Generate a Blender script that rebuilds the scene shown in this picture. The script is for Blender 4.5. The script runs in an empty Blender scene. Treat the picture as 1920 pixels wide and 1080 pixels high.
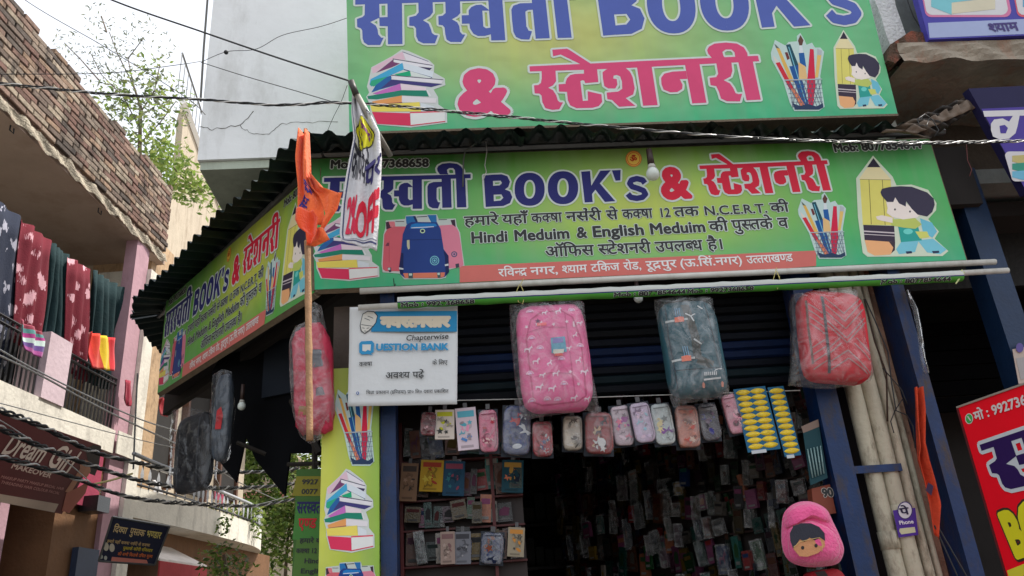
import bpy, bmesh, math, random
from mathutils import Vector, Matrix
from mathutils.geometry import tessellate_polygon
random.seed(7)
sc = bpy.context.scene
COL = sc.collection

# ------------------------------------------------------------------ camera
FL = 1478.0                      # focal length in photo pixels (photo is 1920 wide)
TH = math.radians(22.6)          # pitch above the horizon
up2 = Vector((-260., -3540.)).normalized()
ui = Vector((up2.x, -up2.y, 0)); fwd = Vector((0, 0, -1))
wz = math.cos(TH)*ui + math.sin(TH)*fwd
wy = (fwd - fwd.dot(wz)*wz).normalized()
wx = wy.cross(wz)
RC = Matrix((wx, wy, wz))
CP = Vector((0, 0, 1.6))
cam = bpy.data.cameras.new('camera'); cam.sensor_width = 36; cam.lens = FL*36/1920
cam.clip_start = .05; cam.clip_end = 800
co = bpy.data.objects.new('camera', cam); COL.objects.link(co)
co.matrix_world = Matrix.Translation(CP) @ RC.to_4x4(); sc.camera = co

# ------------------------------------------------------------------ world, sun, exposure
SUN_EL = math.radians(62); SUN_AZ = math.radians(77)     # azimuth clockwise from +Y
w = bpy.data.worlds.new('World'); sc.world = w; w.use_nodes = True
nt = w.node_tree; bg = nt.nodes['Background']
sky = nt.nodes.new('ShaderNodeTexSky'); sky.sky_type = 'NISHITA'; sky.sun_disc = False
sky.sun_elevation = SUN_EL; sky.sun_rotation = SUN_AZ
sky.air_density = 1.2; sky.dust_density = 4.0; sky.ozone_density = 1.0
veil = nt.nodes.new('ShaderNodeMix'); veil.data_type = 'RGBA'; veil.inputs['Factor'].default_value = .62   # thin white cloud over the blue
nt.links.new(sky.outputs[0], veil.inputs['A']); veil.inputs['B'].default_value = (9.3, 9.4, 9.6, 1)
nt.links.new(veil.outputs['Result'], bg.inputs[0]); bg.inputs[1].default_value = 0.13
sl = bpy.data.lights.new('sun', 'SUN'); sl.energy = 4.4; sl.angle = math.radians(.5); sl.color = (1, .95, .87)
so = bpy.data.objects.new('sun', sl); COL.objects.link(so)
sd = Vector((math.sin(SUN_AZ)*math.cos(SUN_EL), math.cos(SUN_AZ)*math.cos(SUN_EL), math.sin(SUN_EL)))
so.rotation_euler = sd.to_track_quat('Z', 'Y').to_euler(); so.location = sd*30
sc.view_settings.view_transform = 'Standard'; sc.view_settings.look = 'None'
sc.view_settings.gamma = 1; sc.view_settings.use_curve_mapping = False
sc.view_settings.exposure = 0.5
sc.render.engine = 'CYCLES'
sc.cycles.max_bounces = 6; sc.cycles.transparent_max_bounces = 16
sc.cycles.use_denoising = True

# ------------------------------------------------------------------ helpers
def lin(v):
    v /= 255.
    return v/12.92 if v <= .04045 else ((v+.055)/1.055)**2.4
def C(r, g, b, k=1.0): return (min(lin(r)*k, .9), min(lin(g)*k, .9), min(lin(b)*k, .9), 1)

def dk(c, k): return (min(c[0]*k, .9), min(c[1]*k, .9), min(c[2]*k, .9), 1)

def ray(px, py): return (RC @ Vector(((px-960)/FL, -(py-540)/FL, -1)))
def hit(px, py, p, n):
    d = ray(px, py); t = (Vector(p)-CP).dot(n)/d.dot(n); return CP + d*t
class Fr:
    """a plane frame standing in the world: u along X, v along Y (up), w out of it towards the street"""
    def __init__(s, P, az, tilt=0, flip=False):
        a = math.radians(az); t = math.radians(tilt)
        s.X = Vector((math.sin(a), math.cos(a), 0)); z0 = s.X.cross(Vector((0, 0, 1)))
        s.Y = Vector((0, 0, 1))*math.cos(t) + z0*math.sin(t); s.Z = s.X.cross(s.Y); s.P = Vector(P)
    def at(s, u, v, w=0): return s.P + s.X*u + s.Y*v + s.Z*w
    def uv(s, px, py, w=0):
        h = hit(px, py, s.P + s.Z*w, s.Z) - s.P; return (h.dot(s.X), h.dot(s.Y))
    def p(s, px, py, w=0): return s.at(*s.uv(px, py, w), w)

class MB:
    def __init__(s): s.v = []; s.f = []; s.c = []; s.col = (.5, .5, .5, 1)
    def color(s, c): s.col = c; return s
    def add(s, vs, fs, col=None):
        n = len(s.v); s.v += [Vector(x) for x in vs]
        for f in fs: s.f.append([i+n for i in f]); s.c.append(col or s.col)
        return s
    def quad(s, a, b, c, d, col=None): return s.add([a, b, c, d], [(0, 1, 2, 3)], col)
    def box8(s, q, col=None):        # q: 4 back points, 4 front points, same winding
        return s.add(q, [(3, 2, 1, 0), (4, 5, 6, 7), (0, 1, 5, 4), (1, 2, 6, 5), (2, 3, 7, 6), (3, 0, 4, 7)], col)
    def fbox(s, F, u0, u1, v0, v1, w0, w1, col=None):
        q = [F.at(u, v, w) for w in (w0, w1) for u, v in ((u0, v0), (u1, v0), (u1, v1), (u0, v1))]
        return s.box8(q, col)
    def tube(s, pts, r, n=8, col=None, cap=True):
        pts = [Vector(p) for p in pts]; rs = r if isinstance(r, (list, tuple)) else [r]*len(pts)
        b = len(s.v); up = None
        for i, p in enumerate(pts):
            d = (pts[min(i+1, len(pts)-1)] - pts[max(i-1, 0)])
            if d.length < 1e-9: d = Vector((0, 0, 1))
            d.normalize()
            if up is None: up = Vector((0, 0, 1)) if abs(d.z) < .9 else Vector((1, 0, 0))
            a = d.cross(up).normalized(); bb = a.cross(d).normalized(); up = bb
            for k in range(n):
                t = 2*math.pi*k/n; s.v.append(p + (a*math.cos(t) + bb*math.sin(t))*rs[i])
        for i in range(len(pts)-1):
            for k in range(n):
                s.f.append([b+i*n+k, b+i*n+(k+1) % n, b+(i+1)*n+(k+1) % n, b+(i+1)*n+k]); s.c.append(col or s.col)
        if cap:
            s.f.append([b+k for k in range(n)][::-1]); s.c.append(col or s.col)
            e = b+(len(pts)-1)*n; s.f.append([e+k for k in range(n)]); s.c.append(col or s.col)
        return s
    def grid(s, fn, nu, nv, col=None, colfn=None):
        b = len(s.v)
        for j in range(nv+1):
            for i in range(nu+1): s.v.append(Vector(fn(i/nu, j/nv)))
        for j in range(nv):
            for i in range(nu):
                a = b+j*(nu+1)+i; s.f.append([a, a+1, a+nu+2, a+nu+1])
                s.c.append(colfn((i+.5)/nu, (j+.5)/nv) if colfn else (col or s.col))
        return s
    def poly2(s, pts, to3, col=None):
        """concave polygon of 2-D points, mapped by to3"""
        P = [Vector((p[0], p[1], 0)) for p in pts]; b = len(s.v)
        s.v += [Vector(to3(p[0], p[1])) for p in pts]
        for t in tessellate_polygon([P]): s.f.append([b+i for i in t]); s.c.append(col or s.col)
        return s
    def build(s, name, mat, parent=None, smooth=False, thick=None):
        m = bpy.data.meshes.new(name); o = bpy.data.objects.new(name, m)
        loc = Vector(parent['_o']) if parent else Vector((0, 0, 0))
        m.from_pydata([v-loc for v in s.v], [], s.f); m.update()
        ca = m.color_attributes.new('Col', 'FLOAT_COLOR', 'CORNER')
        arr = []
        for p in m.polygons: arr += list(s.c[p.index])*p.loop_total
        ca.data.foreach_set('color', arr)
        if smooth: m.polygons.foreach_set('use_smooth', [True]*len(m.polygons))
        for mm in (mat if isinstance(mat, list) else [mat]): m.materials.append(mm)
        COL.objects.link(o)
        if parent: o.parent = parent; o['_o'] = parent['_o']
        else: o['_o'] = (0., 0., 0.)
        if thick:
            md = o.modifiers.new('thickness', 'SOLIDIFY'); md.thickness = thick; md.offset = 0
        return o
def thing(name, label, cat, loc, group=None):
    o = bpy.data.objects.new(name, None); o.empty_display_size = .1; COL.objects.link(o)
    o.location = loc; o['_o'] = tuple(loc); o['label'] = label; o['category'] = cat
    if group: o['group'] = group
    return o
def tag(o, label, cat, group=None):
    o['label'] = label; o['category'] = cat
    if group: o['group'] = group
    return o
def recentre(o):
    """top-level mesh: put its origin at its own base"""
    vs = [v.co.copy() for v in o.data.vertices]
    c = Vector(((min(v.x for v in vs)+max(v.x for v in vs))/2, (min(v.y for v in vs)+max(v.y for v in vs))/2, min(v.z for v in vs)))
    o.data.transform(Matrix.Translation(-c)); o.location = c; o['_o'] = tuple(c); return o
def single(mb, name, mat, label, cat, group=None, smooth=False, thick=None):
    o = mb.build(name, mat, None, smooth, thick); recentre(o); return tag(o, label, cat, group)
def struct(mb, name, mat, smooth=False):
    o = mb.build(name, mat, None, smooth); o['kind'] = 'structure'; return o

# ------------------------------------------------------------------ materials
MATS = {}
def M(name, col=None, rough=.7, var=.12, scale=6., bump=.0, metal=0, spec=.4, dirt=None, dscale=2.5, damt=.5, bscale=None, alpha=None, sheen=0):
    """col None -> colour attribute of the mesh. var: value variation, dirt: colour of stains over it"""
    if name in MATS: return MATS[name]
    m = bpy.data.materials.new(name); MATS[name] = m; m.use_nodes = True; nt = m.node_tree; N = nt.nodes; L = nt.links
    b = N['Principled BSDF']; b.inputs['Roughness'].default_value = rough; b.inputs['Metallic'].default_value = metal
    b.inputs['Specular IOR Level'].default_value = spec
    if sheen: b.inputs['Sheen Weight'].default_value = sheen
    tc = N.new('ShaderNodeTexCoord')
    geo = N.new('ShaderNodeNewGeometry')
    if col is None:
        a = N.new('ShaderNodeVertexColor'); a.layer_name = 'Col'; base = a.outputs['Color']
    else:
        a = N.new('ShaderNodeRGB'); a.outputs[0].default_value = col; base = a.outputs[0]
    if var:
        n = N.new('ShaderNodeTexNoise'); n.inputs['Scale'].default_value = scale; n.inputs['Detail'].default_value = 6; n.inputs['Roughness'].default_value = .65
        L.new(geo.outputs['Position'], n.inputs['Vector'])
        mr = N.new('ShaderNodeMapRange'); mr.inputs['From Min'].default_value = .25; mr.inputs['From Max'].default_value = .75
        mr.inputs['To Min'].default_value = 1-var; mr.inputs['To Max'].default_value = 1+var
        L.new(n.outputs['Fac'], mr.inputs['Value'])
        mx = N.new('ShaderNodeVectorMath'); mx.operation = 'SCALE'; L.new(base, mx.inputs[0]); L.new(mr.outputs[0], mx.inputs['Scale'])
        base = mx.outputs[0]
    if dirt:
        n = N.new('ShaderNodeTexNoise'); n.inputs['Scale'].default_value = dscale; n.inputs['Detail'].default_value = 9; n.inputs['Roughness'].default_value = .7
        mp = N.new('ShaderNodeMapping'); mp.inputs['Scale'].default_value = (1.6, 1.6, .55); L.new(geo.outputs['Position'], mp.inputs[0]); L.new(mp.outputs[0], n.inputs['Vector'])
        mr = N.new('ShaderNodeMapRange'); mr.inputs['From Min'].default_value = .5; mr.inputs['From Max'].default_value = .68; mr.inputs['To Max'].default_value = damt
        L.new(n.outputs['Fac'], mr.inputs['Value'])
        mi = N.new('ShaderNodeMix'); mi.data_type = 'RGBA'; L.new(mr.outputs[0], mi.inputs['Factor']); L.new(base, mi.inputs['A']); mi.inputs['B'].default_value = dirt
        base = mi.outputs['Result']
    L.new(base, b.inputs['Base Color'])
    if bump:
        n = N.new('ShaderNodeTexNoise'); n.inputs['Scale'].default_value = bscale or scale*6; n.inputs['Detail'].default_value = 5
        L.new(geo.outputs['Position'], n.inputs['Vector'])
        bp = N.new('ShaderNodeBump'); bp.inputs['Strength'].default_value = bump; bp.inputs['Distance'].default_value = .02
        L.new(n.outputs['Fac'], bp.inputs['Height']); L.new(bp.outputs[0], b.inputs['Normal'])
    return m
K = 1.0
PRINT = M('vinyl_print', None, .55, .05, 9, spec=.2)
PAINT = M('coloured_paint', None, .5, .12, 12)
GOODS = M('packaging_plastic', None, .2, .3, 40, .25, spec=.6)
CLOTH = M('cloth', None, .9, .12, 25, .15, sheen=.2)

def plastic_mat(name, tint=(.8, .82, .84, 1), opac=.14, scale=11):
    m = bpy.data.materials.new(name); m.use_nodes = True; N = m.node_tree.nodes; L = m.node_tree.links
    N.remove(N['Principled BSDF']); out = N['Material Output']
    tr = N.new('ShaderNodeBsdfTransparent'); gl = N.new('ShaderNodeBsdfGlossy'); df = N.new('ShaderNodeBsdfDiffuse')
    gl.inputs['Roughness'].default_value = .12; gl.inputs['Color'].default_value = (.9, .9, .9, 1); df.inputs['Color'].default_value = tint
    n = N.new('ShaderNodeTexNoise'); n.inputs['Scale'].default_value = scale; n.inputs['Detail'].default_value = 4; n.inputs['Distortion'].default_value = 2.5
    g = N.new('ShaderNodeNewGeometry'); L.new(g.outputs['Position'], n.inputs['Vector'])
    bp = N.new('ShaderNodeBump'); bp.inputs['Strength'].default_value = .7; bp.inputs['Distance'].default_value = .02; L.new(n.outputs['Fac'], bp.inputs['Height'])
    L.new(bp.outputs[0], gl.inputs['Normal']); L.new(bp.outputs[0], df.inputs['Normal'])
    fr = N.new('ShaderNodeLayerWeight'); fr.inputs['Blend'].default_value = .35; L.new(bp.outputs[0], fr.inputs['Normal'])
    m1 = N.new('ShaderNodeMixShader'); m2 = N.new('ShaderNodeMixShader')
    mr = N.new('ShaderNodeMapRange'); mr.inputs['From Min'].default_value = .42; mr.inputs['From Max'].default_value = .7; mr.inputs['To Min'].default_value = opac*.35; mr.inputs['To Max'].default_value = opac*1.6
    L.new(n.outputs['Fac'], mr.inputs['Value'])
    L.new(mr.outputs[0], m1.inputs[0]); L.new(tr.outputs[0], m1.inputs[1]); L.new(df.outputs[0], m1.inputs[2])
    mr2 = N.new('ShaderNodeMapRange'); mr2.inputs['To Min'].default_value = .015; mr2.inputs['To Max'].default_value = .42; L.new(fr.outputs['Fresnel'], mr2.inputs['Value'])
    L.new(mr2.outputs[0], m2.inputs[0]); L.new(m1.outputs[0], m2.inputs[1]); L.new(gl.outputs[0], m2.inputs[2]); L.new(m2.outputs[0], out.inputs[0])
    return m
PLASTIC = plastic_mat('clear_plastic_bag')
GREYPLASTIC = plastic_mat('dusty_plastic_bag', (.3, .32, .35, 1), .1, 6)

# ------------------------------------------------------------------ lettering
GC = {}
def glyph(ch, clip=None):
    """outline of one character as flat triangles, its advance, from Blender's own font"""
    key = (ch, clip)
    if key in GC: return GC[key]
    def mesh_of(t):
        c = bpy.data.curves.new('g', 'FONT'); c.body = t; c.resolution_u = 3; c.size = 1
        o = bpy.data.objects.new('g', c); COL.objects.link(o); bpy.context.view_layer.update()
        m = o.to_mesh(); vs = [v.co.copy() for v in m.vertices]; fs = [tuple(p.vertices) for p in m.polygons]; o.to_mesh_clear()
        bpy.data.objects.remove(o); bpy.data.curves.remove(c); return vs, fs
    vs, fs = mesh_of(ch)
    if ('adv', ch) not in GC:
        sp = '        |'; GC[('adv', ch)] = max(v.x for v in mesh_of(ch+sp)[0]) - max(v.x for v in mesh_of(sp)[0])
    adv = GC[('adv', ch)]
    if clip:
        bm = bmesh.new(); bv = [bm.verts.new(v) for v in vs]
        for f in fs:
            try: bm.faces.new([bv[i] for i in f])
            except ValueError: pass
        x = adv*clip if clip > 0 else adv+clip
        bmesh.ops.bisect_plane(bm, geom=bm.verts[:]+bm.edges[:]+bm.faces[:], plane_co=(x, 0, 0), plane_no=(1, 0, 0), clear_outer=True)
        bm.verts.ensure_lookup_table(); vs = [v.co.copy() for v in bm.verts]; ix = {v: i for i, v in enumerate(bm.verts)}
        fs = [tuple(ix[v] for v in f.verts) for f in bm.faces]; bm.free(); adv = x
    GC[key] = (vs, fs, adv); return GC[key]
STEM = set('सनतपलवशषखणथधभमयबजचघग')
def shape(text):
    """lay a string out: half letters, reordered i-matra, r-forms. -> list of (verts, faces), width"""
    out = []; x = 0.0; i = 0; T = text
    while i < len(T):
        ch = T[i]
        if not ('\u0900' <= ch <= '\u097f') or ch in '।०ॐ':
            if ch == ' ': x += .3; i += 1; continue
            vs, fs, a = glyph(ch); out.append(([(v.x+x, v.y) for v in vs], fs)); x += a; i += 1; continue
        # one syllable
        cons = []; j = i; reph = False
        if T[j] == 'र' and j+1 < len(T) and T[j+1] == '्' : reph = True; j += 2
        while j < len(T):
            cons.append(T[j]); j += 1
            if j < len(T) and T[j] == '़': cons[-1] += '़'; j += 1
            if j < len(T) and T[j] == '्' and j+1 < len(T): j += 1; continue
            break
        marks = []
        while j < len(T) and T[j] in 'ािीुूेैोौंँॉृ': marks.append(T[j]); j += 1
        if 'ि' in marks:
            vs, fs, a = glyph('ि'); out.append(([(v.x+x, v.y) for v in vs], fs)); x += a; marks.remove('ि')
        ra = False
        if len(cons) > 1 and cons[-1] == 'र': ra = True; cons = cons[:-1]
        for k, c in enumerate(cons):
            if k < len(cons)-1:
                if c in STEM: vs, fs, a = glyph(c, -.155)
                elif c == 'क': vs, fs, a = glyph(c, .8)
                else: vs, fs, a = glyph(c)
                out.append(([(v.x+x, v.y) for v in vs], fs)); x += a*(1 if (c in STEM or c == 'क') else .9)
            else:
                base = x
                vs, fs, a = glyph(c[0]); out.append(([(v.x+x, v.y) for v in vs], fs)); x += a
                if len(c) > 1:
                    out.append(([(base+a*.45, -.12), (base+a*.45+.07, -.12), (base+a*.45+.07, -.05), (base+a*.45, -.05)], [(0, 1, 2, 3)]))
        if ra:
            out.append(([(x-.42, .02), (x-.38, -.03), (x-.14, .16), (x-.14, .24)], [(0, 1, 2, 3)]))
        for mk in marks:
            vs, fs, a = glyph(mk); out.append(([(v.x+x, v.y) for v in vs], fs)); x += a
        if reph:
            out.append(([(x-.16, .62), (x-.1, .62), (x-.05, .78), (x-.12, .86), (x-.24, .84), (x-.24, .78), (x-.13, .78)], [(0, 1, 2, 6), (6, 2, 3, 5), (3, 4, 5)]))
        i = j
    return out, x
LCOUNT = [0]
def smear(mb, tris, to3, col, r, lay, n=10, z=0.0, colfn=None):
    """flat shapes drawn n times on a small circle: the shape grown by r"""
    k = 0
    offs = [(0, 0)] if r == 0 else [(0, 0)] + [(r*math.cos(2*math.pi*q/n), r*math.sin(2*math.pi*q/n)) for q in range(n)]
    for gi, (vs, fs) in enumerate(tris):
        for q, (dx, dy) in enumerate(offs):
            h = lay + q*.00002 + (gi % 17)*.000022
            b = len(mb.v); mb.v += [Vector(to3(v[0]+dx, v[1]+dy, h)) for v in vs]
            for f in fs: mb.f.append([b+i for i in f]); mb.c.append(col)
def write(mb, F, text, pl, pr, hpx, col, bold=0.02, out=None, ocol=None, lay=.002, w=0, to3=None, slant=0, fit=None):
    """text on frame F from photo point pl to pr (its baseline), letters hpx photo pixels high"""
    tris, W = shape(text)
    A = Vector(F.uv(*pl, w)); B = Vector(F.uv(*pr, w)); T = Vector(F.uv(pl[0], pl[1]-hpx, w))
    d = B-A; H = (T-A).length; dx = d/W; n = Vector((-d.y, d.x)).normalized()
    ref = .62 if any('\u0900' <= c <= '\u097f' for c in text) else .7
    dy = n*(H/ref)
    if to3 is None: to3 = lambda x, y, h: F.at(*(A + dx*(x+slant*y) + dy*y), w+h)
    k = dy.length/dx.length
    f2 = lambda x, y, h: to3(x, y, h)
    if out: smear(mb, tris, f2, ocol, out, lay, 20)
    smear(mb, tris, f2, col, bold, lay+.0006, 18 if bold > .04 else 8)
# ------------------------------------------------------------------ frames of the place
S = Fr((0, 3.2, 0), 86.3)                       # the shop front
FT = Fr(S.at(0, 3.75, 0), 86.3, 4)              # the upper sign leans out a little
PC = S.p(590, 545)                              # the corner where the two lower signs meet
LS = Fr((PC.x, PC.y, 0), 139)                   # the side sign, on the slanted corner
LX = -3.556
L = Fr((LX, 0, 0), 0)                           # facades across the lane

plaster = M('white_plaster', C(230, 233, 236), .9, .06, 3, .15, dirt=C(168, 168, 164), damt=.55, dscale=1.4)
greyplaster = M('grey_plaster', C(120, 128, 126), .9, .15, 4, .3, dirt=C(70, 72, 70), damt=.6)
asphalt = M('asphalt', (.06, .058, .055, 1), .95, .3, 4, .4)
concrete = M('worn_concrete', C(128, 122, 110), .95, .25, 5, .7, dirt=C(60, 50, 42), damt=.7, dscale=4)
darkwall = M('dark_brown_wall', C(62, 52, 44), .95, .3, 5, .6)
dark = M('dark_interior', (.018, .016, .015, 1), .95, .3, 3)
bluepaint = M('blue_enamel', C(7, 40, 84), .5, .25, 14, .08, dirt=C(58, 46, 38), damt=.95, dscale=12)
navy = M('navy_shutter', C(20, 34, 66), .5, .25, 7, .1)
tin = M('painted_tin', C(18, 36, 38), .6, .35, 7, .15, metal=.2)
pinkwall = M('pink_wall', C(176, 140, 150), .9, .1, 4, .2, dirt=C(120, 95, 95), damt=.4)
cream = M('cream_wall', C(176, 164, 146), .9, .12, 4, .3, dirt=C(120, 105, 88), damt=.6)
white = M('white_wall', C(215, 210, 198), .9, .1, 5, .25, dirt=C(130, 125, 118), damt=.5, dscale=4)
orangewall = M('orange_wall', C(112, 80, 54), .9, .2, 5, .3, dirt=C(95, 70, 50), damt=.7)
soffitm = M('limewashed_soffit', C(170, 150, 136), .95, .1, 2.5, .2, dirt=C(140, 116, 100), damt=.5, dscale=1.5)
woodm = M('bare_wood', C(150, 118, 82), .8, .2, 30, .2)
steel = M('grey_steel', C(110, 112, 112), .4, .15, 20, .1, metal=.6)
pvc = M('white_pvc', C(196, 196, 190), .4, .08, 10, .05, dirt=C(130, 125, 110), damt=.4, dscale=6)
wirem = M('black_cable', C(34, 36, 40), .5, .1, 30)
wirel = M('bare_aluminium_wire', C(200, 200, 198), .35, .1, 30, metal=.2)
brickm = M('weathered_brick', None, .95, .35, 30, .9, dirt=C(52, 46, 42), damt=.95, dscale=4.5)
mortar = M('crumbling_mortar', C(128, 110, 96), 1, .3, 14, .8, dirt=C(50, 46, 42), damt=.7, dscale=6)

# ------------------------------------------------------------------ ground
mb = MB(); mb.quad((-400, -400, 0), (400, -400, 0), (400, 400, 0), (-400, 400, 0)); struct(mb, 'ground', M('dusty_ground', C(120, 112, 100), .95, .2, 1))
mb = MB(); mb.quad((LX+.6, -60, .004), (14, -60, .004), (14, 2.2, .004), (LX+.6, 2.2, .004))
mb.quad((LX+.6, 2.2, .004), (-1.1, 2.2, .004), (-2.1, 60, .004), (LX+.6, 60, .004)); struct(mb, 'road', asphalt)
mb = MB(); mb.fbox(S, -.95, 4.5, 0, .14, -.2, .7); struct(mb, 'pavement', concrete)

# ------------------------------------------------------------------ white upper building
WW = -.42
u0, vb = S.uv(370, 300, WW)
ur = S.uv(1640, 40, -.12)[0]+.1
root = thing('white_building', 'white plastered upper building with hairline cracks, overhanging the corner book shop', 'building', S.at(.5, 0, -2))
zt = 5.8
def wall_pt(u, v, w): return S.at(u, v, w)
# side wall runs back along the lane
sideX = Vector((-.1, 1, 0)).normalized()
A = S.at(u0, vb, WW); Bk = A + sideX*6
ER = S.at(ur+.05, vb, WW)
mb = MB()
mb.box8([A, ER, ER+Vector((0, 6, 0)), Bk, *(p+Vector((0, 0, zt-vb)) for p in (A, ER, ER+Vector((0, 6, 0)), Bk))]); mb.build('wall', plaster, root)
mb = MB(); e = .012
for q in ([A+Vector((.01, .02, -.05)), ER+Vector((-.05, .02, -.05)), ER+Vector((-.05, 5.9, -.05)), Bk+Vector((.01, -.1, -.05))],):
    mb.box8([*q, *(p+Vector((0, 0, .047)) for p in q)])
mb.build('underside', M('grey_green_render', C(186, 196, 182), .9, .12, 4, .2, dirt=C(130, 136, 126), damt=.5), root)
# broken white plaster edge at the right end
mb = MB(); random.seed(3)
pts = [(1640, 0), (1652, 30), (1660, 60), (1672, 92), (1690, 84), (1699, 66), (1690, 40), (1680, 12), (1672, -30), (1635, -40)]
mb.poly2([S.uv(*p, -.05) for p in pts], lambda u, v: S.at(u, v, -.05)); mb.poly2([S.uv(*p, -.05) for p in pts], lambda u, v: S.at(u, v, -.16))
P2 = [S.uv(*p, -.05) for p in pts]
for a, b in zip(P2, P2[1:]+P2[:1]): mb.quad(S.at(*a, -.05), S.at(*b, -.05), S.at(*b, -.16), S.at(*a, -.16))
mb.build('plaster_edge', M('rough_white_plaster', C(222, 222, 224), .95, .12, 9, .9), root)
# cracks: thin sunken dark lines
mb = MB()
def crack(pts, r=.0022, jit=.008, w=WW+.001):
    P = []
    for (x0, y0), (x1, y1) in zip(pts, pts[1:]):
        for k in range(6):
            t = k/6; u, v = S.uv(x0+(x1-x0)*t, y0+(y1-y0)*t, WW); P.append(S.at(u, v+random.uniform(-jit, jit), w))
    mb.tube(P, [r*random.uniform(.5, 1.2) for _ in P], 4, cap=False)
crack([(374, 237), (398, 242), (450, 236), (480, 205)]); crack([(450, 236), (470, 250), (505, 252), (530, 232), (575, 230), (645, 226)], .0016)
mb.build('crack', M('crack_shadow', C(120, 120, 120), 1, 0), root)
# conduit down the corner
mb = MB(); mb.tube([S.p(x, y, WW+.01) for x, y in ((392, -60), (389, 0), (382, 90), (376, 190))], .006, 6)
mb.build('conduit', M('dull_grey_pipe', C(95, 95, 92), .6, .1), root)

# ------------------------------------------------------------------ shop building under it (walls, posts, dark room)
root = thing('shop_building', 'ground floor book shop with a dark interior, blue steel posts and pale side wall', 'shop', S.at(.5, 0, -1.5))
uL = S.uv(742, 1079, -.1)[0]; uR = S.uv(1528, 728, -.1)[0]; uP2 = S.uv(1748, 826, -.1)[0]
zc = 3.3; D = -3.2
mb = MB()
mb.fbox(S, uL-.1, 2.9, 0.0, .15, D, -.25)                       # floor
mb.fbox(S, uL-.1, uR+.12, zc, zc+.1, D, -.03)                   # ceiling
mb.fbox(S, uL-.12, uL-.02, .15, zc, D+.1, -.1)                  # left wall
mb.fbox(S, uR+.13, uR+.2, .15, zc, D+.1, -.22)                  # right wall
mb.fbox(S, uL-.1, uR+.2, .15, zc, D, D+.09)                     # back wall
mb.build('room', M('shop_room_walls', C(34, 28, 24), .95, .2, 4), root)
mb = MB(); mb.fbox(S, -.75, 4.8, 3.42, 3.5, -3, -.12); mb.build('floor_slab', greyplaster, root)
def vpost(px1, px2, y, w0, w1, name, mat, vtop=3.3, vbot=0.14, n=1):
    a = S.uv(px1, y, w1)[0]; b = S.uv(px2, y, w1)[0]; m = MB(); m.fbox(S, a, b, vbot, vtop, w0, w1); return m.build(name, mat, root)
vpost(714, 744, 1000, -.18, -.06, 'post', bluepaint)
a = S.uv(1571, 900, -.08)[0]; b = S.uv(1602, 900, -.08)[0]
mb = MB(); mb.fbox(S, a-.012, b+.012, .14, 3.3, -.2, -.08); mb.build('post', bluepaint, root)
a2 = S.uv(1741, 800, -.06)[0]; b2 = S.uv(1766, 800, -.06)[0]
mb = MB(); mb.fbox(S, a2, b2, .14, 3.4, -.2, -.05); mb.build('post', bluepaint, root)
mb = MB(); mb.fbox(S, b+.014, a2-.002, .14, 3.45, -.42, -.2)
mb.build('side_wall', M('stained_side_wall', C(150, 124, 104), .95, .25, 9, .5, dirt=C(60, 48, 40), damt=.8, dscale=7), root)
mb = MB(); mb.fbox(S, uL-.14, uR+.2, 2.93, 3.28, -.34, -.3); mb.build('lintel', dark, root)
# grey wall seen between the corner and the poster
mb = MB(); mb.fbox(S, S.uv(622, 640, -.1)[0], uL-.03, .14, 2.94, -.3, -.14); mb.build('pillar', M('grey_brown_pillar', C(92, 82, 76), .95, .15, 8, .3), root)

# rolled shutter of dark slats behind the bags
sh = thing('roller_shutter', 'half raised dark blue roller shutter in the shop doorway behind the hanging bags', 'shutter', S.at(.3, 2.4, -.22))
v1 = S.uv(1100, 742, -.24)[1]; vt = 2.93; n = 10; h = (vt-v1)/n
cols = [C(7, 9, 13), C(8, 12, 20), C(10, 28, 60), C(8, 13, 24), C(12, 28, 34)]
for i in range(n):
    mb = MB(); va = v1+i*h
    prof = [(0, 0), (.2*h, .011), (.8*h, .011), (h*.98, 0)]
    for (p0, w0), (p1, w1) in zip(prof, prof[1:]):
        mb.quad(S.at(uL+.0, va+p0, -.24+w0), S.at(uR+.12, va+p0, -.24+w0), S.at(uR+.12, va+p1, -.24+w1), S.at(uL+.0, va+p1, -.24+w1))
    mb.add([S.at(uL, va, -.25), S.at(uR+.12, va, -.25), S.at(uR+.12, va+h, -.25), S.at(uL, va+h, -.25)], [(0, 1, 2, 3)])
    mb.color(cols[[1, 4, 3, 2, 2, 3, 0, 1, 0, 0][i]]); mb.c = [mb.col]*len(mb.f)
    mb.build('slat', M('shutter_enamel', None, .65, .3, 9, .1, spec=.15), sh)

# ------------------------------------------------------------------ corrugated awning round the corner
aw = thing('awning', 'rusty dark green corrugated tin awning wrapping the shop corner above both lower signs', 'awning', S.at(0, 3.6, 0))
def sheet(E0, E1, I0, I1, name='corrugated_sheet', amp=.016, pitch=.1, jag=.006):
    """corrugations run from the eave E to the wall I"""
    n = max(2, int((E1-E0).length/pitch)*8); mb = MB()
    up = (E1-E0).cross(I0-E0).normalized()
    if up.z < 0: up = -up
    Lh = (E1-E0).length; j = random.uniform(-1, 1)
    def fn(a, b):
        e = E0.lerp(E1, a); i = I0.lerp(I1, a); sag = .012*math.sin(a*9+j)
        return e.lerp(i, b) + up*(amp*math.sin(a*Lh/pitch*2*math.pi) + sag*(1-b)) + (e-i).normalized()*(jag*math.sin(a*31+j*7))*(1-b)
    mb.grid(fn, n, 2); return mb.build(name, tin, aw, True)
zE = 3.6
def onz(px, py, z): return hit(px, py, (0, 0, z), Vector((0, 0, 1)))
e0 = onz(563, 256, zE); e1 = onz(1700, 236, zE); 
f0 = S.at(S.uv(590, 300)[0]-.05, zE+.24, WW); f1 = S.at(S.uv(1700, 250)[0]+.05, zE+.24, WW)
ns = 3
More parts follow.
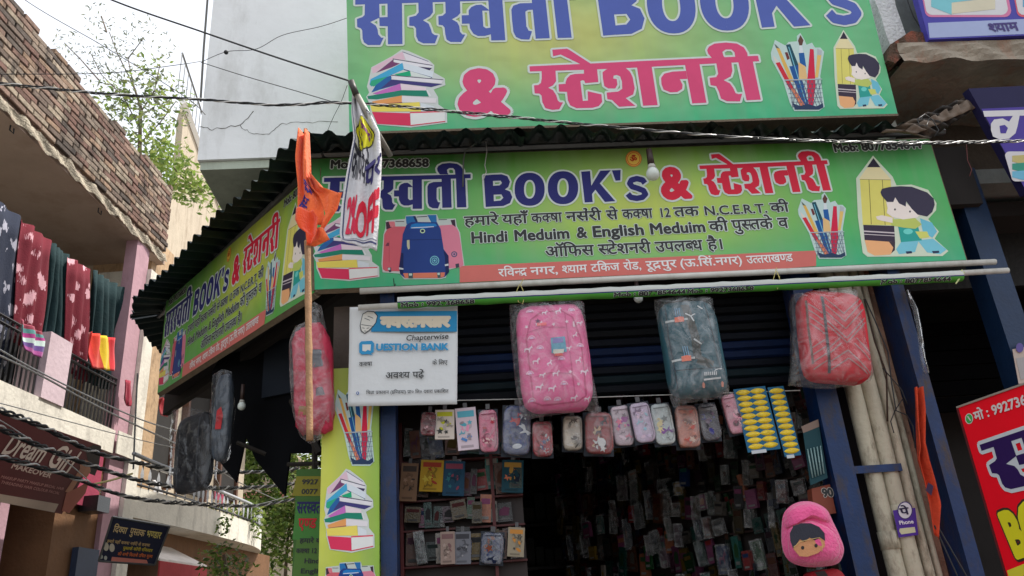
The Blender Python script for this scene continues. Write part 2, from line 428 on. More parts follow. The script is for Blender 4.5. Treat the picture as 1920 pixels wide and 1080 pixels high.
for k in range(ns):
    a = k/ns; b = (k+1)/ns + (.02 if k < ns-1 else 0); d = Vector((0, 0, .012*(k % 2)))
    sheet(e0.lerp(e1, a)+d, e0.lerp(e1, b)+d, f0.lerp(f1, a)+d, f0.lerp(f1, b)+d)
g0 = onz(250, 562, zE); h1 = LS.at(.05, zE+.24, -.42); h0 = LS.at(-2.5, zE+.24, -.42)
for k in range(2):
    a = k/2; b = (k+1)/2 + (.02 if k < 1 else 0); d = Vector((0, 0, .01*(k % 2)))
    sheet(g0.lerp(e0, a)+d, g0.lerp(e0, b)+d, h0.lerp(h1, a)+d, h0.lerp(h1, b)+d)
# end flap going back from the far corner
g2 = onz(302, 668, zE-.02); g3 = onz(246, 598, zE-.01); sheet(g3, g0, h0.lerp(g3, .2), h0); sheet(g2+Vector((0, .1, 0)), g3, g2+Vector((.55, .1, .1)), h0)
# corner piece of plain tin and the beams that carry the sheets
mb = MB(); mb.tube([LS.at(-2.45, zE+.07, -.03), LS.at(0, zE+.07, -.03)], .018, 6); mb.tube([S.at(-.9, zE+.07, -.03), S.at(2.2, zE+.07, -.03)], .018, 6)
mb.build('beam', steel, aw)
mb = MB(); q = [LS.at(-2.5, 3.62, -.13), LS.at(.05, 3.62, -.13), S.at(-.85, 3.62, -.13)]
mb.fbox(LS, -2.5, -.02, 3.0, 3.5, -.18, -.14); mb.fbox(S, -.84, 2.3, 3.28, 3.6, -.11, -.06); mb.build('back_board', dark, aw)

# ------------------------------------------------------------------ the dark lean-to behind the side sign
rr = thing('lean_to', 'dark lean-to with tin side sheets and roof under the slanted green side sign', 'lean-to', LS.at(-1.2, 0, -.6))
mb = MB(); mb.fbox(LS, -2.2, -.04, 3.06, 3.12, -1.0, -.05); mb.build('roof', M('dark_roof_tin', (.02, .02, .022, 1), .8, .3), rr)  # roof in one near-black tone
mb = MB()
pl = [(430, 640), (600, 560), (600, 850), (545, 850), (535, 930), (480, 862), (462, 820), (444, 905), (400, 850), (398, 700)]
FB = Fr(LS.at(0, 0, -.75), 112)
mb.poly2([FB.uv(*p) for p in pl], lambda u, v: FB.at(u, v, 0)); mb.build('side_sheet', M('shade_black_tin', (.004, .0045, .006, 1), .95, .3, spec=.1), rr, thick=.01)  # near-black colour stands for the shade under the side sign
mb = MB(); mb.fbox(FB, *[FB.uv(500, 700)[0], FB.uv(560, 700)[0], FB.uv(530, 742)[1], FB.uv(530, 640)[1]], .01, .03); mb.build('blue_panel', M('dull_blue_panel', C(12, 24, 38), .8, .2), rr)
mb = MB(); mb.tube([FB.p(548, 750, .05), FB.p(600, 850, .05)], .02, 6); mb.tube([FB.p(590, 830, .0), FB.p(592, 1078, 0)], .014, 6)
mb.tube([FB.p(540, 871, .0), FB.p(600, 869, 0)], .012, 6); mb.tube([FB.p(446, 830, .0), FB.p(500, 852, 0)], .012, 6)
mb.build('strut', M('dark_strut', C(40, 36, 32), .8, .2), rr)  # struts in one dark brown-grey tone
# ------------------------------------------------------------------ traced poster lettering (points in photo pixels of the upper sign)
def zz(ox, oy, s, pts): return [(ox+x/s, oy+y/s) for x, y in pts]
q1 = lambda p: zz(985, 75, 7.7125, p)
q2 = lambda p: zz(1205, 70, 7.7125, p)
q3 = lambda p: zz(650, 0, 8, p)
q4 = lambda p: zz(850, 0, 8, p)
STATION = [q1([(60, 385), (1000, 342), (1851, 300), (1851, 392), (1000, 430), (65, 460)]), q2([(145, 340), (1665, 270), (1682, 350), (145, 428)]),
 q1([(235, 440), (435, 430), (445, 600), (400, 660), (330, 695), (400, 730), (445, 800), (470, 880), (500, 905), (545, 905), (490, 1005), (390, 1015), (290, 990), (245, 900), (235, 810), (205, 780), (135, 775), (125, 660), (185, 655), (225, 625), (237, 560)]),
 q1([(480, 645), (620, 635), (630, 755), (485, 750)]),
 q1([(845, 410), (1035, 405), (1055, 612), (865, 628), (850, 590), (820, 585), (795, 600), (830, 885), (905, 880), (900, 745), (1100, 790), (1110, 900), (1060, 960), (970, 985), (740, 990), (650, 950), (615, 880), (600, 740), (580, 620), (600, 560), (650, 510), (720, 495), (848, 490)]),
 q1([(390, 145), (600, 130), (640, 150), (950, 350), (810, 360), (510, 215), (400, 240)]),
 q1([(1115, 470), (1170, 430), (1250, 400), (1440, 400), (1510, 460), (1550, 540), (1580, 700), (1560, 790), (1450, 845), (1590, 955), (1355, 970), (1250, 870), (1185, 860), (1175, 765), (1340, 750), (1400, 710), (1395, 600), (1370, 530), (1320, 510), (1275, 520), (1270, 560), (1320, 570), (1330, 650), (1300, 705), (1200, 705), (1140, 670), (1120, 560)]),
 q1([(1610, 380), (1822, 370), (1912, 946), (1702, 955)]),
 q2([(625, 490), (430, 500), (310, 530), (265, 590), (270, 680), (300, 760), (400, 800), (500, 795), (570, 750), (575, 690), (535, 610), (645, 605)]),
 q2([(608, 390), (818, 380), (920, 950), (715, 960)]),
 q2([(1062, 375), (1280, 360), (1295, 490), (1270, 570), (1170, 625), (1260, 670), (1310, 740), (1340, 810), (1380, 825), (1435, 820), (1405, 930), (1220, 930), (1130, 890), (1100, 790), (1060, 710), (980, 695), (965, 590), (1060, 580), (1090, 530)]),
 q2([(1378, 350), (1588, 345), (1705, 905), (1500, 915)])]
HOOK = [(1000, 305), (945, 240), (930, 190), (955, 140), (1040, 95), (1200, 80), (1360, 95), (1460, 150), (1510, 230), (1520, 305), (1340, 310), (1325, 220), (1280, 180), (1200, 180), (1150, 215), (1165, 270), (1190, 305)]
STATION.append(q2(HOOK))
SARAS = [q3([(130, -13), (1900, -66), (3420, -112), (3425, -27), (1900, 20), (130, 75)]),
 q3([(275, 60), (490, 50), (495, 270), (355, 335), (440, 390), (465, 450), (475, 520), (520, 570), (555, 570), (505, 680), (320, 680), (260, 640), (240, 580), (235, 460), (215, 430), (160, 410), (155, 290), (240, 260), (270, 230)]),
 q3([(490, 265), (625, 260), (625, 400), (495, 395)]), q3([(612, 40), (830, 40), (838, 665), (620, 668)]),
 q3([(1075, 30), (1290, 25), (1295, 190), (1250, 250), (1145, 310), (1230, 360), (1260, 430), (1280, 500), (1320, 530), (1370, 535), (1325, 655), (1150, 655), (1075, 620), (1045, 550), (1040, 430), (1010, 395), (940, 390), (940, 265), (1040, 240), (1080, 190)]),
 q3([(1480, 15), (1700, 10), (1705, 200), (1660, 250), (1580, 295), (1660, 340), (1690, 400), (1700, 480), (1735, 520), (1780, 525), (1715, 635), (1560, 635), (1500, 600), (1480, 520), (1470, 420), (1440, 385), (1380, 375), (1375, 250), (1440, 240), (1485, 200)]),
 q3([(1725, 235), (1860, 230), (1860, 360), (1730, 360)]),
 q4([(548, 165), (435, 165), (450, 400), (490, 430), (558, 420), (562, 520), (470, 545), (370, 545), (300, 510), (250, 430), (232, 300), (230, 160), (270, 110), (340, 80), (420, 75), (470, 105)]),
 q4([(522, -10), (733, -15), (780, 608), (570, 612)]),
 q4([(1185, 50), (1000, 55), (900, 90), (870, 150), (880, 300), (900, 480), (940, 560), (1020, 595), (1140, 598), (1180, 475), (1130, 465), (1095, 400), (1080, 180), (1120, 155), (1200, 150)]),
 q4([(1172, -30), (1380, -35), (1445, 578), (1235, 585)]), q4([(1495, -40), (1700, -45), (1775, 570), (1565, 575)])]
SARAS.append(q4([((x-1000)*1.02+1130, (y-305)*1.05-100) for x, y in HOOK]))
SAONLY = [q3([(120, -13), (870, -36), (870, 52), (120, 75)])] + SARAS[1:4]
def norm(polys, tl, tr, bl):
    """rectify on the upper sign, then to 0..1 along the headline, 0 (baseline) .. 1 (headline top)"""
    A = Vector(FT.uv(*tl)); B = Vector(FT.uv(*tr)); Q = Vector(FT.uv(*bl)); d = B-A; n = Vector((-d.y, d.x)).normalized()
    H = abs((Q-A).dot(n)); out = []
    for P in polys:
        R = []
        for p in P:
            r = Vector(FT.uv(*p))-A; R.append((r.dot(d)/d.length_squared, 1+r.dot(n)/H))
        out.append(R)
    return out
N_STATION = norm(STATION, (992.8, 124.9), (1420.9, 105), (1035.6, 206.6))
N_SARAS = norm(SARAS, q3([(130, -13)])[0], q3([(3420, -112)])[0], q3([(500, 680)])[0])
N_SA = norm(SAONLY, q3([(120, -13)])[0], q3([(870, -36)])[0], q3([(500, 680)])[0])
z4 = lambda p: zz(860, 270, 4, p)
def ring(cx, cy, rx, ry, ix, iy, n=36):
    o = []
    for k in range(n):
        a, b = 2*math.pi*k/n, 2*math.pi*(k+1)/n; f = lambda t, x, y: (cx+x*math.copysign(abs(math.cos(t))**.9, math.cos(t)), cy+y*math.copysign(abs(math.sin(t))**.9, math.sin(t)))
        o.append([f(a, rx, ry), f(b, rx, ry), f(b, ix, iy), f(a, ix, iy)])
    return o
def stroke(pts, t):
    o = []
    for a, b in zip(pts, pts[1:]): o.append(line(a, b, t))
    for p in pts[1:-1]: o.append(ell(p[0], p[1], t/2, t/2, 12))
    return o
def line(a, b, t):
    d = Vector((b[0]-a[0], b[1]-a[1])); n = Vector((-d.y, d.x)).normalized()*t/2
    return [(a[0]+n.x, a[1]+n.y), (b[0]+n.x, b[1]+n.y), (b[0]-n.x, b[1]-n.y), (a[0]-n.x, a[1]-n.y)]
def ell(cx, cy, rx, ry, n=20): return [(cx+rx*math.cos(2*math.pi*k/n), cy+ry*math.sin(2*math.pi*k/n)) for k in range(n)]
BOOKSW = [[(188, 238), (255, 232), (266, 470), (203, 475)],
 [(240, 233), (320, 229), (365, 244), (385, 285), (372, 325), (340, 347), (255, 350), (253, 316), (308, 312), (325, 295), (314, 277), (250, 280)],
 [(250, 338), (340, 340), (385, 358), (402, 400), (385, 445), (335, 467), (262, 471), (260, 431), (315, 426), (335, 405), (320, 380), (256, 383)],
 [(918, 210), (985, 205), (1005, 437), (945, 441)], [(985, 330), (1062, 203), (1140, 199), (1058, 298), (1174, 431), (1096, 437), (1025, 345), (998, 380)],
 [(1148, 200), (1214, 197), (1212, 275), (1176, 278)]] + ring(532, 342, 113, 124, 42, 70) + ring(782, 330, 114, 124, 42, 70) + stroke([(1396, 296), (1378, 272), (1335, 262), (1295, 273), (1282, 298), (1300, 322), (1345, 336), (1385, 352), (1400, 378), (1378, 402), (1335, 410), (1290, 402), (1268, 376)], 42)
def norm2(F, polys, tl, tr, bl):
    A = Vector(F.uv(*tl)); B = Vector(F.uv(*tr)); Q = Vector(F.uv(*bl)); d = B-A; n = Vector((-d.y, d.x)).normalized(); H = abs((Q-A).dot(n))
    return [[((Vector(F.uv(*p))-A).dot(d)/d.length_squared, 1+(Vector(F.uv(*p))-A).dot(n)/H) for p in P] for P in polys]
N_BOOK = norm2(S, [z4(P) for P in BOOKSW], z4([(188, 238)])[0], z4([(1425, 186)])[0], z4([(203, 475)])[0])
def tris2(polys):
    o = []
    for P in polys:
        o.append((P, [tuple(t) for t in tessellate_polygon([[Vector((x, y, 0)) for x, y in P]])]))
    return o
def poster(mb, F, polys, tl, tr, bl, col, out, ocol, lay=.002, w=0):
    A = Vector(F.uv(*tl, w)); B = Vector(F.uv(*tr, w)); Q = Vector(F.uv(*bl, w)); d = B-A; n = Vector((-d.y, d.x)).normalized()
    H = abs((Q-A).dot(n)); Ws = d.length
    sc2 = [([(x*Ws, (y-1)*H) for x, y in P], f) for P, f in tris2(polys)]
    dn = d.normalized()
    to3 = lambda x, y, h: F.at(*(A + dn*x + n*y), w+h)
    smear(mb, sc2, to3, ocol, out, lay, 14); smear(mb, sc2, to3, col, 0, lay+.0008)
def poster_latin(mb, F, text, bl, br, hpx, col, bold, out, ocol, lay=.002, w=0):
    write(mb, F, text, bl, br, hpx, col, bold, out, ocol, lay, w)

# ------------------------------------------------------------------ printed pictures, each a list of (polygon, colour)
W_ = C(205, 212, 210)
def ell(cx, cy, rx, ry, n=20): return [(cx+rx*math.cos(2*math.pi*k/n), cy+ry*math.sin(2*math.pi*k/n)) for k in range(n)]
def line(a, b, t):
    d = Vector((b[0]-a[0], b[1]-a[1])); n = Vector((-d.y, d.x)).normalized()*t/2
    return [(a[0]+n.x, a[1]+n.y), (b[0]+n.x, b[1]+n.y), (b[0]-n.x, b[1]-n.y), (a[0]-n.x, a[1]-n.y)]
BOOKS = ((60, 20, 1140, 1060), [
 ([(530, 20), (620, 40), (900, 165), (970, 230), (965, 330), (1110, 410), (1120, 500), (960, 560), (1020, 660), (1025, 760), (1140, 840), (1145, 1005), (650, 1070), (180, 1030), (105, 860), (100, 760), (50, 660), (90, 600), (60, 520), (90, 400), (120, 260), (400, 110)], W_),
 ([(140, 340), (120, 270), (400, 120), (540, 50), (580, 160), (410, 150), (180, 330)], C(222, 190, 205)), ([(540, 50), (880, 180), (945, 235), (590, 160)], C(226, 222, 230)), (line((540, 52), (890, 182), 9), C(110, 110, 140)),
 ([(185, 335), (420, 150), (420, 190), (520, 205), (400, 260)], C(120, 66, 110)), ([(420, 150), (945, 235), (905, 300), (430, 192)], C(226, 226, 232)), (line((410, 148), (945, 235), 10), C(70, 60, 90)), ([(750, 250), (940, 270), (905, 302)], C(60, 52, 90)),
 ([(110, 420), (540, 200), (560, 290), (330, 390), (120, 520), (95, 490)], C(70, 170, 212)), ([(550, 200), (700, 240), (960, 320), (940, 400), (560, 290)], C(214, 224, 232)), (line((560, 290), (940, 400), 12), C(50, 70, 120)), ([(100, 500), (120, 440), (330, 385), (300, 450), (150, 520)], C(50, 170, 130)),
 ([(430, 355), (640, 310), (660, 380), (500, 380)], C(30, 168, 120)), ([(645, 310), (930, 398), (900, 412), (655, 378)], C(214, 224, 220)),
 ([(390, 370), (390, 425), (520, 480), (240, 560), (120, 600), (180, 500), (330, 390)], C(40, 100, 165)), ([(390, 425), (1080, 487), (930, 527), (520, 480), (250, 545)], C(66, 62, 122)), ([(385, 370), (1092, 430), (1065, 480), (400, 424)], C(226, 224, 230)), (line((385, 368), (1092, 430), 10), C(70, 56, 90)),
 ([(140, 612), (510, 480), (525, 570), (200, 628)], C(196, 112, 190)), ([(515, 480), (860, 532), (860, 578), (525, 566)], C(230, 214, 222)),
 ([(65, 650), (520, 570), (860, 572), (900, 655), (535, 640), (200, 692), (80, 688)], C(34, 132, 108)), ([(862, 575), (880, 568), (930, 650), (900, 660)], C(220, 226, 226)),
 ([(150, 762), (130, 722), (535, 640), (535, 735)], C(230, 160, 96)), ([(532, 645), (1000, 680), (990, 742), (532, 730)], C(226, 222, 226)), (line((150, 765), (535, 735), 12), C(150, 90, 90)),
 ([(105, 768), (770, 728), (790, 855), (130, 858)], C(232, 216, 100)), ([(785, 740), (970, 790), (975, 852), (790, 852)], C(216, 224, 230)),
 ([(130, 862), (640, 880), (652, 1048), (200, 1022)], C(216, 54, 92)), ([(648, 880), (1112, 862), (1112, 990), (652, 1046)], C(226, 228, 226)), (line((640, 872), (1112, 856), 16), C(220, 70, 96)), (line((652, 1044), (1118, 988), 12), C(214, 60, 92))])
hp = [([(970, 290), (1045, 330), (1070, 305), (1130, 300), (1130, 262), (1155, 240), (1185, 290), (1200, 325), (1240, 310), (1262, 345), (1300, 345), (1328, 375), (1300, 550), (1332, 770), (1290, 800), (1110, 800), (1078, 740), (1030, 585), (945, 430), (940, 385)], C(190, 214, 210)),
 ([(975, 455), (1005, 448), (1110, 640), (1080, 650)], C(206, 44, 60)), ([(955, 400), (975, 455), (1003, 450)], C(220, 210, 200)), ([(978, 345), (1004, 350), (1110, 590), (1080, 590)], C(222, 178, 90)), ([(965, 315), (978, 348), (1004, 352)], C(90, 100, 90)),
 ([(1042, 380), (1062, 378), (1078, 425), (1060, 435)], C(110, 50, 50)), ([(1050, 325), (1082, 320), (1145, 480), (1105, 500)], C(24, 76, 92)), ([(1075, 480), (1142, 470), (1215, 760), (1170, 760)], C(26, 84, 150)), (line((1070, 340), (1195, 740), 6), C(120, 190, 210)),
 ([(1138, 295), (1155, 255), (1178, 292), (1168, 330), (1148, 330)], C(96, 60, 52)), ([(1148, 330), (1168, 330), (1176, 385), (1146, 385)], C(214, 222, 226)), ([(1143, 385), (1182, 382), (1198, 485), (1155, 480)], C(30, 92, 160)), ([(1140, 450), (1192, 480), (1208, 585), (1145, 575)], C(224, 186, 128)),
 ([(1225, 355), (1252, 358), (1265, 610), (1248, 770), (1215, 770), (1203, 600)], C(208, 34, 70)), ([(1278, 398), (1308, 400), (1284, 560), (1262, 560)], C(226, 190, 110)), ([(1278, 352), (1312, 368), (1308, 402), (1277, 398)], C(180, 186, 190)),
 ([(1085, 640), (1110, 635), (1190, 760), (1160, 770)], C(222, 130, 90))]
for k in range(9):
    x0 = 1045+k*30; x1 = 1100+k*24; hp.append((line((x0, 580), (min(x1+60, 1318), 775), 3.2), C(84, 92, 120))); hp.append((line((x0+28, 580), (max(x1-50, 1100), 775), 3.2), C(84, 92, 120)))
for k in range(6): hp.append((line((1052+k*9, 610+k*32), (1316, 606+k*32), 2.4), C(100, 108, 130)))
hp += [(line((1040, 580), (1312, 572), 8), C(170, 180, 190)), ([(1100, 745), (1150, 765), (1210, 750), (1270, 768), (1318, 745), (1322, 775), (1290, 790), (1115, 790)], C(40, 60, 92))]
HOLDER = ((940, 240, 1332, 802), hp)
BOY = ((1390, 215, 1780, 780), [
 ([(1463, 212), (1545, 330), (1562, 380), (1625, 375), (1695, 405), (1730, 480), (1728, 520), (1695, 570), (1740, 640), (1722, 680), (1780, 750), (1755, 778), (1440, 782), (1420, 760), (1400, 560), (1392, 340)], C(206, 218, 196)),
 ([(1408, 345), (1537, 348), (1552, 605), (1420, 602)], C(222, 214, 112)), ([(1440, 275), (1492, 275), (1540, 348), (1404, 345)], C(230, 218, 170)), ([(1438, 278), (1465, 226), (1494, 278)], C(44, 38, 56)),
 (line((1446, 346), (1456, 600), 2.5), C(110, 100, 60)), (line((1502, 348), (1514, 604), 2.5), C(110, 100, 60)), (line((1408, 346), (1538, 349), 2.5), C(130, 110, 80)),
 ([(1422, 602), (1552, 608), (1556, 700), (1428, 690)], C(58, 48, 66)), (line((1423, 638), (1554, 648), 7), C(206, 196, 200)), (line((1424, 655), (1554, 665), 4), C(206, 196, 200)), ([(1428, 688), (1556, 700), (1555, 742), (1535, 770), (1470, 776), (1440, 755)], C(236, 176, 124)), ([(1530, 698), (1556, 700), (1555, 745), (1540, 762), (1548, 730)], C(60, 48, 60)),
 ([(1585, 690), (1655, 690), (1640, 755), (1572, 768), (1560, 740)], C(120, 196, 214)), ([(1650, 690), (1715, 680), (1772, 742), (1745, 768), (1690, 758)], C(120, 196, 214)), ([(1600, 752), (1625, 750), (1628, 762), (1604, 766)], C(40, 50, 80)), ([(1710, 750), (1740, 748), (1742, 760), (1716, 764)], C(40, 50, 80)),
 ([(1568, 610), (1650, 600), (1668, 690), (1580, 700)], C(44, 160, 150)), (ell(1610, 640, 20, 16), C(110, 210, 200)), ([(1660, 565), (1710, 590), (1732, 640), (1712, 676), (1672, 640)], C(110, 190, 212)), ([(1640, 640), (1690, 640), (1700, 672), (1660, 680)], C(206, 212, 110)),
 ([(1535, 572), (1640, 565), (1668, 600), (1640, 625), (1590, 618), (1540, 606)], C(188, 202, 104)), ([(1475, 556), (1500, 548), (1545, 562), (1545, 592), (1500, 580), (1480, 572)], C(236, 224, 216)),
 ([(1518, 470), (1560, 440), (1610, 490), (1662, 545), (1648, 562), (1590, 572), (1545, 560), (1520, 535), (1524, 510)], C(238, 228, 220)), (ell(1555, 516, 4, 6, 8), C(40, 40, 50)), (ell(1618, 528, 4, 6, 8), C(40, 40, 50)), (ell(1668, 545, 9, 7, 10), C(238, 228, 220)),
 ([(1500, 400), (1530, 390), (1575, 385), (1625, 388), (1690, 420), (1718, 455), (1722, 490), (1712, 530), (1690, 556), (1650, 545), (1625, 512), (1602, 470), (1600, 500), (1572, 482), (1556, 448), (1548, 474), (1522, 474), (1500, 440), (1494, 420)], C(56, 52, 74))])
BAGS = ((170, 180, 1205, 965), [
 ([(180, 880), (165, 780), (190, 420), (215, 340), (220, 250), (330, 240), (460, 230), (470, 190), (590, 180), (860, 175), (880, 230), (1000, 228), (1095, 225), (1110, 320), (1150, 400), (1175, 600), (1205, 800), (1000, 850), (970, 945), (900, 962), (450, 965), (390, 895)], C(190, 200, 196)),
 ([(200, 420), (240, 350), (330, 322), (480, 322), (480, 868), (215, 868), (182, 840), (180, 780)], C(206, 96, 108)), ([(215, 560), (235, 520), (260, 520), (262, 560)], C(120, 60, 80)), (line((262, 500), (262, 760), 4), C(170, 60, 80)), ([(220, 270), (255, 262), (300, 330), (226, 360)], C(70, 40, 60)), ([(255, 262), (330, 262), (340, 325), (280, 330)], C(214, 120, 130)), (line((340, 262), (450, 262), 8), C(80, 60, 70)), ([(240, 822), (286, 820), (290, 876), (262, 880)], C(70, 60, 80)), ([(246, 826), (276, 824), (276, 850), (248, 852)], C(190, 200, 200)),
 ([(870, 312), (1050, 300), (1100, 330), (1135, 390), (1160, 540), (1192, 790), (1160, 818), (1000, 832), (940, 560)], C(214, 128, 150)), ([(1030, 245), (1085, 238), (1095, 330), (1050, 300)], C(60, 44, 60)), (line((880, 240), (985, 238), 8), C(60, 70, 70)), (ell(1076, 660, 38, 36), C(70, 80, 110)), (ell(1076, 660, 26, 24), C(190, 130, 160)), (ell(1076, 660, 12, 12), C(70, 80, 110)), ([(1090, 780), (1135, 770), (1140, 815), (1098, 828)], C(60, 66, 80)),
 ([(470, 200), (590, 195), (620, 265), (560, 300), (478, 292)], C(40, 110, 170)), ([(740, 185), (852, 182), (858, 290), (790, 275)], C(40, 110, 170)), ([(560, 200), (590, 195), (620, 262), (600, 280)], C(26, 44, 90)), (line((606, 208), (740, 200), 9), C(60, 60, 80)),
 ([(480, 300), (540, 268), (860, 272), (905, 350), (945, 600), (1005, 680), (1012, 880), (960, 935), (900, 950), (460, 950), (400, 905), (385, 820), (410, 640), (432, 420)], C(34, 62, 130)),
 ([(540, 300), (600, 285), (840, 288), (862, 318), (700, 350), (520, 348)], C(30, 120, 190)), (line((540, 340), (820, 326), 10), C(210, 210, 220)), (ell(680, 378, 32, 28), C(190, 214, 170)), (ell(680, 378, 20, 17), C(24, 44, 80)), (line((440, 488), (925, 480), 5), C(20, 36, 84)), ([(484, 490), (516, 486), (520, 590), (500, 606), (484, 560)], C(190, 190, 160)),
 ([(385, 820), (410, 640), (440, 650), (440, 900), (400, 900)], C(22, 34, 84)), ([(940, 610), (1005, 680), (1012, 880), (970, 920), (960, 700)], C(22, 34, 84)),
 (ell(830, 738, 58, 58), C(120, 190, 200)), (ell(830, 738, 48, 48), C(34, 62, 130)), (ell(830, 738, 36, 36), C(120, 190, 200)), (ell(830, 738, 27, 27), C(34, 62, 130)), (ell(830, 738, 14, 14), C(120, 190, 200)),
 ([(435, 892), (960, 882), (952, 932), (900, 948), (460, 950)], C(214, 122, 96)), ([(500, 890), (560, 888), (560, 955), (504, 955)], C(70, 90, 90)), ([(510, 895), (548, 894), (548, 920), (512, 922)], C(190, 210, 200)), ([(858, 884), (905, 882), (906, 945), (870, 948)], C(70, 90, 90)), ([(864, 888), (896, 886), (896, 912), (868, 914)], C(190, 210, 200)), ([(385, 820), (440, 832), (440, 850), (385, 845)], C(200, 206, 210)), ([(958, 785), (1005, 775), (1006, 800), (960, 806)], C(200, 206, 210))])
def picture(mb, F, pic, box, lay=.0015, w=0, flip=False):
    (x0, y0, x1, y1), polys = pic; bx0, by0, bx1, by1 = box
    for i, (P, col) in enumerate(polys):
        Q = [(bx0+(p[0]-x0)/(x1-x0)*(bx1-bx0), by0+(p[1]-y0)/(y1-y0)*(by1-by0)) for p in P]
        R = [F.uv(*q, w) for q in Q]; h = w+lay+i*.00004
        mb.poly2(R, lambda u, v: F.at(u, v, h), col)

# ------------------------------------------------------------------ vinyl backgrounds: printed colour fields, awning shade mixed into the front top
def signbg(name, edge, low, mid, F, cu, cv, ru, rv, v0, v1, top=None, dirt=True):
    """mid: glow colour round (cu,cv); low: colour towards the bottom. all printed on the sheet, in the sign's own axes"""
    m = bpy.data.materials.new(name); m.use_nodes = True; N = m.node_tree.nodes; Lk = m.node_tree.links; b = N['Principled BSDF']; b.inputs['Roughness'].default_value = .5; b.inputs['Specular IOR Level'].default_value = .25
    g = N.new('ShaderNodeNewGeometry')
    def dot(vec):
        d = N.new('ShaderNodeVectorMath'); d.operation = 'DOT_PRODUCT'; Lk.new(sub.outputs[0], d.inputs[0]); d.inputs[1].default_value = vec; return d.outputs['Value']
    sub = N.new('ShaderNodeVectorMath'); sub.operation = 'SUBTRACT'; Lk.new(g.outputs['Position'], sub.inputs[0]); sub.inputs[1].default_value = F.P
    def math_(op, a, c=None, cl=False):
        n = N.new('ShaderNodeMath'); n.operation = op; n.use_clamp = cl
        for i, x in enumerate((a, c)):
            if x is None: continue
            if isinstance(x, (int, float)): n.inputs[i].default_value = x
            else: Lk.new(x, n.inputs[i])
        return n.outputs[0]
    U = dot(F.X); V = dot(F.Y)
    du = math_('DIVIDE', math_('SUBTRACT', U, cu), ru); dv = math_('DIVIDE', math_('SUBTRACT', V, cv), rv)
    r2 = math_('ADD', math_('MULTIPLY', du, du), math_('MULTIPLY', dv, dv)); gl = math_('EXPONENT', math_('MULTIPLY', r2, -1.0))
    t = math_('DIVIDE', math_('SUBTRACT', V, v0), v1-v0, True)
    def ramp(fac, stops):
        r = N.new('ShaderNodeValToRGB'); Lk.new(fac, r.inputs[0]); e = r.color_ramp.elements
        e[0].position, e[0].color = stops[0]; e[1].position, e[1].color = stops[-1]
        for p_, c_ in stops[1:-1]: x = e.new(p_); x.color = c_
        return r.outputs[0]
    base = ramp(t, [(0, low), (.35, edge), (.72, edge), (1, top or edge)])
    mx = N.new('ShaderNodeMix'); mx.data_type = 'RGBA'; Lk.new(gl, mx.inputs['Factor']); Lk.new(base, mx.inputs['A']); mx.inputs['B'].default_value = mid
    n = N.new('ShaderNodeTexNoise'); n.inputs['Scale'].default_value = 3; n.inputs['Detail'].default_value = 8; mp = N.new('ShaderNodeMapping'); mp.inputs['Scale'].default_value = (5, 5, .5); Lk.new(g.outputs['Position'], mp.inputs[0]); Lk.new(mp.outputs[0], n.inputs['Vector'])
    mr = N.new('ShaderNodeMapRange'); mr.inputs['From Min'].default_value = .3; mr.inputs['From Max'].default_value = .75; mr.inputs['To Min'].default_value = .0; mr.inputs['To Max'].default_value = .24; Lk.new(n.outputs['Fac'], mr.inputs['Value'])
    m2 = N.new('ShaderNodeMix'); m2.data_type = 'RGBA'; Lk.new(mr.outputs[0], m2.inputs['Factor']); Lk.new(mx.outputs['Result'], m2.inputs['A']); m2.inputs['B'].default_value = C(150, 156, 140)
    Lk.new(m2.outputs['Result'], b.inputs['Base Color'])
    n2 = N.new('ShaderNodeTexNoise'); n2.inputs['Scale'].default_value = 4; Lk.new(g.outputs['Position'], n2.inputs['Vector'])
    bp = N.new('ShaderNodeBump'); bp.inputs['Strength'].default_value = .6; bp.inputs['Distance'].default_value = .05; Lk.new(n2.outputs['Fac'], bp.inputs['Height']); Lk.new(bp.outputs[0], b.inputs['Normal'])
    return m
frame_m = M('rusty_sign_frame', C(110, 96, 78), .7, .25, 20, .3)
def board(root, F, q, mat, depth=.04, fr=True, name='panel'):
    """q: photo corners bl, br, tr, tl on F"""
    P = [F.uv(*p) for p in q]; mb = MB()
    mb.box8([F.at(u, v, -depth) for u, v in P]+[F.at(u, v, 0) for u, v in P]); mb.build(name, mat, root)
    if fr:
        mb = MB(); e = .006
        for a, b in zip(P, P[1:]+P[:1]): mb.tube([F.at(*a, -depth/2), F.at(*b, -depth/2)], depth/2*.9, 4)
        mb.build('frame', frame_m, root)
    return P
NAVY = C(44, 46, 112); BLUE = C(82, 100, 176); RED = C(214, 40, 66); PINKR = C(216, 76, 122); OUT = C(206, 216, 212); BLK = C(56, 58, 58)

# ---- upper sign
us = thing('shop_sign', 'largest green shop sign, topmost, with blue and pink lettering against the white wall', 'sign', FT.at(.6, 0, -.04), 'green printed boards of the book shop')
bgT = signbg('upper_vinyl', C(92, 188, 128), C(46, 180, 130), C(196, 200, 116), FT, FT.uv(1040, 60)[0], FT.uv(1040, 60)[1], .8, .36, 0, .9, C(76, 184, 130))
q = [(655, 248), (1683, 213), (1612, -70), (648, -78)]
board(us, FT, q, bgT, .05, False)
mb = MB(); P = [FT.uv(*p) for p in q]
mb.box8([FT.at(P[0][0], P[0][1]-.004, -.11), FT.at(P[1][0], P[1][1]-.004, -.11), FT.at(P[1][0], P[1][1]-.022, -.11), FT.at(P[0][0], P[0][1]-.022, -.11),
         FT.at(P[0][0], P[0][1]-.002, .004), FT.at(P[1][0], P[1][1]-.002, .004), FT.at(P[1][0], P[1][1]-.014, .004), FT.at(P[0][0], P[0][1]-.014, .004)]); mb.build('frame', frame_m, us)
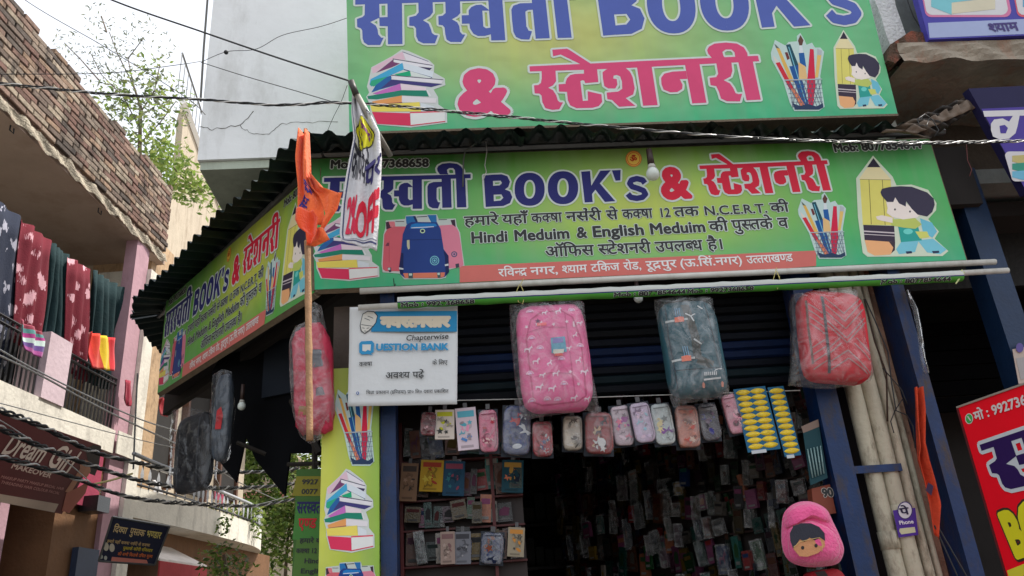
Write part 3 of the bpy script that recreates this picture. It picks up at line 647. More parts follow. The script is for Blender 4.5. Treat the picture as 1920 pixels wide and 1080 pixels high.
mb = MB(); poster(mb, FT, N_SARAS, q3([(130, -13)])[0], q3([(3420, -112)])[0], q3([(500, 680)])[0], BLUE, .011, OUT); mb.build('lettering', PRINT, us)
mb = MB(); poster(mb, FT, N_BOOK, (1116, -34), (1606, -56), (1123, 68), BLUE, .011, OUT); mb.build('lettering', PRINT, us)
mb = MB(); write(mb, FT, '&', (862, 214), (952, 210), 82, PINKR, .05, .09, OUT); mb.build('lettering', PRINT, us)
mb = MB(); poster(mb, FT, N_STATION, (992.8, 124.9), (1420.9, 105), (1035.6, 206.6), PINKR, .011, OUT); mb.build('lettering', PRINT, us)
mb = MB(); picture(mb, FT, BOOKS, (688, 93, 838, 238)); mb.build('printed_books', PRINT, us)
mb = MB(); picture(mb, FT, HOLDER, (1445, 62, 1546, 209)); mb.build('printed_pencils', PRINT, us)
mb = MB(); picture(mb, FT, BOY, (1562, 57, 1664, 204)); mb.build('printed_boy', PRINT, us)

# ---- the lower sign's design, printed twice: on the front and on the slanted side
class Surf:
    def __init__(s, F, fn): s.F = F; s.fn = fn; s.X, s.Y, s.Z, s.P = F.X, F.Y, F.Z, F.P
    def uv(s, px, py, w=0): return s.fn(*S.uv(px, py, 0))
    def at(s, u, v, w=0): return s.F.at(u, v, w)
QF = [(590, 543), (1812, 487), (1742, 260), (584, 298)]
PF = [S.uv(*p) for p in QF]
def lower_design(G, root, mir=False):
    mb = MB(); poster(mb, G, N_SARAS, (608, 334), (882.6, 327), (640, 397), NAVY, .009, OUT)
    mb.build('lettering', PRINT, root); mb = MB(); poster(mb, G, N_BOOK, z4([(188, 238)])[0], z4([(1425, 186)])[0], z4([(203, 475)])[0], NAVY, .009, OUT); mb.build('lettering', PRINT, root)
    mb = MB(); write(mb, G, '&', (1243, 372), (1295, 369), 56, RED, .05, .095, OUT)
    poster(mb, G, N_STATION, (1311, 311), (1550, 301), (1332, 367), RED, .009, OUT); mb.build('lettering', PRINT, root)
    mb = MB(); by = lambda x, x0, y0, x1, y1: y0+(x-x0)*(y1-y0)/(x1-x0)
    for t, a, b in (('हमारे', 871, 935), ('यहाँ', 942, 989), ('कक्षा', 997, 1054), ('नर्सरी', 1062, 1128), ('से', 1138, 1159), ('कक्षा', 1168, 1224), ('12', 1236, 1258), ('तक', 1265, 1311), ('N.C.E.R.T.', 1321, 1440), ('की', 1446, 1480)):
        f = lambda x: by(x, 872, 423.5, 1480, 397); write(mb, G, t, (a, f(a)), (b, f(b)), 16.5, BLK, .024, .06, OUT)
    for t, a, b in (('Hindi', 883, 953), ('Meduim', 964, 1069), ('&', 1082, 1101), ('English', 1111, 1209), ('Meduim', 1219, 1324), ('की', 1331, 1366), ('पुस्तके', 1374, 1450), ('व', 1461, 1479)):
        f = lambda x: by(x, 883, 456, 1480, 427); write(mb, G, t, (a, f(a)), (b, f(b)), 20 if t[0] < 'z' else 18, BLK, .036 if t[0] < 'z' else .024, .07, OUT)
    for t, a, b in (('ऑफिस', 1023, 1114), ('स्टेशनरी', 1123, 1221), ('उपलब्ध', 1230, 1318), ('है।', 1328, 1358)):
        f = lambda x: by(x, 1023, 482, 1358, 467); write(mb, G, t, (a, f(a)), (b, f(b)), 18, BLK, .024, .06, OUT)
    mb.build('small_lettering', PRINT, root)
    mb = MB()
    write(mb, G, 'Mob: 9927368658', (619, 316), (804, 313), 15, BLK, .05, .1, OUT); mb.build('phone_number', PRINT, root); mb = MB(); write(mb, G, 'Mob: 8077854644', (1564, 285), (1728, 278), 14, BLK, .05, .1, OUT); mb.build('phone_number', PRINT, root)
    mb = MB(); R = [(862, 499), (930, 496), (1480, 472), (1530, 470), (1530, 499), (1480, 503), (930, 527), (862, 530)]
    mb.poly2([G.uv(*p) for p in R], lambda u, v: G.at(u, v, .0015), C(206, 112, 104)); mb.build('address_band', PRINT, root)
    mb = MB()
    for t, a, b in (('रविन्द्र', 935, 988), ('नगर,', 995, 1047), ('श्याम', 1054, 1101), ('टकिज', 1109, 1162), ('रोड,', 1170, 1203), ('रूद्रपुर', 1212, 1269), ('(ऊ.सिं.नगर)', 1275, 1393), ('उत्तराखण्ड', 1401, 1487)):
        f = lambda x: by(x, 935, 519, 1487, 490); write(mb, G, t, (a, f(a)), (b, f(b)), 13.5, C(226, 226, 226), .016)
    mb.build('address', PRINT, root)
    mb = MB(); ce = [(1188, 298), 15, 15]
    for k, (r, c_) in enumerate(((15, C(214, 90, 60)), (13.6, C(226, 190, 70)), (12.2, C(206, 70, 50)), (11, C(230, 190, 80)))):
        h = .0015+k*.00005; mb.poly2([G.uv(1188+r*math.cos(a*.2617), 298+r*math.sin(a*.2617)) for a in range(24)], lambda u, v: G.at(u, v, h), c_)
    write(mb, G, 'ॐ', (1181, 304), (1195, 303.5), 9, C(180, 40, 30), .03); mb.build('emblem', PRINT, root)
    for nm, pic, box in (('printed_books', BOOKS, (588, 404, 711, 526)), ('printed_bags', BAGS, (716, 403, 871, 524)), ('printed_pencils', HOLDER, (1496, 361, 1587, 486)), ('printed_boy', BOY, (1604, 293, 1778, 481))):
        mb = MB(); picture(mb, G, pic, box); mb.build(nm, PRINT, root)
fs = thing('shop_sign', 'long green front sign above the shop door, below the tin awning edge', 'sign', S.at(.6, PF[0][1], -.03), 'green printed boards of the book shop')
cu, cv = S.uv(1215, 385)
bgF = signbg('front_vinyl', C(66, 174, 92), C(44, 174, 124), C(192, 210, 92), S, cu, cv, .62, .26, PF[0][1], PF[2][1], C(34, 104, 34))  # dark top green holds both the print and the awning's shadow
board(fs, S, QF, bgF, .035); lower_design(S, fs)
ss = thing('shop_sign', 'slanted green side sign left of the corner, seen at an angle under the awning', 'sign', LS.at(-1, 3.0, -.03), 'green printed boards of the book shop')
QL = [LS.uv(295, 738), LS.uv(588, 549), (0, 0), LS.uv(314, 556)]
lw = -QL[0][0]-.012; lv0 = QL[1][1]; lh = .625; sl_ = (QL[0][1]-QL[1][1])/lw
u_0, v_0 = PF[0]; fw = PF[1][0]-PF[0][0]; fh = PF[2][1]-PF[1][1]
SIDE = Surf(LS, lambda u, v: (-.012-lw+(u-u_0)/fw*lw, lv0 + sl_*(1-(u-u_0)/fw)*lw + (v-(v_0+(PF[1][1]-v_0)*(u-u_0)/fw))/fh*lh))
a, b = LS.uv(470, 490)
bgL = signbg('side_vinyl', C(92, 170, 60), C(64, 160, 74), C(206, 206, 70), LS, a, b, .5, .3, 3.0, 3.7, C(52, 124, 48))
P = [SIDE.uv(*p) for p in QF]; mb = MB(); mb.box8([LS.at(u, v, -.035) for u, v in P]+[LS.at(u, v, 0) for u, v in P]); mb.build('panel', bgL, ss)
mb = MB()
for a, b in zip(P, P[1:]+P[:1]): mb.tube([LS.at(*a, -.02), LS.at(*b, -.02)], .02, 4)
mb.build('frame', frame_m, ss); lower_design(SIDE, ss)

# ---- tall banner on the pillar left of the door
pb = thing('pillar_banner', 'tall green banner on the pillar left of the door with printed pencils, books and bags', 'banner', S.at(S.uv(650, 1079)[0], 1.0, -.1))
w_ = -.03
uA = S.uv(597, 1075, w_)[0]; uB = S.uv(711, 1079, w_)[0]; vT = S.uv(650, 690, w_)[1]
cu, cv = S.uv(625, 960, w_)
bgP = signbg('banner_vinyl', C(118, 176, 60), C(90, 170, 66), C(206, 212, 78), S, cu-.06, cv+.1, .2, .75, 1.0, vT, C(60, 120, 50))
mb = MB(); mb.fbox(S, uA, uB, .9, vT, -.12, w_); mb.build('panel', bgP, pb)
for nm, pic, box in (('printed_pencils', HOLDER, (628, 716, 702, 874)), ('printed_books', BOOKS, (608, 879, 702, 1035)), ('printed_bags', BAGS, (606, 1054, 712, 1160))):
    mb = MB(); picture(mb, S, pic, box, .0015, w_); mb.build(nm, PRINT, pb)
# ---- narrow panel behind it
w2 = -.35
pn = thing('notice_panel', 'narrow olive and green text panel half hidden behind the pillar banner', 'sign', S.at(S.uv(575, 1000, w2)[0], 1.0, w2))
mb = MB(); P = [S.uv(547, 1085, w2), S.uv(640, 1085, w2), S.uv(640, 878, w2), S.uv(556, 880, w2)]
mb.box8([S.at(u, v, w2-.02) for u, v in P]+[S.at(u, v, w2) for u, v in P], C(66, 104, 48)); 
for (ya, yb, c_) in ((893, 930, C(134, 128, 44)), (942, 1012, C(72, 130, 60)), (1012, 1085, C(84, 120, 56))):
    pp = [S.uv(548, yb, w2), S.uv(640, yb, w2), S.uv(640, ya, w2), S.uv(556, ya, w2)]; mb.add([S.at(u, v, w2+.001) for u, v in pp], [(0, 1, 2, 3)], c_)
mb.build('panel', PRINT, pn); mb = MB()
for t, x0, x1, y, h, c_ in (('9927', 566, 596, 908, 9, BLK), ('0077', 565, 595, 926, 9, BLK), ('सरस्वती', 556, 606, 962, 20, C(40, 40, 90)), ('एण्ड', 559, 592, 990, 17, C(190, 40, 50)), ('हमारे यहां', 562, 612, 1018, 8, BLK), ('कक्षा 12 तक', 555, 612, 1037, 8, BLK), ('Hindi', 570, 602, 1056, 9, BLK), ('English', 563, 612, 1075, 9, BLK)):
    write(mb, S, t, (x0, y), (x1, y), h, c_, .03, w=w2)
mb.build('lettering', PRINT, pn)
# ================================================================== things hanging on the shop front
random.seed(11)
# ---- white pole under the sign, and the rolled banner on its pipe
def pole(name, pts, r, mat, label, w0=.06, n=10, group=None, cat='pipe'):
    mb = MB(); mb.tube([S.p(x, y, w0) for x, y in pts], r, n); return single(mb, name, mat, label, cat, group, True)
pole('plastic_pipe', [(675, 546), (1270, 518), (1866, 491)], .0135, pvc, 'thin white pipe running just under the front sign, above the rolled banner')
wr = .085
rb = thing('rolled_banner', 'banner rolled round a white pipe below the front sign, green printed edge showing', 'banner', S.p(1250, 548, wr))
mb = MB(); mb.tube([S.p(672, 577, wr), S.p(1890, 507, wr)], .0125, 10); mb.build('pipe', pvc, rb, True)
RA = S.uv(746, 568, wr); RB = S.uv(1802, 518, wr); rd = Vector((RB[0]-RA[0], RB[1]-RA[1])); rlen = rd.length; rdn = rd/rlen; rn = Vector((-rdn.y, rdn.x)); RR = .0245
def roll(s, ang, extra=0):          # s along, ang 0 = facing the street, positive up
    c_ = Vector(RA)+rdn*s; wob = .0012*math.sin(s*37)+.001*math.sin(s*91)
    r = RR+extra+wob; off = r*math.sin(ang); return S.at(*(c_+rn*off), wr+r*math.cos(ang))
mb = MB(); bands = [(-180, -100, C(64, 120, 52)), (-100, -20, C(74, 150, 56)), (-20, -9, C(44, 44, 104)), (-9, 180, C(186, 190, 186))]
for a0, a1, c_ in bands:
    nn = max(1, int((a1-a0)/10))
    for k in range(nn):
        p0, p1 = math.radians(a0+(a1-a0)*k/nn), math.radians(a0+(a1-a0)*(k+1)/nn)
        for q in range(60):
            s0, s1 = rlen*q/60, rlen*(q+1)/60; mb.quad(roll(s0, p0), roll(s1, p0), roll(s1, p1), roll(s0, p1), c_)
mb.build('rolled_sheet', PRINT, rb)
for t, x0, x1 in (('Mob : 9927368658', 752, 888), ('Mob : 8077854644', 1150, 1282), ('Mob : 9927368658', 1288, 1410), ('Mob : 8077854644', 1655, 1783)):
    mb = MB(); tr, W = shape(t); sa = (S.uv(x0, 560, wr)[0]-RA[0]); sb = (S.uv(x1, 540, wr)[0]-RA[0]); sca = (sb-sa)/W; k = .019/.7
    f = lambda x, y, h: roll(sa+x*sca, (-1.14)+y*k/RR, h)
    smear(mb, tr, f, OUT, .08, .0008, 10); smear(mb, tr, f, BLK, .045, .0016, 8); mb.build('phone_number', PRINT, rb)
# strings that tie pipe and roll
def twine(pts, label, r=.0016, col=C(190, 180, 110), w0=.1, name='string'):
    mb = MB().color(col); mb.tube([S.p(x, y, w0) for x, y in pts], r, 5); return single(mb, name, CLOTH, label, 'string')
twine([(974, 533), (968, 548), (972, 566), (980, 570), (984, 552), (976, 534), (982, 522)], 'yellowish string tied round the rolled banner above the pink unicorn bag')
twine([(1456, 502), (1450, 524), (1458, 542), (1464, 528), (1456, 508), (1462, 520)], 'yellowish string tied round the rolled banner left of the red zigzag bag')
twine([(1800, 520), (1804, 506), (1796, 526), (1792, 532), (1808, 510)], 'pale string knot at the right end of the rolled banner', .003, C(190, 200, 140))
twine([(738, 522), (740, 546), (741, 532)], 'short wire tie with a black knot under the printed school bags', .002, C(40, 40, 40), .02, 'wire_tie')

# ---- crumpled sheets of cloth or paper between two edges
def interp(P, t):
    k = min(int(t*(len(P)-1)), len(P)-2); f = t*(len(P)-1)-k; return (P[k][0]+(P[k+1][0]-P[k][0])*f, P[k][1]+(P[k+1][1]-P[k][1])*f)
def clothfn(F, Lp, Rp, w0, amp, folds, ph=0, taper=0):
    Lu = [F.uv(*p, w0) for p in Lp]; Ru = [F.uv(*p, w0) for p in Rp]
    def fn(a, b, h=0):
        l = interp(Lu, b); r = interp(Ru, b); u = l[0]+(r[0]-l[0])*a; v = l[1]+(r[1]-l[1])*a
        ww = amp*(math.sin(a*folds*2*math.pi+ph+b*1.3)*(.6+.4*math.sin(b*3+ph)) + .35*math.sin(a*folds*4.7+b*5+ph))
        return F.at(u, v, w0+ww+h)
    return fn
wb = thing('cloth_banner', 'white cloth banner with yellow patch and red OFF lettering, drooping from a grey pole', 'banner', S.p(680, 470, .36))
WBF = clothfn(S, [(662, 165), (660, 215), (664, 262), (650, 330), (641, 385), (637, 440), (640, 452)], [(668, 166), (690, 205), (712, 248), (716, 300), (714, 345), (710, 420), (706, 470)], .36, .014, 2.3, .6)
mb = MB().color(C(206, 206, 208)); mb.grid(WBF, 28, 50); mb.build('banner_cloth', M('thin_white_cloth', C(208, 208, 212), .9, .08, 12, .3), wb, True, .002)
mb = MB(); mb.tube([S.p(658, 152, .40), S.p(668, 178, .39)], .014, 8, C(60, 58, 56)); mb.tube([S.p(666, 172, .39), S.p(702, 240, .33), S.p(732, 292, .2)], .0125, 8, C(140, 136, 128)); mb.build('pole', PAINT, wb, True)
def oncloth(fn, x0, x1, y0, y1, h=.003): return lambda x, y, hh: fn(min(max(x0+(x1-x0)*x, 0), 1), min(max(y0+(y1-y0)*y, 0), 1), h+hh)
mb = MB(); E_ = ell(0, 0, 1, 1, 28)
for sx, sy, hh, c_ in ((.34, .105, .003, C(60, 60, 50)), (.315, .098, .0036, C(212, 206, 44))):
    n_ = 10; base = [(math.cos(t/28*2*math.pi)*(1+.08*math.sin(t*.9)), math.sin(t/28*2*math.pi)) for t in range(28)]
    for r0 in range(4):
        for i in range(28):
            q = []
            for rr_, ii in ((r0/4, i), ((r0+1)/4, i), ((r0+1)/4, (i+1) % 28), (r0/4, (i+1) % 28)): q.append(WBF(.46+base[ii][0]*rr_*sx, .31+base[ii][1]*rr_*sy, hh))
            mb.quad(*q, c_)
mb.build('yellow_patch', PRINT, wb)
def clothtext(root, fn, t, a0, a1, b0, b1, col, bold, da=0., db=0., h=.0042, name='lettering'):
    """baseline from (a0,b0) to (a1,b1) in sheet coordinates, text rises towards smaller b by dh"""
    mb = MB(); tr, W = shape(t); cap = .62 if any('\u0900' <= c <= '\u097f' for c in t) else .7
    f = lambda x, y, hh: fn(min(max(a0+(a1-a0)*x/W + da*y/cap, 0), 1), min(max(b0+(b1-b0)*x/W - db*y/cap, 0), 1), h+hh)
    smear(mb, tr, f, col, bold, 0, 8); mb.build(name, PRINT, root)
clothtext(wb, WBF, 'Brand', .36, .62, .27, .37, C(120, 40, 120), .05, .04, .05, .0048)
clothtext(wb, WBF, 'कापियों', .1, .62, .50, .62, C(60, 60, 70), .02, 0, .14)
clothtext(wb, WBF, 'पर', .55, .98, .64, .60, C(70, 66, 120), .03, 0, .13)
clothtext(wb, WBF, '2%', .14, .42, .84, .88, C(206, 50, 80), .05, 0, .2)
clothtext(wb, WBF, 'OFF', .40, .98, .91, .88, C(206, 40, 64), .05, 0, .19)
for b0, h_ in ((.965, .012), (.94, .004)):
    mb = MB()
    for i in range(20): a_ = .04+i*.047; mb.quad(WBF(a_, b0, .003), WBF(a_+.047, b0, .003), WBF(a_+.047, b0-h_, .003), WBF(a_, b0-h_, .003), C(60, 66, 110))
    mb.build('printed_border', PRINT, wb)
mb = MB()
for i in range(30): b_ = .04+i*.03; mb.quad(WBF(.06, b_, .003), WBF(.09, b_, .003), WBF(.09, b_+.03, .003), WBF(.06, b_+.03, .003), C(70, 76, 110))
for i in range(20): b_ = .06+i*.008; a_ = .35+i*.03; mb.quad(WBF(a_, b_, .004), WBF(min(a_+.12, 1), b_, .004), WBF(min(a_+.15, 1), b_+.009, .004), WBF(a_+.03, b_+.009, .004), C(40, 40, 44))
mb.build('printed_border', PRINT, wb)

# ---- question bank poster
qb = thing('paper_poster', 'white paper poster for a question bank with blue title band left of doorway', 'poster', S.p(755, 760, .05))
QF_ = clothfn(S, [(656, 577), (655, 650), (652, 762)], [(858, 570), (858, 650), (857, 758)], .05, .004, .8, 1)
mb = MB().color(C(206, 210, 210)); mb.grid(QF_, 24, 24); mb.build('paper', M('poster_paper', C(204, 208, 210), .7, .04, 6, .08), qb, True, .0015)
class Sheet:                         # lets write() and picture() print on the curved sheet
    X, Y, Z = S.X, S.Y, S.Z
    def uv(s, px, py, w=0): return S.uv(px, py, .05)
    def at(s, u, v, w=0): return S.at(u, v, .0565+w)
SQ = Sheet(); SQ.P = S.P
mb = MB()
def pq(mb, F, pts, col, h=.001): mb.poly2([F.uv(*p, h) for p in pts], lambda u, v: F.at(u, v, h), col)
pq(mb, SQ, [(704, 585), (857, 584), (857, 623), (696, 623)], C(36, 128, 176))
pq(mb, SQ, [(677, 603), (680, 590), (690, 584), (702, 585), (709, 593), (706, 606), (700, 614), (692, 622), (684, 627), (677, 622), (675, 612)], C(40, 50, 60), .0016)
pq(mb, SQ, [(678, 603), (681, 591), (690, 585.5), (701, 586.5), (707.5, 594), (704.5, 606), (699, 613), (691, 621), (684, 625.5), (678.5, 621), (676.5, 612)], C(206, 206, 200), .002)
for a_, b_ in (((678, 610), (699, 613)), ((680, 616), (684, 617)), ((688, 617), (693, 616)), ((683, 622), (687, 622)), ((684, 598), (694, 602)), ((690, 594), (700, 598))): pq(mb, SQ, line(a_, b_, 1.1), C(60, 70, 80), .0025)
mb.build('title_band', PRINT, qb)
for t, x0, y0, x1, y1, h_, c_, bo, ou, oc in (('नवरत्नसार', 715, 614, 842, 613, 17, C(206, 196, 176), .055, .09, C(206, 196, 176)), ('Chapterwise', 761, 640, 841, 636, 10, BLK, .015, None, None), ('UESTION BANK', 705, 658, 840, 657, 12, C(50, 140, 190), .05, None, None), ('कक्षा', 674, 688, 698, 687, 7.5, BLK, .012, None, None), ('के लिए', 811, 685, 839, 684, 7, BLK, .012, None, None), ('अवश्य पढ़ें', 723, 711, 795, 709, 11, BLK, .014, None, None), ('चित्रा प्रकाशन (इण्डिया) प्रा० लि० द्वारा प्रकाशित', 687, 740, 841, 737, 5.5, BLK, .012, None, None)):
    mb = MB(); write(mb, SQ, t, (x0, y0), (x1, y1), h_, c_, bo, ou, oc, slant=.15 if t[:2] == 'Ch' else 0); mb.build('lettering', PRINT, qb)
mb = MB(); pq(mb, SQ, [(674, 645), (678, 641), (698, 640), (702, 645), (701, 661), (696, 664), (700, 667), (690, 665), (679, 666), (674, 662)], C(50, 140, 190)); pq(mb, SQ, [(680, 647), (696, 647), (695, 659), (690, 657), (686, 660), (680, 659)], C(206, 208, 206), .0016)
mb.build('question_mark_emblem', PRINT, qb)
mb = MB(); pq(mb, SQ, ell(671, 738, 2.6, 3), C(50, 90, 160)); pq(mb, SQ, ell(671, 738, 1.3, 1.5), C(206, 208, 206), .0016); mb.build('small_emblem', PRINT, qb)

# ---- bags
def sbag(hw, hh, d, e2=.38, e1=.55):
    def surf(x, y):
        k = (abs(x/hw)**(2/e2)+abs(y/hh)**(2/e2))**(e2/e1)
        return d*max(0., 1-k)**(e1/2)
    return surf
class BagF:
    def __init__(s, F, c, hw, hh, d, rot=0., e2=.38, e1=.55):
        s.c = Vector(c); s.hw, s.hh, s.d = hw, hh, d; r = math.radians(rot)
        s.X = F.X*math.cos(r)+F.Y*math.sin(r); s.Y = F.Y*math.cos(r)-F.X*math.sin(r); s.Z = F.Z; s.e2, s.e1 = e2, e1; s.surf = sbag(hw, hh, d, e2, e1)
    def at(s, x, y, h=0, front=True):
        z = s.surf(x, y); return s.c + s.X*x + s.Y*y + s.Z*((z if front else -z)+h)
    def body(s, mb, nu=28, nv=36, grow=1., wr=0, seed=0, colfn=None):
        rnd = random.Random(seed); ph = [rnd.uniform(0, 6) for _ in range(6)]
        def f(a, b):
            al = -math.pi+2*math.pi*a; be = -math.pi/2+math.pi*b
            sg = lambda v, e: math.copysign(abs(v)**e, v)
            x = s.hw*grow*sg(math.cos(be), s.e1)*sg(math.cos(al), s.e2) if False else None
            return None
        # spherical grid flattened to a rounded rectangle
        def g(a, b):
            al = 2*math.pi*a; be = math.pi*b - math.pi/2
            sg = lambda v, e: math.copysign(abs(v)**e, v)
            cx = sg(math.cos(al), s.e2); cy = sg(math.sin(al), s.e2); m = sg(math.cos(be), s.e1); z = sg(math.sin(be), s.e1)
            n = 1
            if wr: n = 1+wr*(math.sin(al*5+ph[0]+be*3)*math.sin(be*4+ph[1])+.5*math.sin(al*11+ph[2]-be*6))
            return s.c + s.X*(s.hw*grow*cx*m*n) + s.Y*(s.hh*grow*cy*m*n) + s.Z*(s.d*grow*z*n)
        mb.grid(g, nu, nv); return mb
    def ribbon(s, mb, pts, t, col, h=.002, seg=.012):
        P = []
        for (x0, y0), (x1, y1) in zip(pts, pts[1:]):
            n = max(1, int(math.hypot(x1-x0, y1-y0)/seg))
            P += [(x0+(x1-x0)*k/n, y0+(y1-y0)*k/n) for k in range(n)]
        P.append(pts[-1])
        for i in range(len(P)-1):
            d = Vector((P[i+1][0]-P[i][0], P[i+1][1]-P[i][1])).normalized()*t/2; n = (-d.y, d.x)
            a, b = P[i], P[i+1]; mb.quad(s.at(a[0]+n[0], a[1]+n[1], h), s.at(b[0]+n[0], b[1]+n[1], h), s.at(b[0]-n[0], b[1]-n[1], h), s.at(a[0]-n[0], a[1]-n[1], h), col)
    def blob(s, mb, pts, cx, cy, sc_, col, h=.0025, rot=0):
        c_, s_ = math.cos(rot), math.sin(rot)
        Q = [(cx+(x*c_-y*s_)*sc_, cy+(x*s_+y*c_)*sc_) for x, y in pts]
        if max(math.hypot(q[0]-cx, q[1]-cy) for q in Q) < .024: mb.poly2(Q, lambda x, y: s.at(x, y, h), col); return
        mx_ = sum(q[0] for q in Q)/len(Q); my_ = sum(q[1] for q in Q)/len(Q); D_ = []
        for a, b in zip(Q, Q[1:]+Q[:1]):
            n = max(1, int(math.hypot(b[0]-a[0], b[1]-a[1])/.01)); D_ += [(a[0]+(b[0]-a[0])*k/n, a[1]+(b[1]-a[1])*k/n) for k in range(n)]
        for r in range(6):
            f0, f1 = r/6, (r+1)/6
            for a, b in zip(D_, D_[1:]+D_[:1]):
                P_ = [(mx_+(p[0]-mx_)*f, my_+(p[1]-my_)*f) for p, f in ((a, f0), (a, f1), (b, f1), (b, f0))]
                mb.quad(*[s.at(p[0], p[1], h) for p in P_], col)
def pxbox(F, x0, y0, x1, y1, w0):
    a = F.uv(x0, (y0+y1)/2, w0); b = F.uv(x1, (y0+y1)/2, w0); c_ = F.uv((x0+x1)/2, y0, w0); d = F.uv((x0+x1)/2, y1, w0)
    return ((a[0]+b[0])/2, (c_[1]+d[1])/2), abs(b[0]-a[0])/2, abs(c_[1]-d[1])/2
def hangwire(root, top, to):
    mb = MB().color(C(160, 150, 120)); mb.tube([top, to], .0015, 4); mb.build('hanging_string', CLOTH, root)
def plastic(root, F, pts, w0, d, mat, seed=0):
    """pillow of clear film with crumpled skin; pts = outline in photo pixels"""
    U = [F.uv(*p, w0) for p in pts]; n = len(U); cx = sum(u[0] for u in U)/n; cy = sum(u[1] for u in U)/n
    rnd = random.Random(seed); ph = [rnd.uniform(0, 6) for _ in range(8)]
    def outl(a):
        t = a*n; k = int(t) % n; f = t-int(t); return (U[k][0]+(U[(k+1) % n][0]-U[k][0])*f, U[k][1]+(U[(k+1) % n][1]-U[k][1])*f)
    mb = MB()
    for side in (1, -1):
        def f(a, b):
            o = outl(a % 1.0); r = b; x = cx+(o[0]-cx)*r; y = cy+(o[1]-cy)*r
            z = d*max(0, 1-r**5)**.6; z += (1-r**3)*.006*(math.sin(x*60+ph[0]+y*25)+math.sin(y*70+ph[1]-x*34)); e = .003*math.sin(a*60+ph[2])
            return F.at(x, y, w0+side*z+e)
        mb.grid(f, 64, 14)
    return mb.build('plastic_wrap', mat, root, True)
BW = .03
STAR = [(math.cos(math.pi/2+k*math.pi/5)*(1 if k % 2 == 0 else .45), math.sin(math.pi/2+k*math.pi/5)*(1 if k % 2 == 0 else .45)) for k in range(10)]
HORSE = [(-1, -.9), (-.8, -.9), (-.65, -.2), (.2, -.25), (.35, -.9), (.55, -.9), (.55, .0), (.7, .5), (1.05, .35), (1.1, .55), (.85, .9), (.75, 1.3), (.62, .9), (.3, .55), (.1, .2), (-.6, .25), (-1.0, .1), (-1.25, -.4), (-.95, -.2)]
# pink unicorn bag
c0, hw, hh = pxbox(S, 966, 572, 1106, 776, BW)
pk = thing('school_bag', 'pink school bag printed with white unicorns, hanging in clear plastic', 'backpack', S.at(c0[0], c0[1]-hh, BW), 'school bags hanging in plastic')
B = BagF(S, S.at(c0[0]+.005, c0[1], BW), hw*.95, hh*.98, .07, .5)
pinkc = M('pink_bag_fabric', C(224, 106, 158), .7, .06, 25, .1)
mb = B.body(MB(), wr=.012); mb.build('body', pinkc, pk, True)
mb = MB(); x_, y_ = hw*.93, hh*.97
B.ribbon(mb, [(-.72*x_, -.86*y_), (-.78*x_, .3*y_), (-.6*x_, .66*y_), (-.3*x_, .8*y_), (.3*x_, .82*y_), (.62*x_, .66*y_), (.78*x_, .25*y_), (.76*x_, -.8*y_), (.5*x_, -.9*y_), (-.5*x_, -.92*y_), (-.72*x_, -.86*y_)], .006, C(190, 74, 122), .0015)
B.ribbon(mb, [(.4*x_, .75*y_), (.44*x_, -.8*y_)], .004, C(196, 80, 130), .002)
mb.build('zip', PRINT, pk)
mb = MB(); rnd = random.Random(5); pats = []
for iy in range(8):
    for ix in range(5):
        x = (-.78+ix*.39+(.2 if iy % 2 else 0)+rnd.uniform(-.06, .06))*x_; y = (-.86+iy*.235+rnd.uniform(-.03, .03))*y_
        if abs(x) > .86*x_ or (abs(x) < .3*x_ and .0 < y < .45*y_): continue
        k = rnd.random(); col = C(236, 214, 228)
        if k < .45: B.blob(mb, HORSE, x, y, .0135*rnd.uniform(.8, 1.15), col, rot=rnd.uniform(-.3, .3))
        elif k < .75: B.blob(mb, STAR, x, y, .009, col, rot=rnd.random()*3)
        else:
            for r_, cc in ((.015, C(236, 214, 228)), (.012, C(222, 108, 158)), (.009, C(220, 190, 222))):
                B.blob(mb, [(math.cos(t*math.pi/8), math.sin(t*math.pi/8)) for t in range(9)], x, y, r_, cc, .002+(.02-r_)*.06)
mb.build('unicorn_print', PRINT, pk)
mb = MB(); B.blob(mb, [(-1, -1.1), (1, -1), (.95, 1.1), (-.9, 1)], .06*x_+.008, .14*y_, .032, C(80, 160, 186), .004); B.blob(mb, [(-1, -.5), (.9, -.4), (.95, .5), (-.9, .4)], .06*x_+.008, .22*y_, .024, C(120, 110, 180), .005)
B.blob(mb, [(-.9, -1), (-.2, -1.5), (.8, -1), (.9, -.4), (-.8, -.4)], .06*x_+.006, .1*y_, .026, C(220, 226, 210), .006); B.blob(mb, [(-.8, -1.5), (.7, -1.5), (.5, -1.1), (-.6, -1.1)], .06*x_+.006, .1*y_, .026, C(226, 96, 90), .0065); mb.build('hang_tag', PRINT, pk)
mb = MB(); B.blob(mb, [(-1, -.4), (1, -.4), (1, .3), (-1, .3)], -.3*x_, .56*y_, .02, C(240, 110, 120), .003); B.blob(mb, STAR, -.4*x_, .62*y_, .012, C(90, 40, 80), .004); mb.build('badge', PRINT, pk)
plastic(pk, S, [(955, 572), (1000, 566), (1060, 562), (1095, 564), (1100, 620), (1108, 690), (1122, 752), (1124, 778), (1108, 770), (1080, 772), (1030, 780), (990, 786), (976, 780), (966, 720), (958, 640)], BW, .1, PLASTIC, 1)
mb = MB(); B.ribbon(mb, [(-.62*x_, -.42*y_), (-.2*x_, -.36*y_), (.36*x_, -.4*y_)], .0035, C(196, 84, 134), .002); B.ribbon(mb, [(-.7*x_, .42*y_), (-.2*x_, .5*y_), (.36*x_, .47*y_)], .0035, C(196, 84, 134), .002); mb.build('pocket_seam', PRINT, pk)
mb = MB(); B.blob(mb, [(-.4, -1), (.4, -1), (.3, 1), (-.3, 1)], .62*x_, .52*y_, .012, C(230, 200, 214), .004); mb.build('zip_pull', PAINT, pk)
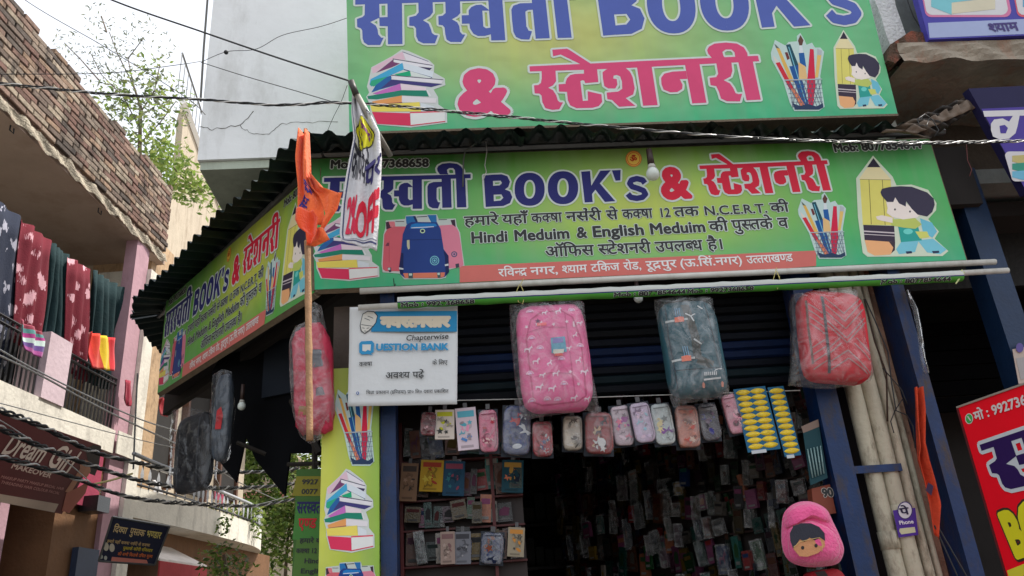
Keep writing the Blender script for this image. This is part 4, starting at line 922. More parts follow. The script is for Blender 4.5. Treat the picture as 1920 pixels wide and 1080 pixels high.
# teal bag
c0, hw, hh = pxbox(S, 1238, 566, 1360, 748, BW)
tb = thing('school_bag', 'dark teal sports bag with orange buckles, middle of the three bags below the sign', 'backpack', S.at(c0[0], c0[1]-hh, BW), 'school bags hanging in plastic')
B = BagF(S, S.at(c0[0]-.004, c0[1], BW), hw*.9, hh*.98, .06, 1)
mb = B.body(MB(), wr=.014, seed=2); mb.build('body', M('teal_bag_fabric', C(40, 84, 96), .7, .2, 14, .15), tb, True); x_, y_ = hw*.86, hh*.97
mb = MB(); B.ribbon(mb, [(-.1*x_, .9*y_), (.05*x_, .2*y_), (.0, -.3*y_), (.5*x_, -.45*y_)], .035, C(66, 70, 66), .001); mb.build('front_panel', PRINT, tb)
for yy in (.55, -.28):
    mb = MB(); B.ribbon(mb, [(-.9*x_, yy*y_-.004), (-.1*x_, yy*y_+.002)], .009, C(190, 196, 196), .003); mb.build('strap', PRINT, tb)
    mb = MB(); B.blob(mb, [(-1, -.6), (1, -.5), (1.1, .5), (.3, .7), (-.9, .5)], -.42*x_, yy*y_, .02, C(232, 108, 70), .007); mb.build('buckle', PAINT, tb)
for k in range(3):
    mb = MB(); B.ribbon(mb, [(-.5*x_+k*.009, .6*y_), (-.48*x_+k*.009, .82*y_)], .003, C(90, 150, 190), .003); B.ribbon(mb, [(-.44*x_+k*.009, -.22*y_), (-.46*x_+k*.009, -.02*y_)], .003, C(110, 170, 210), .003); mb.build('cord', PRINT, tb)
mb = MB(); B.ribbon(mb, [(-.15*x_, .68*y_), (.02*x_, .62*y_), (.1*x_, .5*y_)], .006, C(210, 214, 214), .004); B.ribbon(mb, [(.04*x_, .62*y_), (.2*x_, .66*y_)], .004, C(210, 214, 214), .004); B.ribbon(mb, [(.35*x_, .84*y_), (.5*x_, .76*y_)], .005, C(210, 214, 214), .004); B.ribbon(mb, [(-.02*x_, .12*y_), (.22*x_, .0)], .007, C(200, 204, 204), .004)
mb.build('white_mark', PRINT, tb)
mb = MB(); B.blob(mb, [(-1, -.5), (1, -.4), (1.05, -.2), (-1, -.3)], .38*x_, -.66*y_, .036, C(206, 210, 212), .004)
for k in range(7): B.blob(mb, [(-.12, -.25), (.06, -.25), (.14, .35), (-.04, .35)], .38*x_-.028+k*.008, -.62*y_, .024, C(206, 210, 212), .004)
B.blob(mb, [(-.7, .1), (.2, .35), (.9, .3), (1, .55), (.4, .5), (-.4, .4), (-.9, -.1)], .62*x_, -.57*y_, .02, C(206, 210, 212), .0045); mb.build('cat_logo', PRINT, tb)
for xx in (.05, .72):
    mb = MB(); B.blob(mb, [(-.4, -1), (.3, -1), (.5, .3), (0, 1), (-.5, .3)], xx*x_, -.83*y_, .012, C(226, 150, 130), .005); mb.build('zip_pull', PAINT, tb)
plastic(tb, S, [(1226, 562), (1260, 557), (1300, 556), (1333, 556), (1340, 600), (1352, 670), (1368, 742), (1350, 748), (1300, 754), (1275, 758), (1266, 768), (1258, 750), (1248, 680), (1236, 620)], BW, .09, PLASTIC, 4)
mb = MB(); B.ribbon(mb, [(-.8*x_, .86*y_), (-.88*x_, .2*y_), (-.84*x_, -.86*y_)], .005, C(30, 56, 66), .002); B.ribbon(mb, [(.62*x_, .9*y_), (.7*x_, .1*y_), (.74*x_, -.5*y_)], .005, C(30, 56, 66), .002); B.ribbon(mb, [(-.84*x_, -.5*y_), (.7*x_, -.5*y_)], .004, C(30, 56, 66), .002); mb.build('piping', PRINT, tb)
# red zigzag bag
c0, hw, hh = pxbox(S, 1497, 548, 1626, 722, BW)
rz = thing('school_bag', 'red school bag with grey zigzag stripes, rightmost of the bags under the front sign', 'backpack', S.at(c0[0], c0[1]-hh, BW), 'school bags hanging in plastic')
B = BagF(S, S.at(c0[0], c0[1], BW), hw*.95, hh*.98, .07, -7); x_, y_ = hw*.93, hh*.98
mb = B.body(MB(), wr=.008, seed=3); mb.build('body', M('red_bag_fabric', C(200, 32, 50), .7, .08, 25, .1), rz, True)
mb = MB(); g_ = C(170, 122, 122)
for y in (.42, .25, .08, -.12, -.22): B.ribbon(mb, [(-.34*x_, (y+.36)*y_), (.2*x_, y*y_), (.88*x_, min(y+.5, .86)*y_)], .0055, g_)
for y in (-.38, -.55): B.ribbon(mb, [(-.34*x_, (y-.26)*y_), (.2*x_, y*y_), (.9*x_, max(y-.46, -.9)*y_)], .0055, g_)
B.ribbon(mb, [(.42*x_, -.22*y_), (.9*x_, -.55*y_)], .0055, g_); B.ribbon(mb, [(.5*x_, -.1*y_), (.92*x_, -.4*y_)], .0055, g_)
for y in (-.12, -.24): B.ribbon(mb, [(-.34*x_, (y-.22)*y_), (.02*x_, y*y_)], .0055, g_)
for k in range(4): B.ribbon(mb, [(-.84*x_, (.62-k*.15)*y_), (-.46*x_, (.4-k*.15)*y_)], .0055, g_); B.ribbon(mb, [(-.84*x_, (-.36-k*.15)*y_), (-.46*x_, (-.18-k*.15)*y_)], .0055, g_)
mb.build('zigzag_stripe', PRINT, rz)
mb = MB(); B.ribbon(mb, [(-.4*x_, .8*y_), (-.4*x_, -.88*y_)], .012, C(60, 50, 56), .003); B.ribbon(mb, [(-.88*x_, .7*y_), (-.9*x_, .1*y_), (-.86*x_, -.7*y_)], .008, C(110, 70, 60), .003); mb.build('zip', PRINT, rz)
plastic(rz, S, [(1484, 552), (1530, 546), (1598, 543), (1610, 600), (1622, 660), (1634, 714), (1600, 722), (1560, 730), (1520, 726), (1482, 722), (1486, 660), (1486, 600)], BW, .115, PLASTIC, 7)
# bags under the side sign
w5 = -.0
c0, hw, hh = pxbox(S, 548, 594, 628, 826, w5)
lb = thing('school_bag', 'crimson bag in loose plastic behind the bamboo stick, left of the white poster', 'backpack', S.at(c0[0], c0[1]-hh, w5), 'school bags hanging in plastic')
B = BagF(S, S.at(c0[0], c0[1]-.01, w5), hw*.92, hh*.88, .07, 4, .5, .7); x_, y_ = hw*.92, hh*.88
mb = B.body(MB(), wr=.05, seed=5); mb.build('body', M('crimson_bag_fabric', C(184, 48, 76), .6, .3, 9, .3), lb, True)
mb = MB(); B.blob(mb, [(-.5, -1), (.6, -.9), (.5, .9), (-.4, 1)], .35*x_, .28*y_, .04, C(70, 74, 84), .003); B.blob(mb, [(-.6, -.6), (.6, -.5), (.3, .6), (-.5, .5)], .45*x_, -.32*y_, .03, C(80, 60, 70), .003); B.blob(mb, [(-.7, -.6), (.5, -.6), (.6, .5), (-.5, .7)], -.45*x_, -.62*y_, .03, C(150, 110, 60), .003); mb.build('dark_patch', PRINT, lb)
plastic(lb, S, [(590, 566), (603, 574), (612, 620), (624, 690), (630, 760), (622, 800), (600, 826), (580, 832), (562, 818), (550, 780), (544, 720), (543, 640), (556, 612), (580, 600)], w5, .085, PLASTIC, 9)
FD = Fr(LS.at(-1.1, 0, -.25), 120)
c0, hw, hh = pxbox(FD, 330, 776, 400, 926, 0)
db = thing('school_bag', 'black bag in dusty plastic hanging under the far end of the side sign', 'backpack', FD.at(c0[0], c0[1]-hh, 0), 'school bags hanging in plastic')
B = BagF(FD, FD.at(c0[0], c0[1], 0), hw*.9, hh*.96, .045, 2, .4, .6); mb = B.body(MB(), wr=.0, seed=8); mb.build('body', M('black_bag_fabric', C(24, 27, 34), .5, .12, 8, .08), db, True)
mb = MB(); B.ribbon(mb, [(-.5*hw, .8*hh), (-.5*hw, -.8*hh)], .012, C(50, 54, 62), .003); B.ribbon(mb, [(.5*hw, .8*hh), (.5*hw, -.8*hh)], .012, C(50, 54, 62), .003); mb.build('seam', CLOTH, db)
plastic(db, FD, [(326, 768), (350, 762), (390, 770), (404, 800), (404, 860), (402, 905), (410, 930), (392, 936), (366, 938), (336, 930), (322, 915), (322, 860), (324, 800)], 0, .052, GREYPLASTIC, 12)
FE = Fr(LS.at(-.72, 0, -.12), 112)
c0, hw, hh = pxbox(FE, 401, 700, 434, 866, 0)
gb = thing('school_bag', 'narrow grey bag with a red pocket beside the black bag under the side sign', 'backpack', FE.at(c0[0], c0[1]-hh, 0), 'school bags hanging in plastic')
B = BagF(FE, FE.at(c0[0], c0[1], 0), hw*.92, hh*.97, .03, 0, .6, .7); mb = B.body(MB(), wr=.015, seed=9); mb.build('body', M('slate_bag_fabric', C(70, 80, 92), .5, .25, 9, .15), gb, True)
mb = MB(); B.blob(mb, [(-.5, -1.6), (.5, -1.7), (.7, .2), (.3, 1.5), (-.4, 1.0)], .1*hw, -.05*hh, .036, C(186, 50, 56), .004); mb.build('red_pocket', CLOTH, gb)
plastic(gb, FE, [(402, 700), (418, 692), (434, 696), (438, 760), (432, 830), (424, 868), (410, 872), (400, 850), (397, 780)], 0, .036, GREYPLASTIC, 14)
# ---- pink plush backpack
c0, hw, hh = pxbox(S, 1468, 942, 1582, 1062, -.02)
pp = thing('plush_bag', 'fluffy pink plush backpack with a dark haired face patch, hanging near the blue post', 'backpack', S.at(c0[0], c0[1]-hh, -.02))
plush = M('pink_plush', C(236, 92, 150), .95, .06, 18, .45, sheen=.5, bscale=90)
def pillow(root, name, pts, w0, d, mat, ex=2.4, lump=.006, seed=0):
    U = [S.uv(*p, w0) for p in pts]; n = len(U); cx = sum(u[0] for u in U)/n; cy = sum(u[1] for u in U)/n; rnd = random.Random(seed); ph = [rnd.uniform(0, 6) for _ in range(5)]
    def cr(t):
        k = int(t) % n; f = t-int(t); p0, p1, p2, p3 = U[(k-1) % n], U[k], U[(k+1) % n], U[(k+2) % n]
        return tuple(.5*((2*p1[j])+(-p0[j]+p2[j])*f+(2*p0[j]-5*p1[j]+4*p2[j]-p3[j])*f**2+(-p0[j]+3*p1[j]-3*p2[j]+p3[j])*f**3) for j in range(2))
    mb = MB()
    for side in (1, -1):
        def f(a, b):
            o = cr((a % 1.0)*n); x = cx+(o[0]-cx)*b; y = cy+(o[1]-cy)*b; return S.at(x, y, w0+side*(d*max(0, 1-b**ex)**.5)+(1-b)*lump*math.sin(x*50+ph[0]+y*31))
        mb.grid(f, 56, 12)
    mb.build(name, mat, root, True); return (cx, cy)
pillow(pp, 'body', [(1470, 962), (1490, 944), (1518, 940), (1545, 952), (1560, 980), (1572, 1006), (1581, 1034), (1572, 1056), (1540, 1063), (1505, 1062), (1478, 1050), (1467, 1024), (1466, 990)], -.02, .075, plush)
pillow(pp, 'hood', [(1474, 960), (1492, 947), (1520, 943), (1545, 956), (1556, 976), (1548, 984), (1520, 974), (1494, 978), (1474, 990)], .015, .06, plush, 2.2)
pillow(pp, 'pocket', [(1478, 998), (1490, 982), (1516, 975), (1542, 984), (1562, 1000), (1574, 1026), (1568, 1050), (1540, 1058), (1506, 1058), (1482, 1044)], .03, .06, plush, 2.6)
def patch(name, pts, w0, col):
    mb = MB(); mb.poly2([S.uv(*p, w0) for p in pts], lambda u, v: S.at(u, v, w0), col); return mb.build(name, CLOTH, pp, thick=.002)
patch('face_patch', [(1484, 1008), (1500, 1000), (1524, 1004), (1544, 1004), (1547, 1024), (1534, 1037), (1514, 1044), (1499, 1043), (1488, 1030)], .093, C(196, 140, 98))
patch('eye_patch', ell(1505, 1027, 3, 3.6, 10), .0945, C(50, 44, 44)); patch('eye_patch', ell(1530, 1023, 3, 3.6, 10), .0945, C(50, 44, 44))
patch('hair_patch', [(1482, 1014), (1481, 1000), (1488, 986), (1502, 981), (1520, 981), (1536, 988), (1546, 1000), (1547, 1014), (1538, 1008), (1528, 1013), (1518, 1008), (1508, 1016), (1500, 1011), (1492, 1022), (1487, 1028)], .0945, C(44, 46, 58))
mb = MB(); mb.tube([S.p(x, y, .098) for x, y in ((1488, 1026), (1500, 1016), (1520, 1011), (1537, 1008), (1542, 1022), (1541, 1034))], .0012, 4, C(200, 170, 110)); mb.build('gold_thread', CLOTH, pp)
rs = thing('school_bag', 'dark red bag with a black front strap, its top just below the pink plush backpack', 'backpack', S.at(c0[0]+.02, 1.3, -.05))
a_ = S.uv(1512, 1075, -.05); B = BagF(S, S.at(S.uv(1545, 1075, -.05)[0], a_[1]-.16, -.05), .085, .17, .07, 4, .4, .6); mb = B.body(MB(), seed=31); mb.build('body', M('dark_red_fabric', C(150, 24, 34), .7, .1, 20, .2), rs, True)
mb = MB(); B.ribbon(mb, [(-.02, .165), (-.02, -.1)], .04, C(44, 36, 34), .003); mb.build('strap', CLOTH, rs); mb = MB(); B.ribbon(mb, [(-.02, .12), (-.02, .08)], .014, C(190, 140, 60), .005); mb.build('strap_mark', PRINT, rs)

# ---- bamboo with the saffron flag
bf = thing('saffron_flag', 'bright orange cloth flag knotted at the top of a bamboo stick by the shop corner', 'flag', S.p(580, 830, .33))
mb = MB()
pts = [(577, 452), (578, 560), (579, 650), (580, 740), (581, 826)]; P = [S.p(x, y, .33) for x, y in pts]; Q = []; R_ = []
for a, b in zip(P, P[1:]):
    for k in range(4): Q.append(a.lerp(b, k/4)); R_.append(.0125 if k else .0145)
Q.append(P[-1]); R_.append(.013); mb.color(C(160, 122, 88)); mb.tube(Q, R_, 9); mb.build('bamboo_stick', M('dry_bamboo', C(164, 126, 92), .7, .25, 25, .3), bf, True)
mb = MB(); mb.tube([S.p(573, 242, .32), S.p(577, 300, .325), S.p(577, 455, .33)], .008, 6); mb.build('stick_top', woodm, bf)
saf = M('saffron_cloth', C(240, 108, 52), .85, .1, 14, .4, sheen=.3)
f1 = clothfn(S, [(561, 246), (556, 300), (560, 350), (558, 398), (562, 420)], [(579, 246), (581, 300), (582, 340), (604, 372), (610, 420)], .36, .02, 1.6, 1)
mb = MB(); mb.grid(f1, 16, 30); mb.build('flag_cloth', saf, bf, True, .002)
f2 = clothfn(S, [(578, 330), (584, 352), (598, 366), (610, 400), (598, 436)], [(584, 326), (612, 356), (641, 358), (632, 392), (600, 440)], .365, .02, 1.4, 2.2)
mb = MB(); mb.grid(f2, 16, 24); mb.build('flag_cloth', saf, bf, True, .002)
f3 = clothfn(S, [(556, 392), (555, 415), (562, 430), (574, 438), (576, 458)], [(586, 392), (597, 410), (596, 432), (596, 440), (586, 458)], .39, .02, 1.0, .2)
mb = MB(); mb.grid(f3, 16, 16); mb.build('flag_fold', M('deep_saffron_cloth', C(236, 84, 36), .85, .1, 14, .4, sheen=.3), bf, True, .002)
f4 = clothfn(S, [(575, 430), (577, 445), (574, 460)], [(606, 428), (618, 448), (590, 462)], .37, .01, 1.2, 2)
mb = MB(); mb.grid(f4, 10, 8); mb.build('flag_fold', saf, bf, True, .002)
clothtext(bf, f1, 'जय श्री', .22, .86, .82, .60, C(70, 60, 140), .03, -.2, .1, .004)

# ---- bulbs
def bulb(F, px, py, w0, r, label, drop=.05, lit=False):
    c_ = F.p(px, py, w0); t = thing('light_bulb', label, 'light bulb', c_-Vector((0, 0, r)))
    mb = MB(); mb.grid(lambda a, b: c_+Vector((r*math.sin(math.pi*b)*math.cos(2*math.pi*a), r*math.sin(math.pi*b)*math.sin(2*math.pi*a), -r*math.cos(math.pi*b)*(1.25 if b > .5 else 1))), 18, 12); mb.build('glass', M('frosted_bulb', C(206, 214, 208), .25, .03, 10), t, True)
    mb = MB(); mb.tube([c_+Vector((0, 0, r*.95)), c_+Vector((0, 0, r*1.7))], [r*.7, r*.52], 10); mb.build('cap', M('bulb_cap', C(176, 176, 168), .5, .1), t, True)
    mb = MB(); mb.tube([c_+Vector((0, 0, r*1.6)), c_+Vector((0, 0, r*1.7+drop))], [r*.55, r*.45], 8); mb.build('holder', M('brown_bulb_holder', C(50, 34, 30), .5, .1), t, True)
bulb(S, 1224, 327, .14, .030, 'white light bulb hanging below the awning in front of the front sign', .08)
bulb(S, 1197, 560, -.03, .02, 'small dull bulb below the rolled banner between the pink and the teal bag', .05)
bulb(Fr(LS.at(0, 0, -.5), 112), 453, 762, 0, .02, 'pale bulb hanging in the dark under the side sign', .08)
# loose wires over the front sign
def wire(F, pts, w0, r, mat, label, n=5, cat='wire', name='loose_wire'):
    mb = MB(); mb.tube([F.p(x, y, w0) for x, y in pts], r, n); return single(mb, name, mat, label, cat, None, True)
wire(S, [(868, 350), (869, 300), (872, 284), (890, 270), (912, 264)], .03, .004, M('grey_wire_sleeve', C(90, 96, 92), .6), 'grey wire loop bent over the front sign, above its last Hindi letter')
wire(S, [(911, 266), (913, 284), (909, 310), (912, 322), (906, 338)], .03, .0022, wirel, 'thin twisted wire end dangling over the letter B of the front sign')
wire(S, [(1812, 270), (1814, 300), (1822, 318), (1818, 330)], .0, .002, M('reddish_wire', C(110, 60, 60), .6), 'thin reddish wire dangling right of the front sign')

# ================================================================== goods in the doorway
rod = thing('display_wire', 'thin taut wire under the shutter from which the pencil cases hang', 'wire', S.p(1110, 740, -.1))
rod_y = lambda x: 752-(x-855)*.031
mb = MB(); mb.tube([S.p(752, rod_y(752)-2, -.1), S.p(1110, rod_y(1110)+1, -.1), S.p(1500, rod_y(1500), -.1)], .0022, 5); mb.build('wire', wirel, rod)
GL = PLASTIC
def packet(x0, y0, x1, y1, kind, cols, label, name='pencil_case', cat='pencil case', lean=0, w0=-.09, grp='packs hanging on the doorway wire'):
    x0 -= 2; x1 += 3; y0 -= 3; y1 += 4; lean += random.uniform(-6, 2)-3; w0 += random.uniform(-.02, .02)
    c_, hw, hh = pxbox(S, x0, y0, x1, y1, w0); d = .012 if kind in ('card', 'pouch') else .022
    t = thing(name, label, cat, S.at(c_[0], c_[1]-hh, w0), grp)
    F2 = Fr(S.at(c_[0], c_[1], w0), 86.3); r = math.radians(lean); X = F2.X*math.cos(r)+F2.Y*math.sin(r); Y = F2.Y*math.cos(r)-F2.X*math.sin(r); F2.X, F2.Y = X, Y
    F2.P = S.at(c_[0], c_[1], w0)
    if kind == 'card':
        mb = MB(); mb.fbox(F2, -hw, hw, -hh, hh, -d/2, d/2, cols[0]); mb.build('card', PRINT, t)
        mb = MB()
        rn_ = random.Random(int(x0*7)); cc_ = cols[1:]+[dk(cols[0], .5), dk(cols[0], .75)]
        mb.fbox(F2, -hw*.8, hw*.8, hh*.55, hh*.85, d/2, d/2+.0008, cc_[0]); mb.fbox(F2, -hw*.7, hw*.5, -hh*.9, -hh*.78, d/2, d/2+.0008, dk(cols[0], .6))
        for k in range(12):
            c = cc_[k % len(cc_)]; sh_ = [ell(0, 0, 1, rn_.uniform(.3, .8), 9), STAR, HORSE, [(-1, -.3), (.9, -.5), (1, .3), (-.8, .5)]][k % 4]; cx, cy = rn_.uniform(-.5, .5)*hw, rn_.uniform(-.6, .45)*hh; q_ = hw*rn_.uniform(.15, .4); an = rn_.random()*6
            mb.poly2([(cx+(x*math.cos(an)-y*math.sin(an))*q_, cy+(x*math.sin(an)+y*math.cos(an))*q_) for x, y in sh_], lambda u, v: F2.at(u, v, d/2+.001+k*.0002), c)
        mb.build('printed_picture', PRINT, t)
    else:
        Bg = BagF(F2, F2.P, hw*.94, hh*.95, d, 0, .4, .5); mb = Bg.body(MB(), 18, 16, wr=.02, seed=int(x0)); mb.color(cols[0]); mb.c = [mb.col]*len(mb.f); mb.build('case', GOODS, t, True)
        mb = MB(); rn_ = random.Random(int(x0))
        cc_ = cols[1:]+[dk(cols[0], .45), dk(cols[0], 1.3)]
        for k in range(15):
            c = cc_[k % len(cc_)]; Bg.blob(mb, [ell(0, 0, 1, rn_.uniform(.25, .9), 9), STAR, HORSE][k % 3], rn_.uniform(-.5, .5)*hw, rn_.uniform(-.75, .65)*hh, hw*rn_.uniform(.12, .38), c, .002+k*.0002, rn_.random()*6)
        Bg.ribbon(mb, [(-.7*hw, .72*hh), (.7*hw, .75*hh)], .004, dk(cols[0], .4), .005); Bg.ribbon(mb, [(.7*hw, .72*hh), (.74*hw, -.6*hh), (.5*hw, -.8*hh)], .003, dk(cols[0], .4), .004)
        mb.build('printed_picture', PRINT, t)
        mb = MB(); mb.fbox(F2, -hw, hw, -hh, hh*1.02, -d-.004, -d, C(50, 56, 66)); mb.build('backing_card', PRINT, t)
        mb = MB(); Bg2 = BagF(F2, F2.P, hw*.97, hh*.97, d*1.35, 0, .4, .4); Bg2.body(mb, 18, 14, wr=.03, seed=int(x1)); mb.build('blister', GL, t, True)
    mb = MB(); mb.fbox(F2, -hw*.2, hw*.2, hh, hh+.022, -.002, .002, C(90, 90, 92)); mb.build('hang_tab', PRINT, t)
W2 = C(196, 190, 196)
packet(818, 772, 849, 820, 'card', [C(206, 196, 186), C(186, 190, 50), BLK], 'cream hanger card with a yellow blob and black stapler print', 'stationery_card', 'card', 3)
packet(858, 768, 892, 840, 'card', [C(206, 190, 200), C(90, 170, 190), C(80, 130, 190), C(226, 150, 180)], 'tall white and pink box with blue print, right of the cream hanger card', 'stationery_box', 'box', 4)
packet(899, 770, 932, 846, 'pouch', [C(196, 90, 124), C(210, 170, 170), C(180, 50, 70)], 'rose pink pencil case in film, second case right of the cream card', lean=4)
packet(943, 762, 994, 852, 'case', [C(44, 60, 110), C(190, 40, 50), C(200, 206, 214), C(30, 50, 120)], 'wide blue and red glossy pencil case below the left edge of the unicorn bag', lean=2)
packet(999, 792, 1034, 854, 'case', [C(160, 36, 52), C(190, 190, 196), C(60, 70, 120)], 'small crimson pencil case with a white print under the unicorn bag', lean=2)
packet(1056, 782, 1090, 842, 'case', [C(196, 186, 170), C(80, 70, 60), C(210, 206, 200)], 'cream pencil case with a black rim under the right corner of the unicorn bag', lean=4)
packet(1097, 775, 1148, 850, 'case', [C(140, 40, 44), C(200, 170, 140), C(60, 40, 50), C(206, 206, 206)], 'wide dark red glossy pencil case right of the unicorn bag', lean=4)
packet(1148, 762, 1184, 834, 'pouch', [C(200, 180, 190), C(170, 90, 160), C(220, 140, 160)], 'pale pink pouch with purple print, first of three pale pouches', lean=5)
packet(1186, 756, 1222, 828, 'pouch', [C(190, 170, 196), C(220, 190, 210), C(150, 190, 206)], 'lilac striped pouch, middle of three pale pouches', lean=6)
packet(1224, 758, 1260, 832, 'pouch', [C(186, 196, 196), C(130, 90, 150), C(214, 200, 150)], 'pale grey-green pouch with a purple bow, last of three pale pouches', lean=6)
packet(1268, 762, 1308, 838, 'case', [C(190, 120, 100), C(200, 70, 50), C(220, 190, 170)], 'orange and white pencil case in a black tray below the teal bag', lean=6)
packet(1312, 758, 1346, 824, 'pouch', [C(50, 44, 60), C(60, 60, 130), C(110, 90, 110)], 'dark brown pouch with blue foot, right of the orange pencil case', lean=6)
packet(1360, 740, 1390, 812, 'pouch', [C(206, 130, 150), C(226, 180, 190), C(90, 60, 70)], 'pink pouch leaning beside the yellow blister cards', lean=14)
packet(790, 775, 818, 814, 'pouch', [C(120, 24, 44), C(200, 150, 160), C(90, 20, 40)], 'dark red rounded pouch left of the cream hanger card', lean=3)
# yellow blister cards
def ycard(x0, y0, x1, y1, nc, nr, label):
    w0 = -.085; c_, hw, hh = pxbox(S, x0, y0, x1, y1, w0); F2 = Fr(S.at(c_[0], c_[1], w0), 86.3); r = math.radians(3); X = F2.X*math.cos(r)+F2.Y*math.sin(r); Y = F2.Y*math.cos(r)-F2.X*math.sin(r); F2.X, F2.Y = X, Y
    t = thing('blister_card', label, 'card', S.at(c_[0], c_[1]-hh, w0), 'blister cards with yellow shells')
    mb = MB(); mb.fbox(F2, -hw, hw, -hh, hh, -.003, .0, C(36, 96, 130)); mb.build('card', PRINT, t)
    me = None
    for i in range(nc):
        for j in range(nr):
            cx = -hw+(i+.5)*2*hw/nc*(1 if nc == 1 else .9)+(.0 if nc == 1 else hw*.1); cy = -hh*.94+(j+.5)*1.9*hh/nr
            if me is None:
                mb = MB(); mb.color(C(222, 190, 30)); rx, ry = hw/nc*.93, hh/nr*.9
                mb.grid(lambda a, b: Vector((rx*b*math.cos(2*math.pi*a)*1, 0, 0))+Vector((0, ry*b*math.copysign(abs(math.sin(2*math.pi*a))**1.5, math.sin(2*math.pi*a)), .006*(1-b*b)**.5)), 16, 4)
                o = mb.build('shell', GOODS, None, True); me = o.data; o.matrix_basis = Matrix.Identity(4); me.transform(Matrix((F2.X, F2.Y, F2.Z)).transposed().to_4x4())
            else: o = bpy.data.objects.new('shell', me); COL.objects.link(o)
            o.parent = t; o.location = F2.at(cx, cy, .001)-Vector(t['_o'])
            mb = MB()
    mb = MB(); mb.fbox(F2, -hw*.8, hw*.1, -hh-.008, -hh+.006, .001, .003, C(190, 196, 200)); mb.build('price_strip', PRINT, t)
ycard(1388, 726, 1450, 846, 2, 10, 'blue blister card with two columns of yellow shells, the wider of the pair')
ycard(1455, 724, 1486, 856, 1, 11, 'narrow blister card with one column of yellow shells, right of the wider one')
# teal card with pale pens, orange box with digits
t = thing('pen_card', 'teal card holding five pale pens beside the right blue post', 'card', S.p(1527, 905, -.1))
w0 = -.1; q = [(1506, 812), (1536, 800), (1552, 896), (1520, 910)]; U = [S.uv(*p, w0) for p in q]
mb = MB(); mb.box8([S.at(u, v, w0-.004) for u, v in U]+[S.at(u, v, w0) for u, v in U], C(24, 62, 70)); mb.build('card', PRINT, t)
for k in range(5):
    mb = MB(); mb.tube([S.p(1514+k*6, 842-k*1.5, w0+.006), S.p(1524+k*5.2, 896-k*2, w0+.006)], .0032, 6, C(120, 150, 150)); mb.build('pen', GOODS, t, True)
q = [(1502, 800), (1534, 786), (1536, 800), (1506, 812)]; U = [S.uv(*p, w0) for p in q]; mb = MB(); mb.add([S.at(u, v, w0+.001) for u, v in U], [(0, 1, 2, 3)], C(130, 110, 100)); mb.build('card_header', PRINT, t)
t = thing('carton', 'brown orange carton marked with black digits, behind the pink plush backpack', 'box', S.p(1545, 960, -.14)); mb = MB(); q = [(1526, 968), (1568, 962), (1556, 908), (1522, 916)]; U = [S.uv(*p, -.12) for p in q]
mb.box8([S.at(u, v, -.17) for u, v in U]+[S.at(u, v, -.12) for u, v in U], C(126, 66, 50)); mb.build('box', PRINT, t); mb = MB(); write(mb, S, '90', (1543, 932), (1563, 930), 15, BLK, .05, .1, C(180, 170, 160), w=-.12); mb.build('lettering', PRINT, t)

for nm_, bx, cl, lb_ in (('yellow_book', (790, 866, 828, 918), [C(170, 136, 30), C(150, 50, 30), C(190, 170, 60)], 'yellow and red activity book hanging at the top left of the doorway'),
  ('blue_folder', (833, 868, 868, 926), [C(24, 66, 92), C(130, 60, 80), C(40, 110, 120)], 'blue folder with a pink figure, right of the yellow activity book'),
  ('tan_pouch', (753, 872, 780, 936), [C(120, 92, 70), C(60, 50, 44), C(150, 120, 100)], 'tan paper toy card at the left edge of the doorway'),
  ('cartoon_case', (943, 866, 978, 920), [C(22, 66, 80), C(170, 130, 60), C(190, 110, 80)], 'teal card with an orange figure hanging below the wide blue case'),
  ('white_packet', (828, 1000, 850, 1054), [C(150, 130, 120), C(120, 90, 90), C(170, 150, 140)], 'pale wrapped packet low on the left side of the doorway'),
  ('silver_packet', (854, 1000, 880, 1054), [C(110, 112, 120), C(60, 60, 66), C(150, 150, 154)], 'silver wrapped packet beside the pale one low on the left'),
  ('navy_case', (902, 1000, 942, 1056), [C(20, 40, 84), C(40, 60, 70), C(120, 60, 40)], 'navy case low on the left rack near its right end'),
  ('scissors_card', (954, 992, 980, 1040), [C(150, 140, 120), C(190, 130, 60), C(60, 60, 60)], 'white and orange card with cord at the right end of the left rack')):
    packet(*bx, 'card' if nm_ != 'navy_case' else 'pouch', cl, lb_, nm_, nm_.split('_')[-1], 0, -.34, 'packs hanging inside the doorway')
for px_, ya_, yb_, w_q in ((1030, 556, 574, .03), (1282, 546, 562, .03), (1546, 534, 550, .03)):
    mb = MB().color(C(60, 56, 54)); mb.tube([S.p(px_-12, yb_, w_q), S.p(px_-7, yb_-9, w_q+.01), S.p(px_+6, yb_-9, w_q+.01), S.p(px_+11, yb_, w_q)], .006, 6); mb.build('carry_handle', CLOTH, {1030: pk, 1282: tb, 1546: rz}[px_], True)
    mb = MB().color(C(170, 160, 120)); mb.tube([S.p(px_, yb_-8, w_q+.01), S.p(px_-1, ya_-6, .06)], .0014, 4); mb.build('hanging_string', CLOTH, {1030: pk, 1282: tb, 1546: rz}[px_])
